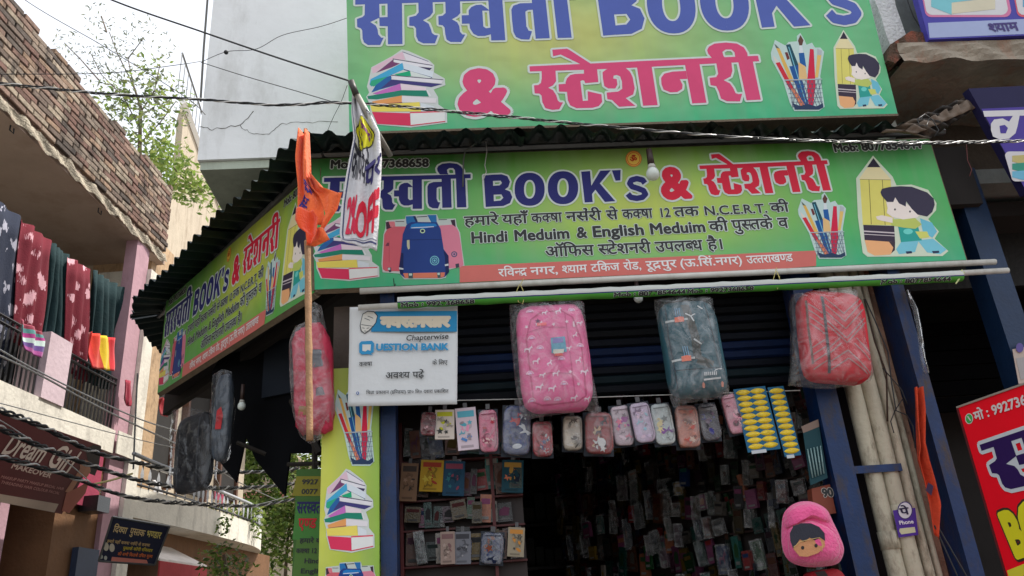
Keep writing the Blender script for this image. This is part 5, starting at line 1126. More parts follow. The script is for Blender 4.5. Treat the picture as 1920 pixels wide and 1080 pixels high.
# ---- racks and stock inside
random.seed(21)
pal = [(C(150, 120, 40), 'mustard'), (C(30, 60, 110), 'blue'), (C(150, 40, 44), 'red'), (C(170, 160, 150), 'pale'), (C(60, 60, 64), 'dark grey'), (C(30, 110, 100), 'teal'), (C(180, 110, 80), 'tan'), (C(150, 80, 120), 'mauve'), (C(40, 90, 50), 'green')]
rk = thing('display_rack', 'dark red shelved rack inside the doorway on the left', 'rack', S.p(860, 1075, -.4))
w0 = -.42; ua = S.uv(752, 1000, w0)[0]; ub = S.uv(985, 1000, w0)[0]
ys = [862, 935, 990, 1057]
mb = MB(); mb.fbox(S, ua-.02, ub, 1.2, 2.6, w0-.05, w0-.03, C(40, 28, 26)); mb.build('back_panel', PAINT, rk)
for y in ys:
    v = S.uv(860, y, w0)[1]; mb = MB(); mb.fbox(S, ua, ub, v-.008, v, w0-.03, w0+.03, C(74, 20, 20)); mb.build('shelf', PAINT, rk)
for x in (752, 925): u = S.uv(x, 1000, w0)[0]; mb = MB(); mb.fbox(S, u, u+.014, 1.2, 2.45, w0-.02, w0+.04, C(80, 22, 24)); mb.build('upright', PAINT, rk)
kinds = ['notebook', 'pencil_packet', 'pen_box', 'eraser_packet', 'geometry_box']
LAB = {}
ADJ = ['plain', 'thin', 'wide', 'squat', 'tall', 'shiny', 'dusty', 'worn', 'new', 'creased', 'tilted', 'narrow']
def stock(F, u, v, ww, hh_, w_, where, rot=0, k_=.5):
    col, nm = random.choice(pal); kd = random.choice(kinds); col2 = dk(random.choice(pal)[0], k_); col = dk(col, k_)  # palette scaled down: the dim interior is put into the stock's colour
    base = F.at(u+ww/2, v, w_); t = thing(kd, f"{nm} {kd.replace('_', ' ')} {where}", kd.split('_')[-1], base, 'small stock on the racks inside the shop'); LAB.setdefault(t['label'], []).append((t, ww, hh_, u))
    mb = MB(); d = random.uniform(.008, .03); rr_ = math.radians(rot)
    F2 = Fr(base, 86.3); X = F.X*math.cos(rr_)+F.Y*math.sin(rr_); Y = F.Y*math.cos(rr_)-F.X*math.sin(rr_); F2.X, F2.Y, F2.Z, F2.P = X, Y, F.Z, base
    mb.fbox(F2, -ww/2, ww/2, 0, hh_, 0, d, col); mb.build('wrapper', GOODS, t)
    mb = MB(); k = random.random()
    if k < .5: mb.poly2([(x*ww*.36, hh_*.55+y*hh_*.25) for x, y in random.choice([STAR, HORSE, [(-1, -.8), (.7, -1), (1, .6), (.1, 1), (-.8, .4)]])], lambda a, b: F2.at(a, b, d+.001), col2)
    else: mb.fbox(F2, -ww*.4, ww*.4, hh_*.65, hh_*.85, d, d+.001, col2)
    mb.build('printed_picture', PRINT, t); mb = MB(); mb.fbox(F2, -ww*.3, ww*.3, hh_*.1, hh_*.2, d+.002, d+.003, dk(C(170, 170, 170), k_*.8)); mb.build('printed_label', PRINT, t)
    if random.random() < .25:
        mb = MB(); mb.fbox(F2, -ww*.53, ww*.53, -.004, hh_*1.06, -.001, d+.008); mb.build('film', PLASTIC, t)
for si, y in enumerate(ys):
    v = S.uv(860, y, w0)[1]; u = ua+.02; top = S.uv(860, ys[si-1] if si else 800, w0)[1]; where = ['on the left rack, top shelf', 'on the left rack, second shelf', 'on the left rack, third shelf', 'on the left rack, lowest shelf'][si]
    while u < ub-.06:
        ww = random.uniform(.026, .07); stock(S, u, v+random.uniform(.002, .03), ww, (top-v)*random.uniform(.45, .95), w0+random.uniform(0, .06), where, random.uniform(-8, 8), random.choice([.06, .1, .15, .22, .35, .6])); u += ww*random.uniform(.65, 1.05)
# right wall of goods going back into the shop
RWp = S.at(uR+.12, 0, -.3); FW = Fr(RWp, 86.3+38)       # leaning inwards, faces the street and the lane
FW = Fr(S.at(uR-.95, 0, -1.75), 86.3+52+4)
rk2 = thing('display_rack', 'rack of dim goods along the right side of the shop, seen at a slant', 'rack', FW.at(.8, 0, 0))
mb = MB(); mb.fbox(FW, -.1, 1.95, .2, 3.25, -.04, -.02, C(24, 18, 17)); mb.build('back_panel', PAINT, rk2)
for k in range(8):
    v = 1.3+k*.2; mb = MB(); mb.fbox(FW, -.1, 1.9, v-.008, v, -.02, .03, C(36, 18, 17)); mb.build('shelf', PAINT, rk2)
wn = ['lowest', 'second', 'third', 'fourth', 'fifth', 'sixth', 'seventh', 'top']
wn = ['lowest', 'second', 'third', 'fourth', 'fifth', 'sixth', 'seventh', 'eighth', 'ninth', 'tenth']
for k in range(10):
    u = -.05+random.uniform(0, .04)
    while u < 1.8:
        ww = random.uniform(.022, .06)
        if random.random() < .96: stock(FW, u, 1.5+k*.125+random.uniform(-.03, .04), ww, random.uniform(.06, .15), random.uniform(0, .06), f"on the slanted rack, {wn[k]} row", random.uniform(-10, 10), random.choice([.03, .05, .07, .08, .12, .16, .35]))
        u += ww*random.uniform(.75, 1.25)
# shelves at the back, stock colours darkened to stand for the dim room
bk = thing('back_shelves', 'dark brown shelves across the back wall of the shop', 'shelves', S.at(.3, .2, D+.2))
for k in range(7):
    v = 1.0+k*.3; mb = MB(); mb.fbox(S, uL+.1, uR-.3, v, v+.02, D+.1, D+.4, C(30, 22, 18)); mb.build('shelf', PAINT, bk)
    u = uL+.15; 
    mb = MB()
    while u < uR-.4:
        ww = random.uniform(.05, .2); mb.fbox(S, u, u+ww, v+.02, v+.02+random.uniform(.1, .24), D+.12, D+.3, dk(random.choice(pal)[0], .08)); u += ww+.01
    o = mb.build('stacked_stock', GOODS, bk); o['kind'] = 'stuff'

# labels of look-alike stock: told apart by size and place in the row where that holds
ORD = ['first', 'second', 'third', 'fourth', 'fifth', 'sixth', 'seventh', 'eighth', 'ninth']
for lb_, lst in LAB.items():
    if len(lst) > 1:
        for i_, (t_, a_, b_, u_) in enumerate(sorted(lst, key=lambda q: q[3])): t_['label'] = lb_ + (', ' + ORD[i_] + ' from the left')
# ================================================================== right side
random.seed(31)
def pxu(px, py, w): return S.uv(px, py, w)[0]
pv = M('old_drain_pipe', C(172, 166, 146), .6, .15, 8, .2, dirt=C(84, 72, 56), damt=.95, dscale=9)
for i, (x, y, r, lab) in enumerate(((1641, 905, .036, 'left one of the two thick cream drain pipes beside the blue door post'), (1672, 905, .037, 'right one of the two thick cream drain pipes, behind the purple sticker'), (1699, 905, .022, 'thin stained pipe right of the two thick drain pipes'), (1716, 905, .014, 'narrow brownish conduit behind the orange cloth'))):
    w0 = [-.13, -.13, -.14, -.17][i]; u = pxu(x, y, w0); mb = MB()
    P = [S.at(u+.002*math.sin(k*1.3), .14+k*.2, w0) for k in range(17)]; mb.tube(P, r, 14)
    t = thing('drain_pipe', lab, 'pipe', S.at(u, .14, w0), 'pipes beside the door post'); mb.build('pipe', pv, t, True)
    if i < 2:
        for v in (1.75, 2.62):
            m2 = MB(); m2.tube([S.at(u, v+i*.1, w0), S.at(u, v+.07+i*.1, w0)], r*1.13, 14); m2.build('joint', pv, t, True)
ua = pxu(1598, 880, -.08); ub = pxu(1690, 876, -.08); v = S.uv(1645, 878, -.09)[1]
mb = MB(); mb.fbox(S, ua, ub, v-.017, v+.014, -.094, -.086); mb.fbox(S, ub, ub+.006, v-.017, v+.014, -.17, -.086)
single(mb, 'pipe_clamp', bluepaint, 'blue steel strap holding the cream drain pipes to the door post', 'strap')
# purple payment sticker
SQ2 = S; ws = -.086
st = thing('payment_sticker', 'torn purple payment sticker with a white round emblem on the cream pipe', 'sticker', S.p(1698, 1008, ws))
mb = MB(); pq(mb, S, [(1, 1)]*0 or [(1674, 957), (1716, 952), (1722, 1003), (1685, 1008)], C(70, 40, 130), ws); mb.build('paper', PRINT, st, thick=.001)
mb = MB(); pq(mb, S, ell(1697, 957, 14.5, 17), C(60, 40, 100), ws+.001); pq(mb, S, ell(1697, 957, 12.5, 15), C(196, 194, 200), ws+.0018); mb.build('emblem', PRINT, st)
mb = MB(); write(mb, S, 'पे', (1689, 966), (1705, 964), 12, C(40, 34, 60), .03, w=ws+.001); mb.build('emblem_letters', PRINT, st)
mb = MB(); write(mb, S, 'Phone', (1686, 984), (1713, 981), 7, C(210, 204, 214), .03, w=ws+.001); mb.build('lettering', PRINT, st)
mb = MB(); pq(mb, S, [(1687, 991), (1715, 988), (1717, 998), (1690, 1002), (1686, 996)], C(186, 184, 150), ws+.001); mb.build('blank_field', PRINT, st)
# orange rag flag on the right
rf = thing('orange_rag', 'faded orange cloth strip draped down along the cream pipes on the right', 'cloth', S.p(1755, 1010, -.02))
g1 = clothfn(S, [(1712, 728), (1714, 780), (1720, 840), (1718, 862), (1730, 900), (1742, 950), (1750, 1000)], [(1728, 726), (1732, 770), (1730, 830), (1740, 865), (1752, 900), (1766, 945), (1762, 1012)], -.03, .02, 1.3, .5)
mb = MB(); mb.grid(g1, 12, 44); mb.build('cloth', M('faded_orange_cloth', C(180, 60, 30), .9, .35, 10, .4), rf, True, .002)
for a_, b_ in ((1752, 1795), (1757, 1812)):
    mb = MB(); mb.tube([S.p(a_, 985, -.03), S.p(b_, 1080, -.03)], .003, 5); mb.build('stick', wirem, rf)
mb = MB(); mb.poly2([(u, v) for u, v in [S.uv(*p, -.01) for p in [(1738, 905), (1748, 912), (1744, 930), (1733, 920)]]], lambda u, v: S.at(u, v, .0), C(50, 30, 60)); mb.build('dark_emblem', PRINT, rf)
wire(S, [(1622, 560), (1640, 600), (1665, 660), (1672, 720), (1680, 770), (1700, 778), (1712, 800), (1716, 840)], -.07, .003, wirem, 'black wire snaking down over the cream drain pipes')
wire(S, [(1655, 690), (1690, 730), (1702, 760), (1694, 745), (1678, 770), (1670, 790), (1676, 812)], -.08, .0025, wirem, 'short curled black wire end between the pipes')
wire(S, [(1620, 560), (1640, 640), (1662, 700), (1664, 790)], -.085, .004, M('rusty_wire', C(60, 44, 36), .8), 'rusty brown wire strip hanging behind the red zigzag bag')
# neighbouring dark shop
ns_ = thing('neighbour_shop', 'dark neighbouring shop bay with blue posts at the right edge', 'shop', S.at(3.2, 0, -1.5))
ux = b2+.02
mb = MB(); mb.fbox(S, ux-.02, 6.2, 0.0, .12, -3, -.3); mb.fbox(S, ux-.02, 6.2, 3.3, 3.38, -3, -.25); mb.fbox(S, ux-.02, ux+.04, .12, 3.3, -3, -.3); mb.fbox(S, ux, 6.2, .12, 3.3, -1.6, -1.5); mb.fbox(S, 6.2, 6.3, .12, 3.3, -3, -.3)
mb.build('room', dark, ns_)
u3 = pxu(1863, 560, -.1); mb = MB(); mb.fbox(S, u3, u3+.12, .12, 3.5, -.22, -.1); mb.build('post', M('dark_blue_enamel', C(14, 42, 74), .5, .2, 10, .1), ns_)
mb = MB(); mb.fbox(S, ux, 6, 3.0, 3.3, -.5, -.46); mb.build('shutter_box', M('dark_shutter_box', C(16, 14, 13), .7, .3, 6, .3), ns_)
for k in range(6):
    mb = MB(); mb.fbox(S, ux+.05, 6, 2.95-k*.09, 3.03-k*.09, -1.1-.01*(k % 2), -1.08); mb.build('slat', M('black_slat', (.002, .002, .0025, 1), 1, .3, 8, .2, spec=.05), ns_)
t = thing('paper_cards', 'pale cards stuck on the dark blue post at the right edge', 'cards', S.p(1908, 690, -.08))
for (q_, c_) in (([(1898, 655), (1925, 650), (1932, 715), (1910, 720)], C(170, 160, 150)), ([(1905, 672), (1930, 668), (1936, 706), (1914, 712)], C(150, 150, 150))):
    mb = MB(); pq(mb, S, q_, c_, -.085 if c_[0] > .35 else -.083); mb.build('card', PRINT, t, thick=.001)
mb = MB(); pq(mb, S, ell(1912, 652, 7, 9), C(90, 80, 140), -.08); mb.build('round_sticker', PRINT, t, thick=.001)
pole_ = wire(S, [(1700, 545), (1716, 580), (1724, 620), (1730, 670), (1738, 700)], -.02, .012, GREYPLASTIC, 'twisted dusty strip of plastic film hanging in the dark bay', 6, 'plastic film', 'plastic_strip')
# right-hand building above: slab edge, dark wall, grey wall
rbld = thing('right_building', 'weathered concrete building with crumbling slab edge beside the upper sign', 'building', S.at(3.2, 0, -2))
ws = -.55; uS = pxu(1640, 60, -.3)
mb = MB(); mb.fbox(S, pxu(1665, 150, ws), 7, 3.42, S.uv(1800, 112, .0)[1]+.25, -3, ws); mb.build('dark_wall', darkwall, rbld)
va, vb_ = S.uv(1830, 112, .06)[1], S.uv(1830, 76, .06)[1]
mb = MB()
def edge(a, b):
    u = pxu(1688, 100, .06)+a*4; n = .008*math.sin(u*9)+.005*math.sin(u*31)
    return u, n
def slabf(a, b):
    u, n = edge(a, b); th = b*4
    if th < 1: return S.at(u, va+n*.6+.02*abs(math.sin(u*9)), ws+(.06-ws)*th)
    if th < 2: return S.at(u, va+n*.6+(vb_-va)*(th-1), .06+.012*math.sin(u*23+th*5)+n*.4)
    return S.at(u, vb_+n*.2, .06-(th-2)/2*.7)
mb.grid(slabf, 120, 16); mb.build('slab_edge', M('crumbling_slab', C(150, 140, 126), .95, .2, 6, .5, dirt=C(150, 100, 76), damt=.6, dscale=6), rbld)
mb = MB(); mb.fbox(S, pxu(1664, 40, -.1), 7, vb_, 6.5, -1.5, -.12); mb.build('upper_wall', greyplaster, rbld)
mb = MB(); pts = [(1660, 96), (1700, 70), (1738, 76), (1745, 100), (1715, 118), (1690, 112), (1670, 130), (1655, 125)]
mb.poly2([S.uv(*p, .0) for p in pts], lambda u, v: S.at(u, v, -.0)); mb.build('broken_masonry', M('broken_masonry', C(84, 66, 54), 1, .4, 12, 1.0, dirt=C(170, 90, 70), damt=.6, dscale=9), rbld, thick=.1)
wire(S, [(1694, -20), (1712, 30), (1728, 56), (1726, 80), (1720, 96)], -.02, .0035, wirem, 'black cable running down the grey wall between the upper sign and the purple board')
# purple boards
def booklet(mb, F, x0, y0, x1, y1, h, cols):
    n = len(cols)
    for k, c_ in enumerate(cols):
        ya = y0+(y1-y0)*k/n; yb = y0+(y1-y0)*(k+1)/n; xm = x0+(x1-x0)*.32
        pq(mb, F, [(x0, ya), (xm, ya+(yb-ya)*.45), (xm, yb+(yb-ya)*.25), (x0, yb-(yb-ya)*.25)], c_, h+k*.00012); pq(mb, F, [(xm, ya+(yb-ya)*.5), (x1, ya+(yb-ya)*.2), (x1, yb-(yb-ya)*.1), (xm, yb+(yb-ya)*.2)], C(206, 200, 176), h+k*.00012+.00005); pq(mb, F, [(x0, ya), (x0+(x1-x0)*.7, ya-(yb-ya)*.35), (x1, ya+(yb-ya)*.15), (xm, ya+(yb-ya)*.5)], c_, h+k*.00012+.0001)
PUR = C(70, 66, 160)
t = thing('purple_board', 'purple signboard with rounded white book panels, standing on the crumbling slab at the top right', 'sign', S.p(1850, 72, .08)); w0 = .08
mb = MB(); U = [S.uv(*p, w0) for p in [(1742, 74), (2110, 58), (2060, -120), (1690, -110)]]; mb.box8([S.at(u, v, w0-.04) for u, v in U]+[S.at(u, v, w0) for u, v in U], PUR); mb.build('panel', PRINT, t)
def rr(x0, y0, x1, y1, r=8, sk=0):
    o = []
    for cx, cy, a in ((x1-r, y0+r, -90), (x1-r, y1-r, 0), (x0+r, y1-r, 90), (x0+r, y0+r, 180)):
        for k in range(5): an = math.radians(a+k*22.5); o.append((cx+r*math.cos(an)+(cy-y0)*sk, cy+r*math.sin(an)))
    return o
for x0, x1, c1 in ((1716, 1878, C(206, 120, 160)), (1888, 2040, C(206, 90, 110))):
    mb = MB(); pq(mb, S, rr(x0, -70, x1, 32, 12, .2), c1, w0+.001); pq(mb, S, rr(x0+3, -68, x1-5, 28, 12, .2), C(206, 206, 210), w0+.0016); booklet(mb, S, x0+30, -40, x1-12, 20, w0+.0024, [C(90, 170, 190), C(120, 190, 200)] if x0 < 1800 else [C(190, 50, 70), C(90, 160, 200)]); mb.build('printed_books', PRINT, t)
mb = MB(); pq(mb, S, [(1740, 43), (2105, 28), (2110, 56), (1743, 71)], C(158, 170, 206), w0+.001); mb.build('pale_band', PRINT, t)
mb = MB(); write(mb, S, 'श्याम', (1856, 60), (1911, 57), 14, C(70, 60, 120), .03, w=w0+.001); mb.build('lettering', PRINT, t)
t = thing('purple_board', 'dark purple signboard with a big white Hindi letter at the right edge of the photo', 'sign', S.p(1900, 360, .12)); w0 = .12
F9 = Fr(S.at(0, 3.4, .12), 86.3, 8)
mb = MB(); U = [F9.uv(*p) for p in [(1926, 362), (2200, 352), (2130, 150), (1816, 166)]]; mb.box8([F9.at(u, v, -.05) for u, v in U]+[F9.at(u, v, 0) for u, v in U], C(34, 32, 72)); mb.build('panel', PRINT, t)
mb = MB(); pq(mb, F9, [(1840, 204), (2150, 190), (2196, 350), (1924, 358)], C(76, 62, 150), .001); mb.build('purple_field', PRINT, t)
mb = MB(); tl = [(1843, 208), (2000, 204), (2002, 214), (1846, 219)]; pq(mb, F9, tl, C(210, 210, 214), .002)
pq(mb, F9, [(1858, 232), (1864, 224), (1880, 222), (1892, 228), (1900, 216), (1912, 216), (1908, 236), (1904, 250), (1892, 260), (1876, 262), (1862, 256), (1858, 244)], C(210, 210, 214), .0022); pq(mb, F9, [(1874, 236), (1884, 234), (1890, 240), (1886, 250), (1876, 250)], C(76, 62, 150), .0028)
pq(mb, F9, [(1925, 214), (1945, 213), (1960, 262), (1942, 264)], C(210, 210, 214), .0022); mb.build('lettering', PRINT, t)
mb = MB(); pq(mb, F9, rr(1882, 284, 2010, 340, 8, .3), C(206, 206, 210), .002); booklet(mb, F9, 1898, 292, 1990, 336, .003, [C(190, 180, 120), C(60, 150, 130), C(110, 180, 210)]); mb.build('printed_books', PRINT, t)
# torn tin at the awning's right end
t = thing('torn_tin', 'torn end of corrugated tin and dusty film sticking out right of the upper sign', 'tin sheet', S.p(1760, 250, .1))
tf = clothfn(S, [(1650, 250), (1700, 252), (1740, 262)], [(1806, 184), (1824, 188), (1836, 198)], .12, .02, 6, 0)
mb = MB(); mb.grid(tf, 70, 8); mb.build('tin_flap', M('dusty_tin', C(46, 42, 40), .7, .4, 8, .3, dirt=C(150, 130, 110), damt=.6), t, True, .003)
tf = clothfn(S, [(1690, 246), (1720, 250)], [(1830, 180), (1838, 198)], .14, .014, 7, 2); mb = MB(); mb.grid(tf, 60, 3); mb.build('bright_edge', M('pale_tin_edge', C(110, 96, 84), .7, .3, 10, .2), t, True, .003)
t = wire(S, [(1722, 230), (1730, 218), (1742, 222), (1738, 236), (1724, 236), (1720, 224), (1734, 214), (1748, 224), (1760, 244), (1752, 256)], .2, .0022, wirem, 'tangle of thin wire at the torn tin end of the awning')
# red sign at the right edge
RP = S.p(1797, 765, .3)
RS = Fr((1.5, 2.6, 0), 166)
t = thing('red_board', 'red board with a big purple and white Hindi letter and yellow capitals, bottom right corner', 'sign', RS.p(1880, 1075)); 
uA, vA = RS.uv(1797, 765); red = C(240, 14, 36)
mb = MB(); mb.fbox(RS, uA, uA+1.1, .9, vA, -.03, 0, red); mb.build('panel', PRINT, t)
mb = MB(); mb.fbox(RS, uA-.004, uA+1.1, vA, vA+.006, -.032, .004, C(150, 140, 130)); mb.fbox(RS, uA-.006, uA, .9, vA, -.032, .004, C(90, 30, 34)); mb.build('frame', PAINT, t)
mb = MB(); write(mb, RS, 'मो : 9927368658', (1830, 789), (1975, 742), 15, C(216, 206, 206), .03, .0001, C(216, 206, 206)); mb.build('phone_number', PRINT, t)
mb = MB(); pq(mb, RS, ell(1817, 785, 7.5, 10), C(206, 210, 206), .001); pq(mb, RS, ell(1817, 785, 6, 8.5), C(60, 170, 80), .0016); pq(mb, RS, line((1814, 780), (1820, 789), 2.4), C(206, 210, 206), .0022); mb.build('phone_emblem', PRINT, t)
mb = MB(); poster(mb, RS, N_SA, (1838, 834), (1956, 794), (1874, 924), C(46, 24, 84), .012, C(200, 206, 212)); mb.build('lettering', PRINT, t)
mb = MB()
write(mb, RS, 'BOOK', (1903, 1044), (2080, 985), 78, C(222, 214, 40), .06, .1, C(60, 50, 40)); mb.build('lettering', PRINT, t)
mb = MB(); pq(mb, RS, [(1888, 1070), (2100, 985), (2160, 1200), (1918, 1180)], C(216, 206, 60), .001); mb.build('yellow_band', PRINT, t)
# ================================================================== across the lane, left
random.seed(41)
lb1 = thing('lane_building', 'old pink and white building across the lane with a raw brick parapet over its balcony', 'building', (LX-1.5, 5.5, 0))
ZB = L.uv(155, 325)[1]; zt0 = L.uv(155, 152)[1]
y1 = L.uv(312, 480)[0]
mb = MB(); mb.box8([(LX-3, 1.5, ZB-.1), (LX-.02, 1.5, ZB-.1), (LX-.02, y1+.02, ZB-.1), (LX-3, y1+.02, ZB-.1), (LX-3, 1.5, ZB), (LX-.02, 1.5, ZB), (LX-.02, y1+.02, ZB), (LX-3, y1+.02, ZB)]); mb.build('soffit_slab', soffitm, lb1)
for (x, y) in ((20, 235), (185, 390), (283, 497)):
    h = hit(x, y, (0, 0, ZB-.1), Vector((0, 0, 1))); mb = MB(); mb.tube([h, h+Vector((0, 0, -.04)), h+Vector((.02, .02, -.06)), h+Vector((.03, .0, -.03))], .006, 5); mb.build('hook', wirem, lb1)
# parapet: core and bricks
mb = MB(); mb.box8([(LX-.2, 1.5, ZB), (LX-.03, 1.5, ZB), (LX-.03, y1-.03, ZB), (LX-.2, y1-.03, ZB), (LX-.2, 1.5, zt0-.03), (LX-.03, 1.5, zt0-.03), (LX-.03, y1-.03, zt0-.06), (LX-.2, y1-.03, zt0-.06)])
mb.build('parapet_core', mortar, lb1)
mb = MB(); L_ = 60
def trimf(a, b):
    y = 1.5+(y1-1.5)*a; n = .012*math.sin(y*13)+.01*math.sin(y*31+1)+.006*math.sin(y*77)
    return Vector((LX+.004+.01*math.sin(y*19+b*4), y, ZB-.1+(.085+n)*b+ (n if b < .2 else 0)))
mb.grid(trimf, 160, 5); mb.build('plaster_strip', M('flaking_plaster', C(166, 156, 138), .95, .3, 12, .7, dirt=C(78, 72, 58), damt=.95, dscale=12), lb1)
ncou = 15; ch_ = (zt0-ZB-.02)/ncou; bl = .2
bcols = [C(172, 142, 126), C(156, 122, 108), C(190, 166, 146), C(134, 116, 104), C(200, 182, 160), C(146, 112, 100), C(170, 152, 136), C(112, 100, 92), C(180, 150, 126)]
nb = 0
for r_ in range(ncou):
    y = 4.1+(bl/2 if r_ % 2 else 0)+random.uniform(-.03, .03)
    while y < y1-.02:
        ww = bl*random.uniform(.9, .975); yy = min(y+ww, y1+random.uniform(-.02, .015))
        if r_ == ncou-1 and random.random() < .3: y += bl; continue
        z0 = ZB+.035+r_*ch_+random.uniform(-.004, .004); z1_ = z0+ch_*random.uniform(.86, .95); x1_ = LX+random.uniform(-.005, .003); tl_ = random.uniform(-.005, .005); ch2 = .005
        vs = [(LX-.1, y, z0), (LX-.1, yy, z0), (LX-.1, yy, z1_), (LX-.1, y, z1_), (x1_-ch2, y, z0+tl_), (x1_-ch2, yy, z0-tl_), (x1_-ch2, yy, z1_-tl_), (x1_-ch2, y, z1_+tl_),
              (x1_, y+ch2, z0+tl_+ch2), (x1_, yy-ch2*random.uniform(.6, 2), z0-tl_+ch2), (x1_, yy-ch2, z1_-tl_-ch2*random.uniform(.6, 1.6)), (x1_, y+ch2*random.uniform(.6, 2), z1_+tl_-ch2)]
        m_ = MB(); k_ = random.uniform(.55, .82); c_ = dk(random.choice(bcols), k_)
        m_.add(vs, [(0, 1, 5, 4), (1, 2, 6, 5), (2, 3, 7, 6), (3, 0, 4, 7), (4, 5, 9, 8), (5, 6, 10, 9), (6, 7, 11, 10), (7, 4, 8, 11), (8, 9, 10, 11)], c_); m_.build('brick', brickm, lb1); nb += 1
        y += bl
# recess: back wall, end wall, balcony
zs_t = L.uv(170, 787)[1]; zs_b = L.uv(201, 846)[1]; ye = L.uv(281, 660)[0]
yp0, yp1 = L.uv(236, 660)[0], L.uv(262, 660)[0]
mb = MB(); mb.box8([(LX-1.3, 1.5, 0), (LX-1.2, 1.5, 0), (LX-1.2, ye, 0), (LX-1.3, ye, 0), (LX-1.3, 1.5, ZB-.1), (LX-1.2, 1.5, ZB-.1), (LX-1.2, ye, ZB-.1), (LX-1.3, ye, ZB-.1)]); mb.build('recess_wall', M('dim_room_wall', C(40, 42, 44), .9, .2, 3), lb1)
mb = MB(); mb.fbox(L, yp0, yp1, 0.0, ZB-.1, -.13, -.02); mb.build('end_pillar', pinkwall, lb1)
mb = MB(); mb.fbox(L, yp1+.001, ye, 0, ZB-.3, -.5, .02); mb.build('white_pilaster', white, lb1)
mb = MB(); mb.fbox(L, 1.5, yp0-.002, zs_b, zs_t, -1.2, 0); mb.fbox(L, yp0-.002, ye, zs_b, zs_t, .02, .03); mb.build('balcony_slab', white, lb1)
ya_, yb_ = L.uv(84, 680)[0], L.uv(127, 690)[0]; zp = L.uv(105, 628)[1]
mb = MB(); mb.fbox(L, ya_, yb_, zs_t, zp, -.22, .012); mb.build('balcony_pier', M('pale_pink_wall', C(196, 176, 184), .9, .08, 5, .2, dirt=C(160, 140, 146), damt=.4), lb1)
zr = L.uv(120, 649)[1]
def railing(root, y0_, y1_, z0_, z1_, x, mat, step=.055, rails=(0, -.05)):
    mb = MB()
    for r_ in rails: mb.tube([Vector((x, y0_, z1_+r_)), Vector((x, y1_, z1_+r_))], .012, 6)
    mb.build('rail', mat, root)
    n = int((y1_-y0_)/step)
    for k in range(n+1):
        y = y0_+(y1_-y0_)*k/n; mb = MB(); mb.tube([Vector((x, y, z0_)), Vector((x, y, z1_))], .009, 4); mb.build('baluster', mat, root)
dr = M('black_iron_rail', C(34, 32, 34), .5, .2, 20)
t = thing('balcony_railing', 'black iron railing of the first balcony left of the pale pink pier', 'railing', (LX-.05, 4.4, zs_t)); railing(t, 3.0, ya_-.01, zs_t, zr, LX-.05, dr)
t = thing('balcony_railing', 'black iron railing between the pale pink pier and the end pillar', 'railing', (LX-.05, 6.5, zs_t)); railing(t, yb_+.01, yp0-.01, zs_t, zr, LX-.05, dr)
# curtains
LC = Fr((LX-.17, 0, 0), 0)
def floral(name, base, spot):
    m = M(name, base, .9, .12, 12, .2); N = m.node_tree.nodes; Lk = m.node_tree.links; b = N['Principled BSDF']
    g = N.new('ShaderNodeNewGeometry'); v = N.new('ShaderNodeTexVoronoi'); v.inputs['Scale'].default_value = 7.5; n = N.new('ShaderNodeTexNoise'); n.inputs['Scale'].default_value = 22; n.inputs['Detail'].default_value = 3
    ad = N.new('ShaderNodeMixRGB'); ad.blend_type = 'ADD'; ad.inputs[0].default_value = .09; Lk.new(g.outputs['Position'], ad.inputs[1]); Lk.new(n.outputs['Color'], ad.inputs[2]); Lk.new(ad.outputs[0], v.inputs['Vector'])
    c = N.new('ShaderNodeMath'); c.operation = 'LESS_THAN'; c.inputs[1].default_value = .36; Lk.new(v.outputs['Distance'], c.inputs[0])
    n3 = N.new('ShaderNodeTexNoise'); n3.inputs['Scale'].default_value = 4.5; Lk.new(g.outputs['Position'], n3.inputs['Vector']); c3 = N.new('ShaderNodeMath'); c3.operation = 'GREATER_THAN'; c3.inputs[1].default_value = .42; Lk.new(n3.outputs['Fac'], c3.inputs[0])
    mm = N.new('ShaderNodeMath'); mm.operation = 'MULTIPLY'; Lk.new(c.outputs[0], mm.inputs[0]); Lk.new(c3.outputs[0], mm.inputs[1])
    prev = b.inputs['Base Color'].links[0].from_socket; mx = N.new('ShaderNodeMix'); mx.data_type = 'RGBA'; Lk.new(mm.outputs[0], mx.inputs['Factor']); Lk.new(prev, mx.inputs['A']); mx.inputs['B'].default_value = spot; Lk.new(mx.outputs['Result'], b.inputs['Base Color'])
    return m
nf = floral('navy_floral_cloth', C(26, 34, 54), C(150, 150, 164)); rf_ = floral('red_floral_cloth', C(100, 14, 34), C(196, 150, 160)); tl_m = M('dark_teal_cloth', C(14, 44, 48), .9, .15, 8, .2)
def curtain(x0, x1, ytop0, ytop1, yb0, yb1, xb0, xb1, mat, label, folds):
    fn = clothfn(LC, [(x0, ytop0), (xb0, yb0)], [(x1, ytop1), (xb1, yb1)], random.uniform(0, .06), .035, folds, random.uniform(0, 6))
    mb = MB(); mb.grid(lambda a, b: fn(a, b), int(folds*12), 6)
    o = mb.build('curtain', mat, None, True, .004); recentre(o); tag(o, label, 'curtain', 'curtains on the balcony across the lane')
curtain(-60, 42, 330, 412, 640, 700, -90, 16, nf, 'navy curtain with pale flowers, leftmost on the balcony', 4)
curtain(42, 98, 412, 455, 640, 665, 22, 74, rf_, 'red flowered curtain between the navy and the first teal curtain', 3)
curtain(97, 131, 455, 482, 665, 690, 73, 122, tl_m, 'dark teal curtain between the two red flowered ones', 4)
curtain(130, 172, 482, 508, 690, 720, 118, 162, rf_, 'red flowered curtain right of the first teal curtain', 3)
curtain(172, 248, 506, 552, 715, 745, 160, 236, tl_m, 'wide dark teal curtain beside the pink end pillar', 6)
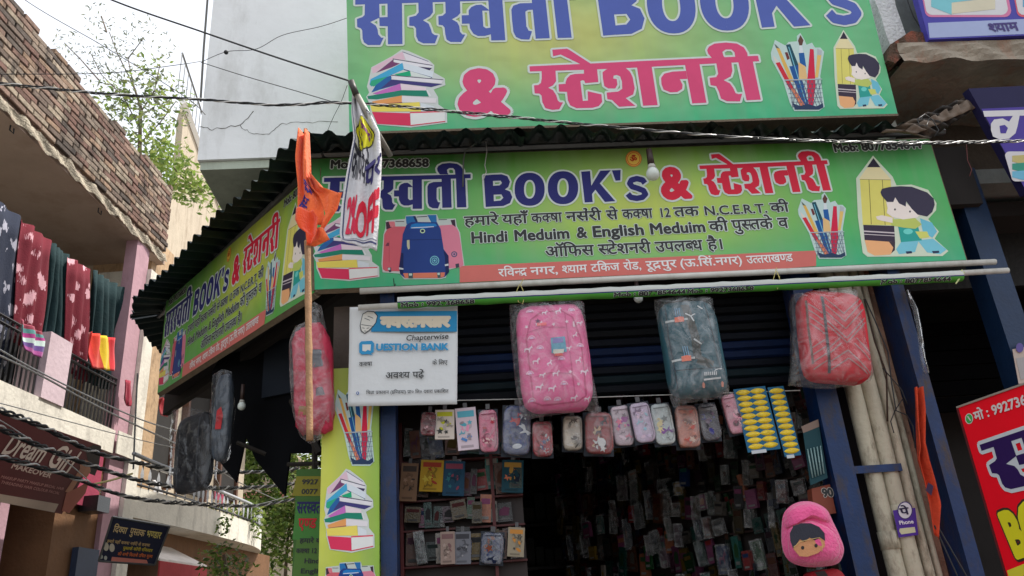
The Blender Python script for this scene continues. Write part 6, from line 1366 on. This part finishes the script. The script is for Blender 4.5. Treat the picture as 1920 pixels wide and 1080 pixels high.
# clothes over the railing
def stripes(fn, cols, nu=10, nv=18): return MB().grid(fn, nu, nv, None, lambda a, b: cols[int(b*len(cols)) % len(cols)])
def vstr(fn, cols, nu=18, nv=12): return MB().grid(fn, nu, nv, None, lambda a, b: cols[int(a*len(cols)) % len(cols)])
LR = Fr((LX+.03, 0, 0), 0)
fn = clothfn(LR, [(34, 598), (38, 630), (46, 655)], [(76, 622), (80, 640), (76, 672)], .02, .02, 2, 1)
o = stripes(fn, [C(150, 60, 80), C(90, 150, 150), C(170, 50, 130), C(190, 210, 206), C(90, 60, 130), C(160, 70, 140)]).build('striped_towel', CLOTH, None, True, .004); recentre(o); tag(o, 'striped purple and aqua towel folded over the railing by the pier', 'towel', 'washing on the first balcony')
fn = clothfn(LR, [(166, 622), (166, 660), (172, 690)], [(212, 634), (214, 670), (213, 696)], .02, .025, 3, 2)
o = vstr(fn, [C(206, 40, 36), C(216, 60, 40), C(190, 60, 40), C(222, 190, 30), C(216, 176, 30), C(206, 40, 50)]).build('red_yellow_cloth', CLOTH, None, True, .004); recentre(o); tag(o, 'red and yellow cloth hanging over the railing below the wide teal curtain', 'cloth', 'washing on the first balcony')
fn = clothfn(LR, [(234, 712), (232, 745), (236, 760)], [(245, 714), (246, 750), (243, 762)], .03, .015, 2, 0)
mb = MB().color(C(150, 36, 60)); o = mb.grid(fn, 8, 10).build('crimson_cloth', CLOTH, None, True, .004); recentre(o); tag(o, 'small crimson cloth hanging at the end pillar of the railing', 'cloth', 'washing on the first balcony')
# ground floor of the first building
mb = MB(); mb.fbox(L, 3.0, L.uv(112, 1000)[0], 0, zs_b-.03, -.9, -.75); mb.build('shop_recess', M('dark_shopfront', C(44, 32, 32), .8, .2, 5), lb1)
for k in range(16):
    mb = MB(); mb.fbox(L, 3.0, L.uv(24, 1040)[0], .15+k*.13, .27+k*.13, -.3, -.27+.01*(k % 2)); mb.build('shutter_slat', M('grey_brown_shutter', C(78, 66, 62), .6, .2, 8, .1), lb1)
a_, b_ = L.uv(24, 1040)[0], L.uv(42, 1040)[0]; mb = MB(); mb.fbox(L, a_+.002, b_, 0, zs_b-.02, -.6, -.15); mb.build('pink_pilaster', pinkwall, lb1)
a_, b_ = L.uv(112, 1000)[0], L.uv(205, 1000)[0]; mb = MB(); mb.fbox(L, a_+.002, b_, 0, zs_b-.02, -.6, -.06); mb.build('ochre_wall', orangewall, lb1)
a_, b_ = L.uv(150, 880, )[0], L.uv(196, 880)[0]; mb = MB(); mb.fbox(L, a_, b_, L.uv(170, 950)[1], zs_b-.01, -.06, -.02); mb.build('crimson_wall', M('crimson_wall', C(150, 56, 80), .9, .15, 4, .2), lb1)
# Dream Girl board
zb = L.uv(110, 962)[1]; DG = Fr((LX+.03, 0, zb), 0, 24)
t = thing('parlour_board', 'maroon beauty parlour board with cursive white title, tilted over the shops across the lane', 'sign', DG.p(80, 955))
q = [(-60, 930), (116, 964), (190, 836), (-60, 750)]; U = [DG.uv(*p) for p in q]
mb = MB(); mb.box8([DG.at(u, v, -.03) for u, v in U]+[DG.at(u, v, 0) for u, v in U], C(84, 24, 28)); mb.build('panel', PRINT, t)
def dq(name, pts, col, h=.001):
    mb = MB(); pq(mb, DG, pts, col, h); mb.build(name, PRINT, t)
dq('pale_band', [(-60, 916), (110, 945), (102, 961), (-60, 930)], C(170, 150, 136))
mb = MB(); pq(mb, DG, [(160, 842), (176, 834), (190, 838), (186, 870), (178, 892), (168, 888), (166, 868)], C(36, 26, 26), .001); pq(mb, DG, [(150, 872), (160, 862), (168, 866), (170, 884), (162, 896), (150, 892)], C(166, 116, 92), .0016)
pq(mb, DG, [(160, 864), (166, 870), (132, 925), (122, 922)], C(160, 112, 88), .0022); pq(mb, DG, [(124, 925), (150, 912), (168, 900), (160, 925), (130, 962), (116, 958)], C(150, 84, 70), .0028); mb.build('printed_woman', PRINT, t)
for tx, x0, y0, x1, y1, h_, c_, bo, sl2 in (('Dream', 0, 849, 76, 867, 34, C(206, 190, 180), .018, .22), ('Girl', 84, 872, 128, 886, 36, C(206, 190, 180), .018, .22), ('MAKEOVER', 19, 877, 93, 896, 8, C(190, 166, 156), .03, 0), ('MAKEUP PARTY MAKEUP BRIDAL HAIR', 0, 896, 118, 919, 4.5, C(170, 120, 116), .01, 0), ('THREADING HAIR COLOUR FACIAL', 0, 906, 110, 927, 4.5, C(170, 120, 116), .01, 0)):
    mb = MB(); write(mb, DG, tx, (x0, y0), (x1, y1), h_, c_, bo, slant=sl2); mb.build('lettering', PRINT, t)
mb = MB(); c_ = L.p(172, 946, .1); mb.fbox(L, L.uv(160, 946)[0], L.uv(184, 946)[0], L.uv(172, 962)[1], L.uv(172, 932)[1], -.05, .1); o = single(mb, 'meter_box', M('black_meter_box', C(30, 30, 34), .3, .2, 15, .1, spec=.6), 'small black electric meter box under the right end of the maroon board', 'meter box')
mb = MB(); mb.fbox(L, L.uv(146, 1040)[0], L.uv(186, 1040)[0], .2, L.uv(165, 1028)[1], -.05, -.0); single(mb, 'blue_board', M('dull_navy_board', C(36, 48, 72), .6, .2, 8), 'dull navy board leaning on the ochre wall left of the dark Hindi board', 'board')
# second building with the curved balcony
lb2 = thing('curved_balcony_house', 'cream house further along the lane with a rounded white balcony edge', 'building', (LX-1.5, 9.5, 0))
y0b, zb_t = L.uv(216, 942); zb_b = L.uv(196, 957)[1]; zb_t = max(zb_t, zb_b+.2)
path = [(LX+.0, ye+.01), (LX+.05, 8.2), (LX+.05, 9.6), (LX+.0, 10.6), (LX-.2, 11.4), (LX-.6, 11.9)]
def strip(name, path, z0, z1, mat, back=1.2):
    mb = MB()
    for (x0, y0), (x1, y1_) in zip(path, path[1:]):
        mb.quad((x0, y0, z0), (x1, y1_, z0), (x1, y1_, z1), (x0, y0, z1)); mb.quad((x0, y0, z0), (LX-back, y0, z0), (LX-back, y1_, z0), (x1, y1_, z0)); mb.quad((x0, y0, z1), (x1, y1_, z1), (LX-back, y1_, z1), (LX-back, y0, z1))
    return mb.build(name, mat, lb2)
import itertools
def smoothpath(P, n=6):
    o = []
    for i in range(len(P)-1):
        p0 = P[max(i-1, 0)]; p1 = P[i]; p2 = P[i+1]; p3 = P[min(i+2, len(P)-1)]
        for k in range(n):
            t_ = k/n; o.append(tuple(.5*((2*p1[j])+(-p0[j]+p2[j])*t_+(2*p0[j]-5*p1[j]+4*p2[j]-p3[j])*t_**2+(-p0[j]+3*p1[j]-3*p2[j]+p3[j])*t_**3) for j in range(2)))
    o.append(P[-1]); return o
sp = smoothpath(path); strip('balcony_slab', sp, zb_b, zb_b+.27, white)
for z0 in (5.5,): strip('upper_slab', [(LX+.12, y1+.1), (LX+.12, 9.8), (LX-.1, 11.5)], z0, z0+.12, cream)
mb = MB(); mb.fbox(L, ye+.03, 12, 0, zb_b, -1.2, -.25); mb.build('lower_wall', orangewall, lb2)
mb = MB(); mb.fbox(L, ye+.03, 12, zb_b+.26, 5.5, -1.2, -.7); mb.build('upper_wall', cream, lb2)
mb = MB(); mb.fbox(L, ye+.03, ye+.5, zb_b+.28, 5.49, -.7, -.1); mb.build('tiled_wing', M('cracked_tile_wall', C(178, 150, 118), .8, .15, 4, .3, dirt=C(100, 80, 60), damt=.7, dscale=8), lb2)
for k, (ya, yb, za, zb__) in enumerate(((8.6, 9.3, 3.3, 4.9), (9.7, 10.4, 3.3, 4.9), (10.9, 11.5, 3.4, 4.8))):
    mb = MB(); mb.fbox(L, ya, yb, za, zb__, -.7, -.66); mb.build('window', dark, lb2)
    mb = MB(); mb.fbox(L, ya-.06, ya, za-.05, zb__+.05, -.7, -.62); mb.build('window_frame', M('brown_frame', C(84, 56, 44), .7, .2), lb2); mb = MB(); mb.fbox(L, yb, yb+.06, za-.05, zb__+.05, -.7, -.62); mb.build('window_frame', MATS['brown_frame'], lb2)
# white edged stair wall and iron rails above
mb = MB(); A_ = lb2
P_ = [atp for atp in ()]
def atY(px, py, Y): 
    d = ray(px, py); return CP + d*((Y-CP.y)/d.y)
P0 = atY(412, 392, 17); F0 = Fr(P0, -9.2)
mb = MB(); pts = [(338, 222), (344, 200), (414, 394), (430, 500), (300, 540), (300, 390), (328, 330)]
mb.poly2([F0.uv(*p) for p in pts], lambda u, v: F0.at(u, v, 0)); mb.build('stair_wall', cream, lb2, thick=.12)
mb = MB(); a0 = F0.p(343, 190, .08); a1 = F0.p(415, 394, .08); mb.tube([a0, a0.lerp(a1, .5), a1], .075, 4); mb.build('white_parapet_edge', M('bright_white_paint', C(226, 226, 224), .8, .05), lb2)
for k in range(12):
    b0 = a0.lerp(a1, k/14-.1); mb = MB(); mb.tube([b0, b0+Vector((0, 0, .85))], .01, 4); mb.build('upper_baluster', steel, lb2)
mb = MB(); mb.tube([a0.lerp(a1, -.1)+Vector((0, 0, .85)), a0.lerp(a1, .72)+Vector((0, 0, .85))], .02, 4); mb.build('upper_rail', steel, lb2)
# balcony railing with spear ornaments
t = thing('ornate_railing', 'dark iron railing with pale spear ornaments on the rounded balcony', 'railing', (LX, 9.5, zb_b+.27))
mt = M('pale_iron', C(170, 172, 176), .4, .1, 20, 0, .3); zt_ = L.uv(300, 882)[1]
mb = MB(); pp_ = [Vector((x, y, zt_)) for x, y in sp]; mb.tube(pp_, .02, 6); mb.build('top_rail', mt, t, True)
mb = MB(); mb.tube([p-Vector((0, 0, .2)) for p in pp_], .012, 5); mb.build('middle_rail', dr, t, True)
cum = 0; last = None; mesh_b = None
for (x, y), (xn, yn) in zip(sp, sp[1:]):
    seg = math.hypot(xn-x, yn-y); n = max(1, int(seg/.11))
    for k in range(n):
        px_, py_ = x+(xn-x)*k/n, y+(yn-y)*k/n; h_ = zt_-(zb_b+.27)
        if mesh_b is None:
            mb = MB(); mb.tube([(0, 0, 0), (0, 0, h_)], .008, 4); mesh_b = mb.build('baluster', dr, t); mesh_b.location = Vector((px_, py_, zb_b+.27))-t.location
            mb = MB(); s_ = .035; z_ = h_*.55
            mb.add([(0, 0, z_-.16), (0, s_, z_), (.012, 0, z_), (0, -s_, z_), (-.012, 0, z_), (0, 0, z_+.1)], [(0, 1, 2), (0, 2, 3), (0, 3, 4), (0, 4, 1), (5, 2, 1), (5, 3, 2), (5, 4, 3), (5, 1, 4)]); mesh_s = mb.build('spear', mt, t); mesh_s.location = mesh_b.location
            for o_ in (mesh_b, mesh_s): o_.data.transform(Matrix.Translation(t.location))
        else:
            for src in (mesh_b, mesh_s): o_ = src.copy(); COL.objects.link(o_); o_.location = Vector((px_, py_, zb_b+.27))-t.location
# clothes and things behind that railing
for i, (x0, y0, x1, y1_, c_, lb_) in enumerate(((285, 900, 300, 925, C(206, 206, 210), 'white cloth hanging behind the ornate railing near its left end'), (218, 905, 236, 936, C(190, 110, 50), 'orange cloth behind the ornate railing at the pilaster'), (300, 745, 314, 778, C(150, 36, 46), 'dark red cloth hanging on the tiled wing'), (404, 918, 420, 950, C(150, 50, 80), 'magenta cloth behind the ornate railing below the black bag'))):
    F_ = Fr((LX-.12, 0, 0), 0); fn = clothfn(F_, [(x0, y0), (x0, y1_)], [(x1, y0+6), (x1, y1_+4)], 0, .03, 2, i)
    mb = MB().color(c_); o = mb.grid(fn, 10, 8).build('hanging_cloth', CLOTH, None, True, .004); recentre(o); tag(o, lb_, 'cloth', 'washing on the rounded balcony')
t = None
# dark Hindi board
DV = Fr(atY(250, 1056, 6.1)-Vector((0, 0, 0)), 50, 14)
t = thing('bookstore_board', 'dark blue bookstore board with cream Hindi lettering, tilted below the rounded balcony', 'sign', DV.p(240, 1055)); q = [(185, 1052), (290, 1059), (318, 987), (211, 969)]; U = [DV.uv(*p) for p in q]
mb = MB(); mb.box8([DV.at(u, v, -.02) for u, v in U]+[DV.at(u, v, 0) for u, v in U], C(40, 42, 60)); mb.build('panel', PRINT, t)
mb = MB()
for a, b in zip(U, U[1:]+U[:1]): mb.tube([DV.at(*a, 0), DV.at(*b, 0)], .008, 4)
mb.build('frame', steel, t)
CR = C(206, 180, 130)
for tx, x0, y0, x1, y1_, h_, c_ in (('दिव्या', 211, 997, 236, 1001, 11, CR), ('पुस्तक', 242, 1001, 269, 1006, 11, CR), ('भण्डार', 273, 1006, 300, 1010, 11, C(206, 190, 110)), ('हमारे यहाँ कक्षा नर्सरी से कक्षा', 200, 1017, 280, 1025, 5, C(190, 160, 110)), ('पुस्तके कॉपी रजिस्टर', 230, 1030, 285, 1035, 5, C(190, 170, 60)), ('की सभी किताबें उचित मूल्य', 220, 1041, 285, 1046, 5, C(206, 110, 60))):
    mb = MB(); write(mb, DV, tx, (x0, y0), (x1, y1_), h_, c_, .02); mb.build('lettering', PRINT, t)
mb = MB(); pq(mb, DV, [(210, 1044), (275, 1050), (278, 1058), (208, 1053)], C(196, 120, 106), .0008); mb.build('pink_band', PRINT, t)
mb = MB(); pq(mb, DV, ell(199, 1025, 5, 8), C(190, 180, 160)); pq(mb, DV, ell(210, 1027, 5, 8), C(190, 180, 160), .0015); pq(mb, DV, ell(190, 1044, 3, 4), C(170, 170, 160)); pq(mb, DV, ell(198, 1046, 3, 4), C(170, 170, 160), .0015); mb.build('printed_emblem', PRINT, t)
# small red awning with white top, below the balcony
F_ = Fr((LX+.15, 0, 0), 0); t = thing('shop_awning', 'small awning with white top and red valance right of the dark Hindi board', 'awning', F_.p(345, 1075))
a, b = F_.uv(300, 1050)[0], F_.uv(388, 1062)[0]; v = F_.uv(345, 1058)[1]
mb = MB(); mb.box8([F_.at(a, v, 0), F_.at(b, v, 0), F_.at(b, v+.02, 0), F_.at(a, v+.02, 0), F_.at(a, v+.26, -.5), F_.at(b, v+.26, -.5), F_.at(b, v+.28, -.5), F_.at(a, v+.28, -.5)]); mb.build('top', M('dirty_white_tin', C(214, 206, 200), .6, .15, 7, .1), t)
mb = MB(); mb.fbox(F_, a, b, v-.22, v, -.01, .005); mb.build('valance', M('faded_red_cloth', C(170, 60, 64), .9, .15, 7, .2), t)

# ------------------------------------------------------------------ plants
def leafmat(name, c1):
    m = M(name, None, .6, .2, 30); N = m.node_tree.nodes; Lk = m.node_tree.links; b = N['Principled BSDF']; out = N['Material Output']
    tr = N.new('ShaderNodeBsdfTranslucent'); a = N.new('ShaderNodeVertexColor'); a.layer_name = 'Col'; Lk.new(a.outputs[0], tr.inputs[0]); mx = N.new('ShaderNodeMixShader'); mx.inputs[0].default_value = .45; Lk.new(b.outputs[0], mx.inputs[1]); Lk.new(tr.outputs[0], mx.inputs[2]); Lk.new(mx.outputs[0], out.inputs[0]); return m
LEAF = leafmat('leaf', None)
barkm = M('thin_bark', C(92, 80, 66), .9, .2, 20, .3)
def leaves(mb, c_, r, n, size, cols, elong=2.6):
    for _ in range(n):
        while True:
            p = Vector((random.uniform(-1, 1), random.uniform(-1, 1), random.uniform(-1, 1)))
            if p.length < 1: break
        p = c_+p*r; d = Vector((random.uniform(-1, 1), random.uniform(-1, 1), random.uniform(-.8, .4))).normalized(); s_ = d.cross(Vector((random.uniform(-1, 1), random.uniform(-1, 1), random.uniform(-1, 1)))).normalized(); l = size*random.uniform(.6, 1.2); w_ = l/elong
        k = random.uniform(.7, 1.2); col = dk(random.choice(cols), k)
        mb.add([p, p+d*l*.5+s_*w_*.5, p+d*l, p+d*l*.5-s_*w_*.5], [(0, 1, 2, 3)], col)
def tree(name, label, cat, Y, trunk, branches, clumps, base, group=None):
    t = thing(name, label, cat, base, group); mb = MB(); mb.tube([atY(x, y, Y) for x, y in trunk], [.035*(1-.8*i/len(trunk)) for i in range(len(trunk))], 6); mb.build('trunk', barkm, t)
    mb = MB()
    for B_ in branches: mb.tube([atY(x, y, Y+random.uniform(-.3, .3)) for x, y in B_], [.012*(1-.7*i/len(B_)) for i in range(len(B_))], 4)
    if branches: mb.build('branches', barkm, t)['kind'] = 'stuff'
    mb = MB()
    for (x, y, r, n, size, cols, el) in clumps: leaves(mb, atY(x, y, Y+random.uniform(-.4, .4)), Vector((r, r*1.2, r*.8)) if False else r, n, size, cols, el)
    mb.build('crown', LEAF, t)['kind'] = 'stuff'
GG = [C(108, 116, 92), C(92, 100, 80), C(124, 128, 108)]; YG = [C(112, 136, 56), C(130, 150, 74), C(92, 118, 52), C(146, 158, 90)]; DG_ = [C(60, 84, 34), C(84, 108, 44), C(110, 130, 60)]
random.seed(77)
tree('roof_tree', 'thin leafy tree rising behind the brick parapet against the white sky', 'tree', 9.5, [(262, 330), (262, 270), (264, 200), (250, 160)],
 [[(262, 270), (300, 230), (330, 190)], [(262, 240), (230, 180), (190, 140), (170, 100)], [(255, 170), (220, 100), (205, 60)], [(250, 160), (240, 110), (270, 70)], [(262, 290), (310, 300), (350, 340), (380, 358)], [(264, 210), (290, 170), (300, 120)], [(185, 150), (150, 110), (120, 80)], [(262, 300), (290, 330)], [(200, 60), (190, 30)]],
 [(x, y, .26, 34, .085, GG, 4) for x, y in ((205, 70), (190, 45), (185, 100), (215, 110), (245, 60), (265, 50), (240, 100), (200, 130), (180, 140), (125, 85), (135, 78), (170, 110), (225, 75), (255, 130), (300, 80), (185, 25))] +
 [(x, y, .34, 66, .1, YG+GG, 2.6) for x, y in ((230, 170), (250, 190), (275, 180), (300, 175), (320, 185), (215, 195), (240, 215), (270, 215), (300, 205), (330, 205), (250, 240), (280, 240), (225, 225), (210, 170), (270, 150), (285, 130))] +
 [(x, y, .28, 84, .11, YG, 2.4) for x, y in ((290, 290), (310, 300), (330, 315), (345, 330), (300, 320), (320, 340), (350, 350), (285, 270), (340, 345), (370, 355), (385, 368), (310, 280), (330, 290))], (atY(262, 330, 9.5).x, 9.5, 5.9))
mb = MB()
tree('lane_tree', 'sunlit yellow green tree seen under the side sign at the far end of the lane', 'tree', 13.5, [(520, 1200), (535, 1080), (540, 1000), (560, 920)], [[(540, 1000), (580, 960), (610, 900)], [(545, 980), (500, 930), (470, 880)], [(555, 930), (590, 870)]],
 [(random.uniform(430, 640), random.uniform(800, 1060), .38, 120, .13, YG+DG_, 2.4) for _ in range(60)], (atY(520, 1200, 13.5).x, 13.5, 0))
tree('balcony_plant', 'leafy potted plant spilling over the rounded balcony edge', 'plant', 9.3, [(400, 1000), (402, 960)], [], [(398, 972, .16, 110, .07, YG+DG_, 2), (412, 962, .16, 110, .07, YG+DG_, 2), (385, 980, .12, 60, .06, YG, 2), (415, 985, .12, 60, .06, DG_, 2)], (atY(400, 1000, 9.3).x, 9.3, zb_b+.27))
tree('balcony_plant', 'second darker potted plant further right on the rounded balcony', 'plant', 10.4, [(460, 1010), (462, 970)], [], [(455, 965, .2, 120, .08, DG_, 2), (470, 985, .2, 120, .08, DG_+YG, 2), (478, 955, .14, 60, .08, YG, 2)], (atY(460, 1010, 10.4).x, 10.4, zb_b+.27))
tree('street_shrub', 'dark shrub with pale leaf tips at the bottom of the lane', 'shrub', 8.0, [(420, 1200), (425, 1080), (420, 1040)], [], [(400, 1060, .2, 120, .07, DG_, 2.5), (425, 1050, .22, 140, .07, DG_+GG, 2.5), (440, 1075, .22, 120, .07, DG_, 2.5)], (atY(420, 1200, 8).x, 8.0, 0))
far = thing('far_house', 'cream and pink house at the end of the lane partly hidden by foliage', 'building', (atY(470, 1000, 17).x, 17.5, 0))
x0, x1 = atY(330, 950, 17).x, atY(545, 950, 17).x
mb = MB(); mb.box8([(x0, 17, 0), (x1, 17, 0), (x1, 20, 0), (x0, 20, 0), (x0, 17, 5.2), (x1, 17, 5.2), (x1, 20, 5.2), (x0, 20, 5.2)]); mb.build('wall', cream, far)
mb = MB(); z_ = atY(450, 930, 16.9).z; mb.box8([(x0, 16.6, z_-.15), (x1+.2, 16.6, z_-.15), (x1+.2, 17, z_-.15), (x0, 17, z_-.15), (x0, 16.6, z_), (x1+.2, 16.6, z_), (x1+.2, 17, z_), (x0, 17, z_)]); mb.build('ledge', M('faded_red_ledge', C(170, 110, 100), .9, .2), far)
for k in range(3):
    mb = MB(); xx = x0+.5+k*.8; mb.box8([(xx, 16.95, z_+.3), (xx+.4, 16.95, z_+.3), (xx+.4, 17.02, z_+.3), (xx, 17.02, z_+.3), (xx, 16.95, z_+1.1), (xx+.4, 16.95, z_+1.1), (xx+.4, 17.02, z_+1.1), (xx, 17.02, z_+1.1)]); mb.build('window', dark, far)

# ------------------------------------------------------------------ overhead cables
def sagged(P, n=14):
    o = []
    for i in range(len(P)-1):
        p0 = P[max(i-1, 0)]; p1 = P[i]; p2 = P[i+1]; p3 = P[min(i+2, len(P)-1)]
        for k in range(n):
            t_ = k/n; o.append(.5*((2*p1)+(p2-p0)*t_+(2*p0-5*p1+4*p2-p3)*t_**2+(3*p1-p0-3*p2+p3)*t_**3))
    o.append(P[-1]); return o
def cable(P, r, label, twist=None, mat=None, grp=None):
    P = sagged([Vector(p) for p in P])
    if not twist:
        mb = MB(); mb.tube(P, r, 6); return single(mb, 'overhead_wire', mat or wirem, label, 'cable', 'overhead cables', True)
    t = thing('overhead_cable', label, 'cable', P[len(P)//2]-Vector((0, 0, r*2)), 'overhead cables')
    D = [0]
    for a, b in zip(P, P[1:]): D.append(D[-1]+(b-a).length)
    T = D[-1]; n = int(T/twist*9); Q = [[] for _ in range(3)]; j = 0
    for k in range(n+1):
        s_ = T*k/n
        while j < len(D)-2 and D[j+1] < s_: j += 1
        f = (s_-D[j])/max(D[j+1]-D[j], 1e-6); c_ = P[j].lerp(P[j+1], f); d = (P[j+1]-P[j]).normalized(); a = d.cross(Vector((0, 0, 1))).normalized(); b = a.cross(d)
        for q_ in range(3):
            an = s_/twist*2*math.pi+q_*2*math.pi/3; rr2 = r*(1+.3*math.sin(s_*3+q_)); Q[q_].append(c_+(a*math.cos(an)+b*math.sin(an))*rr2)
    for q_ in range(3):
        mb = MB(); mb.tube(Q[q_], r*(.7 if q_ else .6), 5); mb.build('strand', wirem if q_ else wirel, t, True)
W = lambda x, y, w0=.3: S.p(x, y, w0)
cable([W(-120, 150), W(0, 157), W(200, 176), W(370, 186), W(520, 197), W(655, 193), W(900, 214), W(1150, 238), W(1400, 258), W(1700, 268), W(2000, 262)], .0045, 'thick twisted black cable crossing the whole photo below the red ampersand', .16)
cable([W(60, -70, .42), W(210, 0, .42), W(380, 60, .41), W(520, 108, .4), W(656, 152, .4)], .0038, 'straight black cable from the top left down to the tip of the banner pole')
cable([W(-80, -110, .5), W(40, -5, .5), W(200, 90, .5), W(345, 180, .48), W(385, 215, .45)], .0016, 'very thin wire across the tree in the upper left')
cable([W(-80, 140, .1), W(0, 139, .1), W(200, 137, .05), W(330, 122, 0), W(376, 115, -.1)], .0018, 'thin wire running level from the left edge to the white wall corner')
cable([W(376, 117, -.2), W(425, 97, -.2), W(480, 92, -.2), W(530, 66, -.2), W(600, 50, -.15), W(650, 34, -.05)], .0016, 'thin wire with a small knot climbing across the white wall to the upper sign')
cable([W(378, 117, -.2), W(450, 140, -.15), W(560, 172, -.05), W(640, 196, .1)], .002, 'thin straight wire descending across the white wall to the thick cable')
mb = MB(); c_ = W(424, 98, -.19); mb.grid(lambda a, b: c_+Vector((.012*math.sin(math.pi*b)*math.cos(6.283*a), .012*math.sin(math.pi*b)*math.sin(6.283*a), .012*math.cos(math.pi*b))), 10, 6); single(mb, 'wire_knot', wirem, 'small black insulator knot on the thin wire across the white wall', 'insulator')
cable([W(651, 160, .3), W(640, 190, .2), W(625, 220, .1), W(610, 255, .0)], .0012, 'thin curly wire hanging from the banner pole in front of the white wall')
PL = Fr((-2.95, 4, 0), 10)
G = lambda x, y: PL.p(x, y)
cable([G(-60, 742), G(0, 768), G(80, 800), G(170, 845), G(260, 868), G(340, 882), G(420, 885), G(500, 884), G(560, 878)], .011, 'uppermost twisted cable sagging across the maroon board', .2)
cable([G(-60, 775), G(0, 802), G(80, 838), G(170, 872), G(260, 900), G(330, 912), G(420, 915), G(500, 912), G(560, 905)], .011, 'second twisted cable, passing through the cursive title of the maroon board', .2)
cable([G(-60, 835), G(0, 856), G(60, 872), G(130, 892), G(220, 926), G(300, 940), G(400, 946), G(480, 948), G(560, 934)], .010, 'third twisted cable, just under the small lettering of the maroon board', .22)
cable([G(-60, 625), G(0, 656), G(60, 690), G(160, 740), G(260, 785), G(330, 808)], .005, 'bright bare wire crossing the balcony pier, upper of a close pair', None, wirel)
cable([G(-60, 642), G(0, 667), G(80, 706), G(160, 750), G(240, 790), G(330, 832)], .006, 'bright bare wire crossing the balcony pier, lower of a close pair', None, wirel)
cable([G(-40, 748), G(0, 756), G(120, 788), G(250, 822), G(330, 840)], .003, 'thin grey wire across the white balcony slab', None, wirel)
cable([G(-60, 760), G(0, 788), G(60, 826), G(120, 862), G(170, 905), G(190, 925)], .003, 'thin pale wire slanting down over the middle of the maroon board', None, wirel)
cable([G(250, 850), G(300, 872), G(340, 886)], .014, 'thick bright tube above the left end of the ornate railing', None, mt)
cable([G(330, 930), G(400, 948), G(480, 946), G(540, 930)], .004, 'pale wire under the black bag against the far foliage', None, wirel)
cable([G(330, 830), G(380, 860), G(440, 900), G(520, 938)], .004, 'pale wire slanting behind the hanging grey bag', None, wirel)
cable([G(258, 700), G(254, 780), G(250, 880)], .006, 'vertical grey conduit beside the white pilaster', None, steel)
cable([L.p(175, 908, .2), L.p(210, 900, .2), L.p(248, 888, .2)], .009, 'yellowish cable clamp arm between the maroon board and the pilaster', None, M('yellowish_arm', C(150, 140, 80), .6))
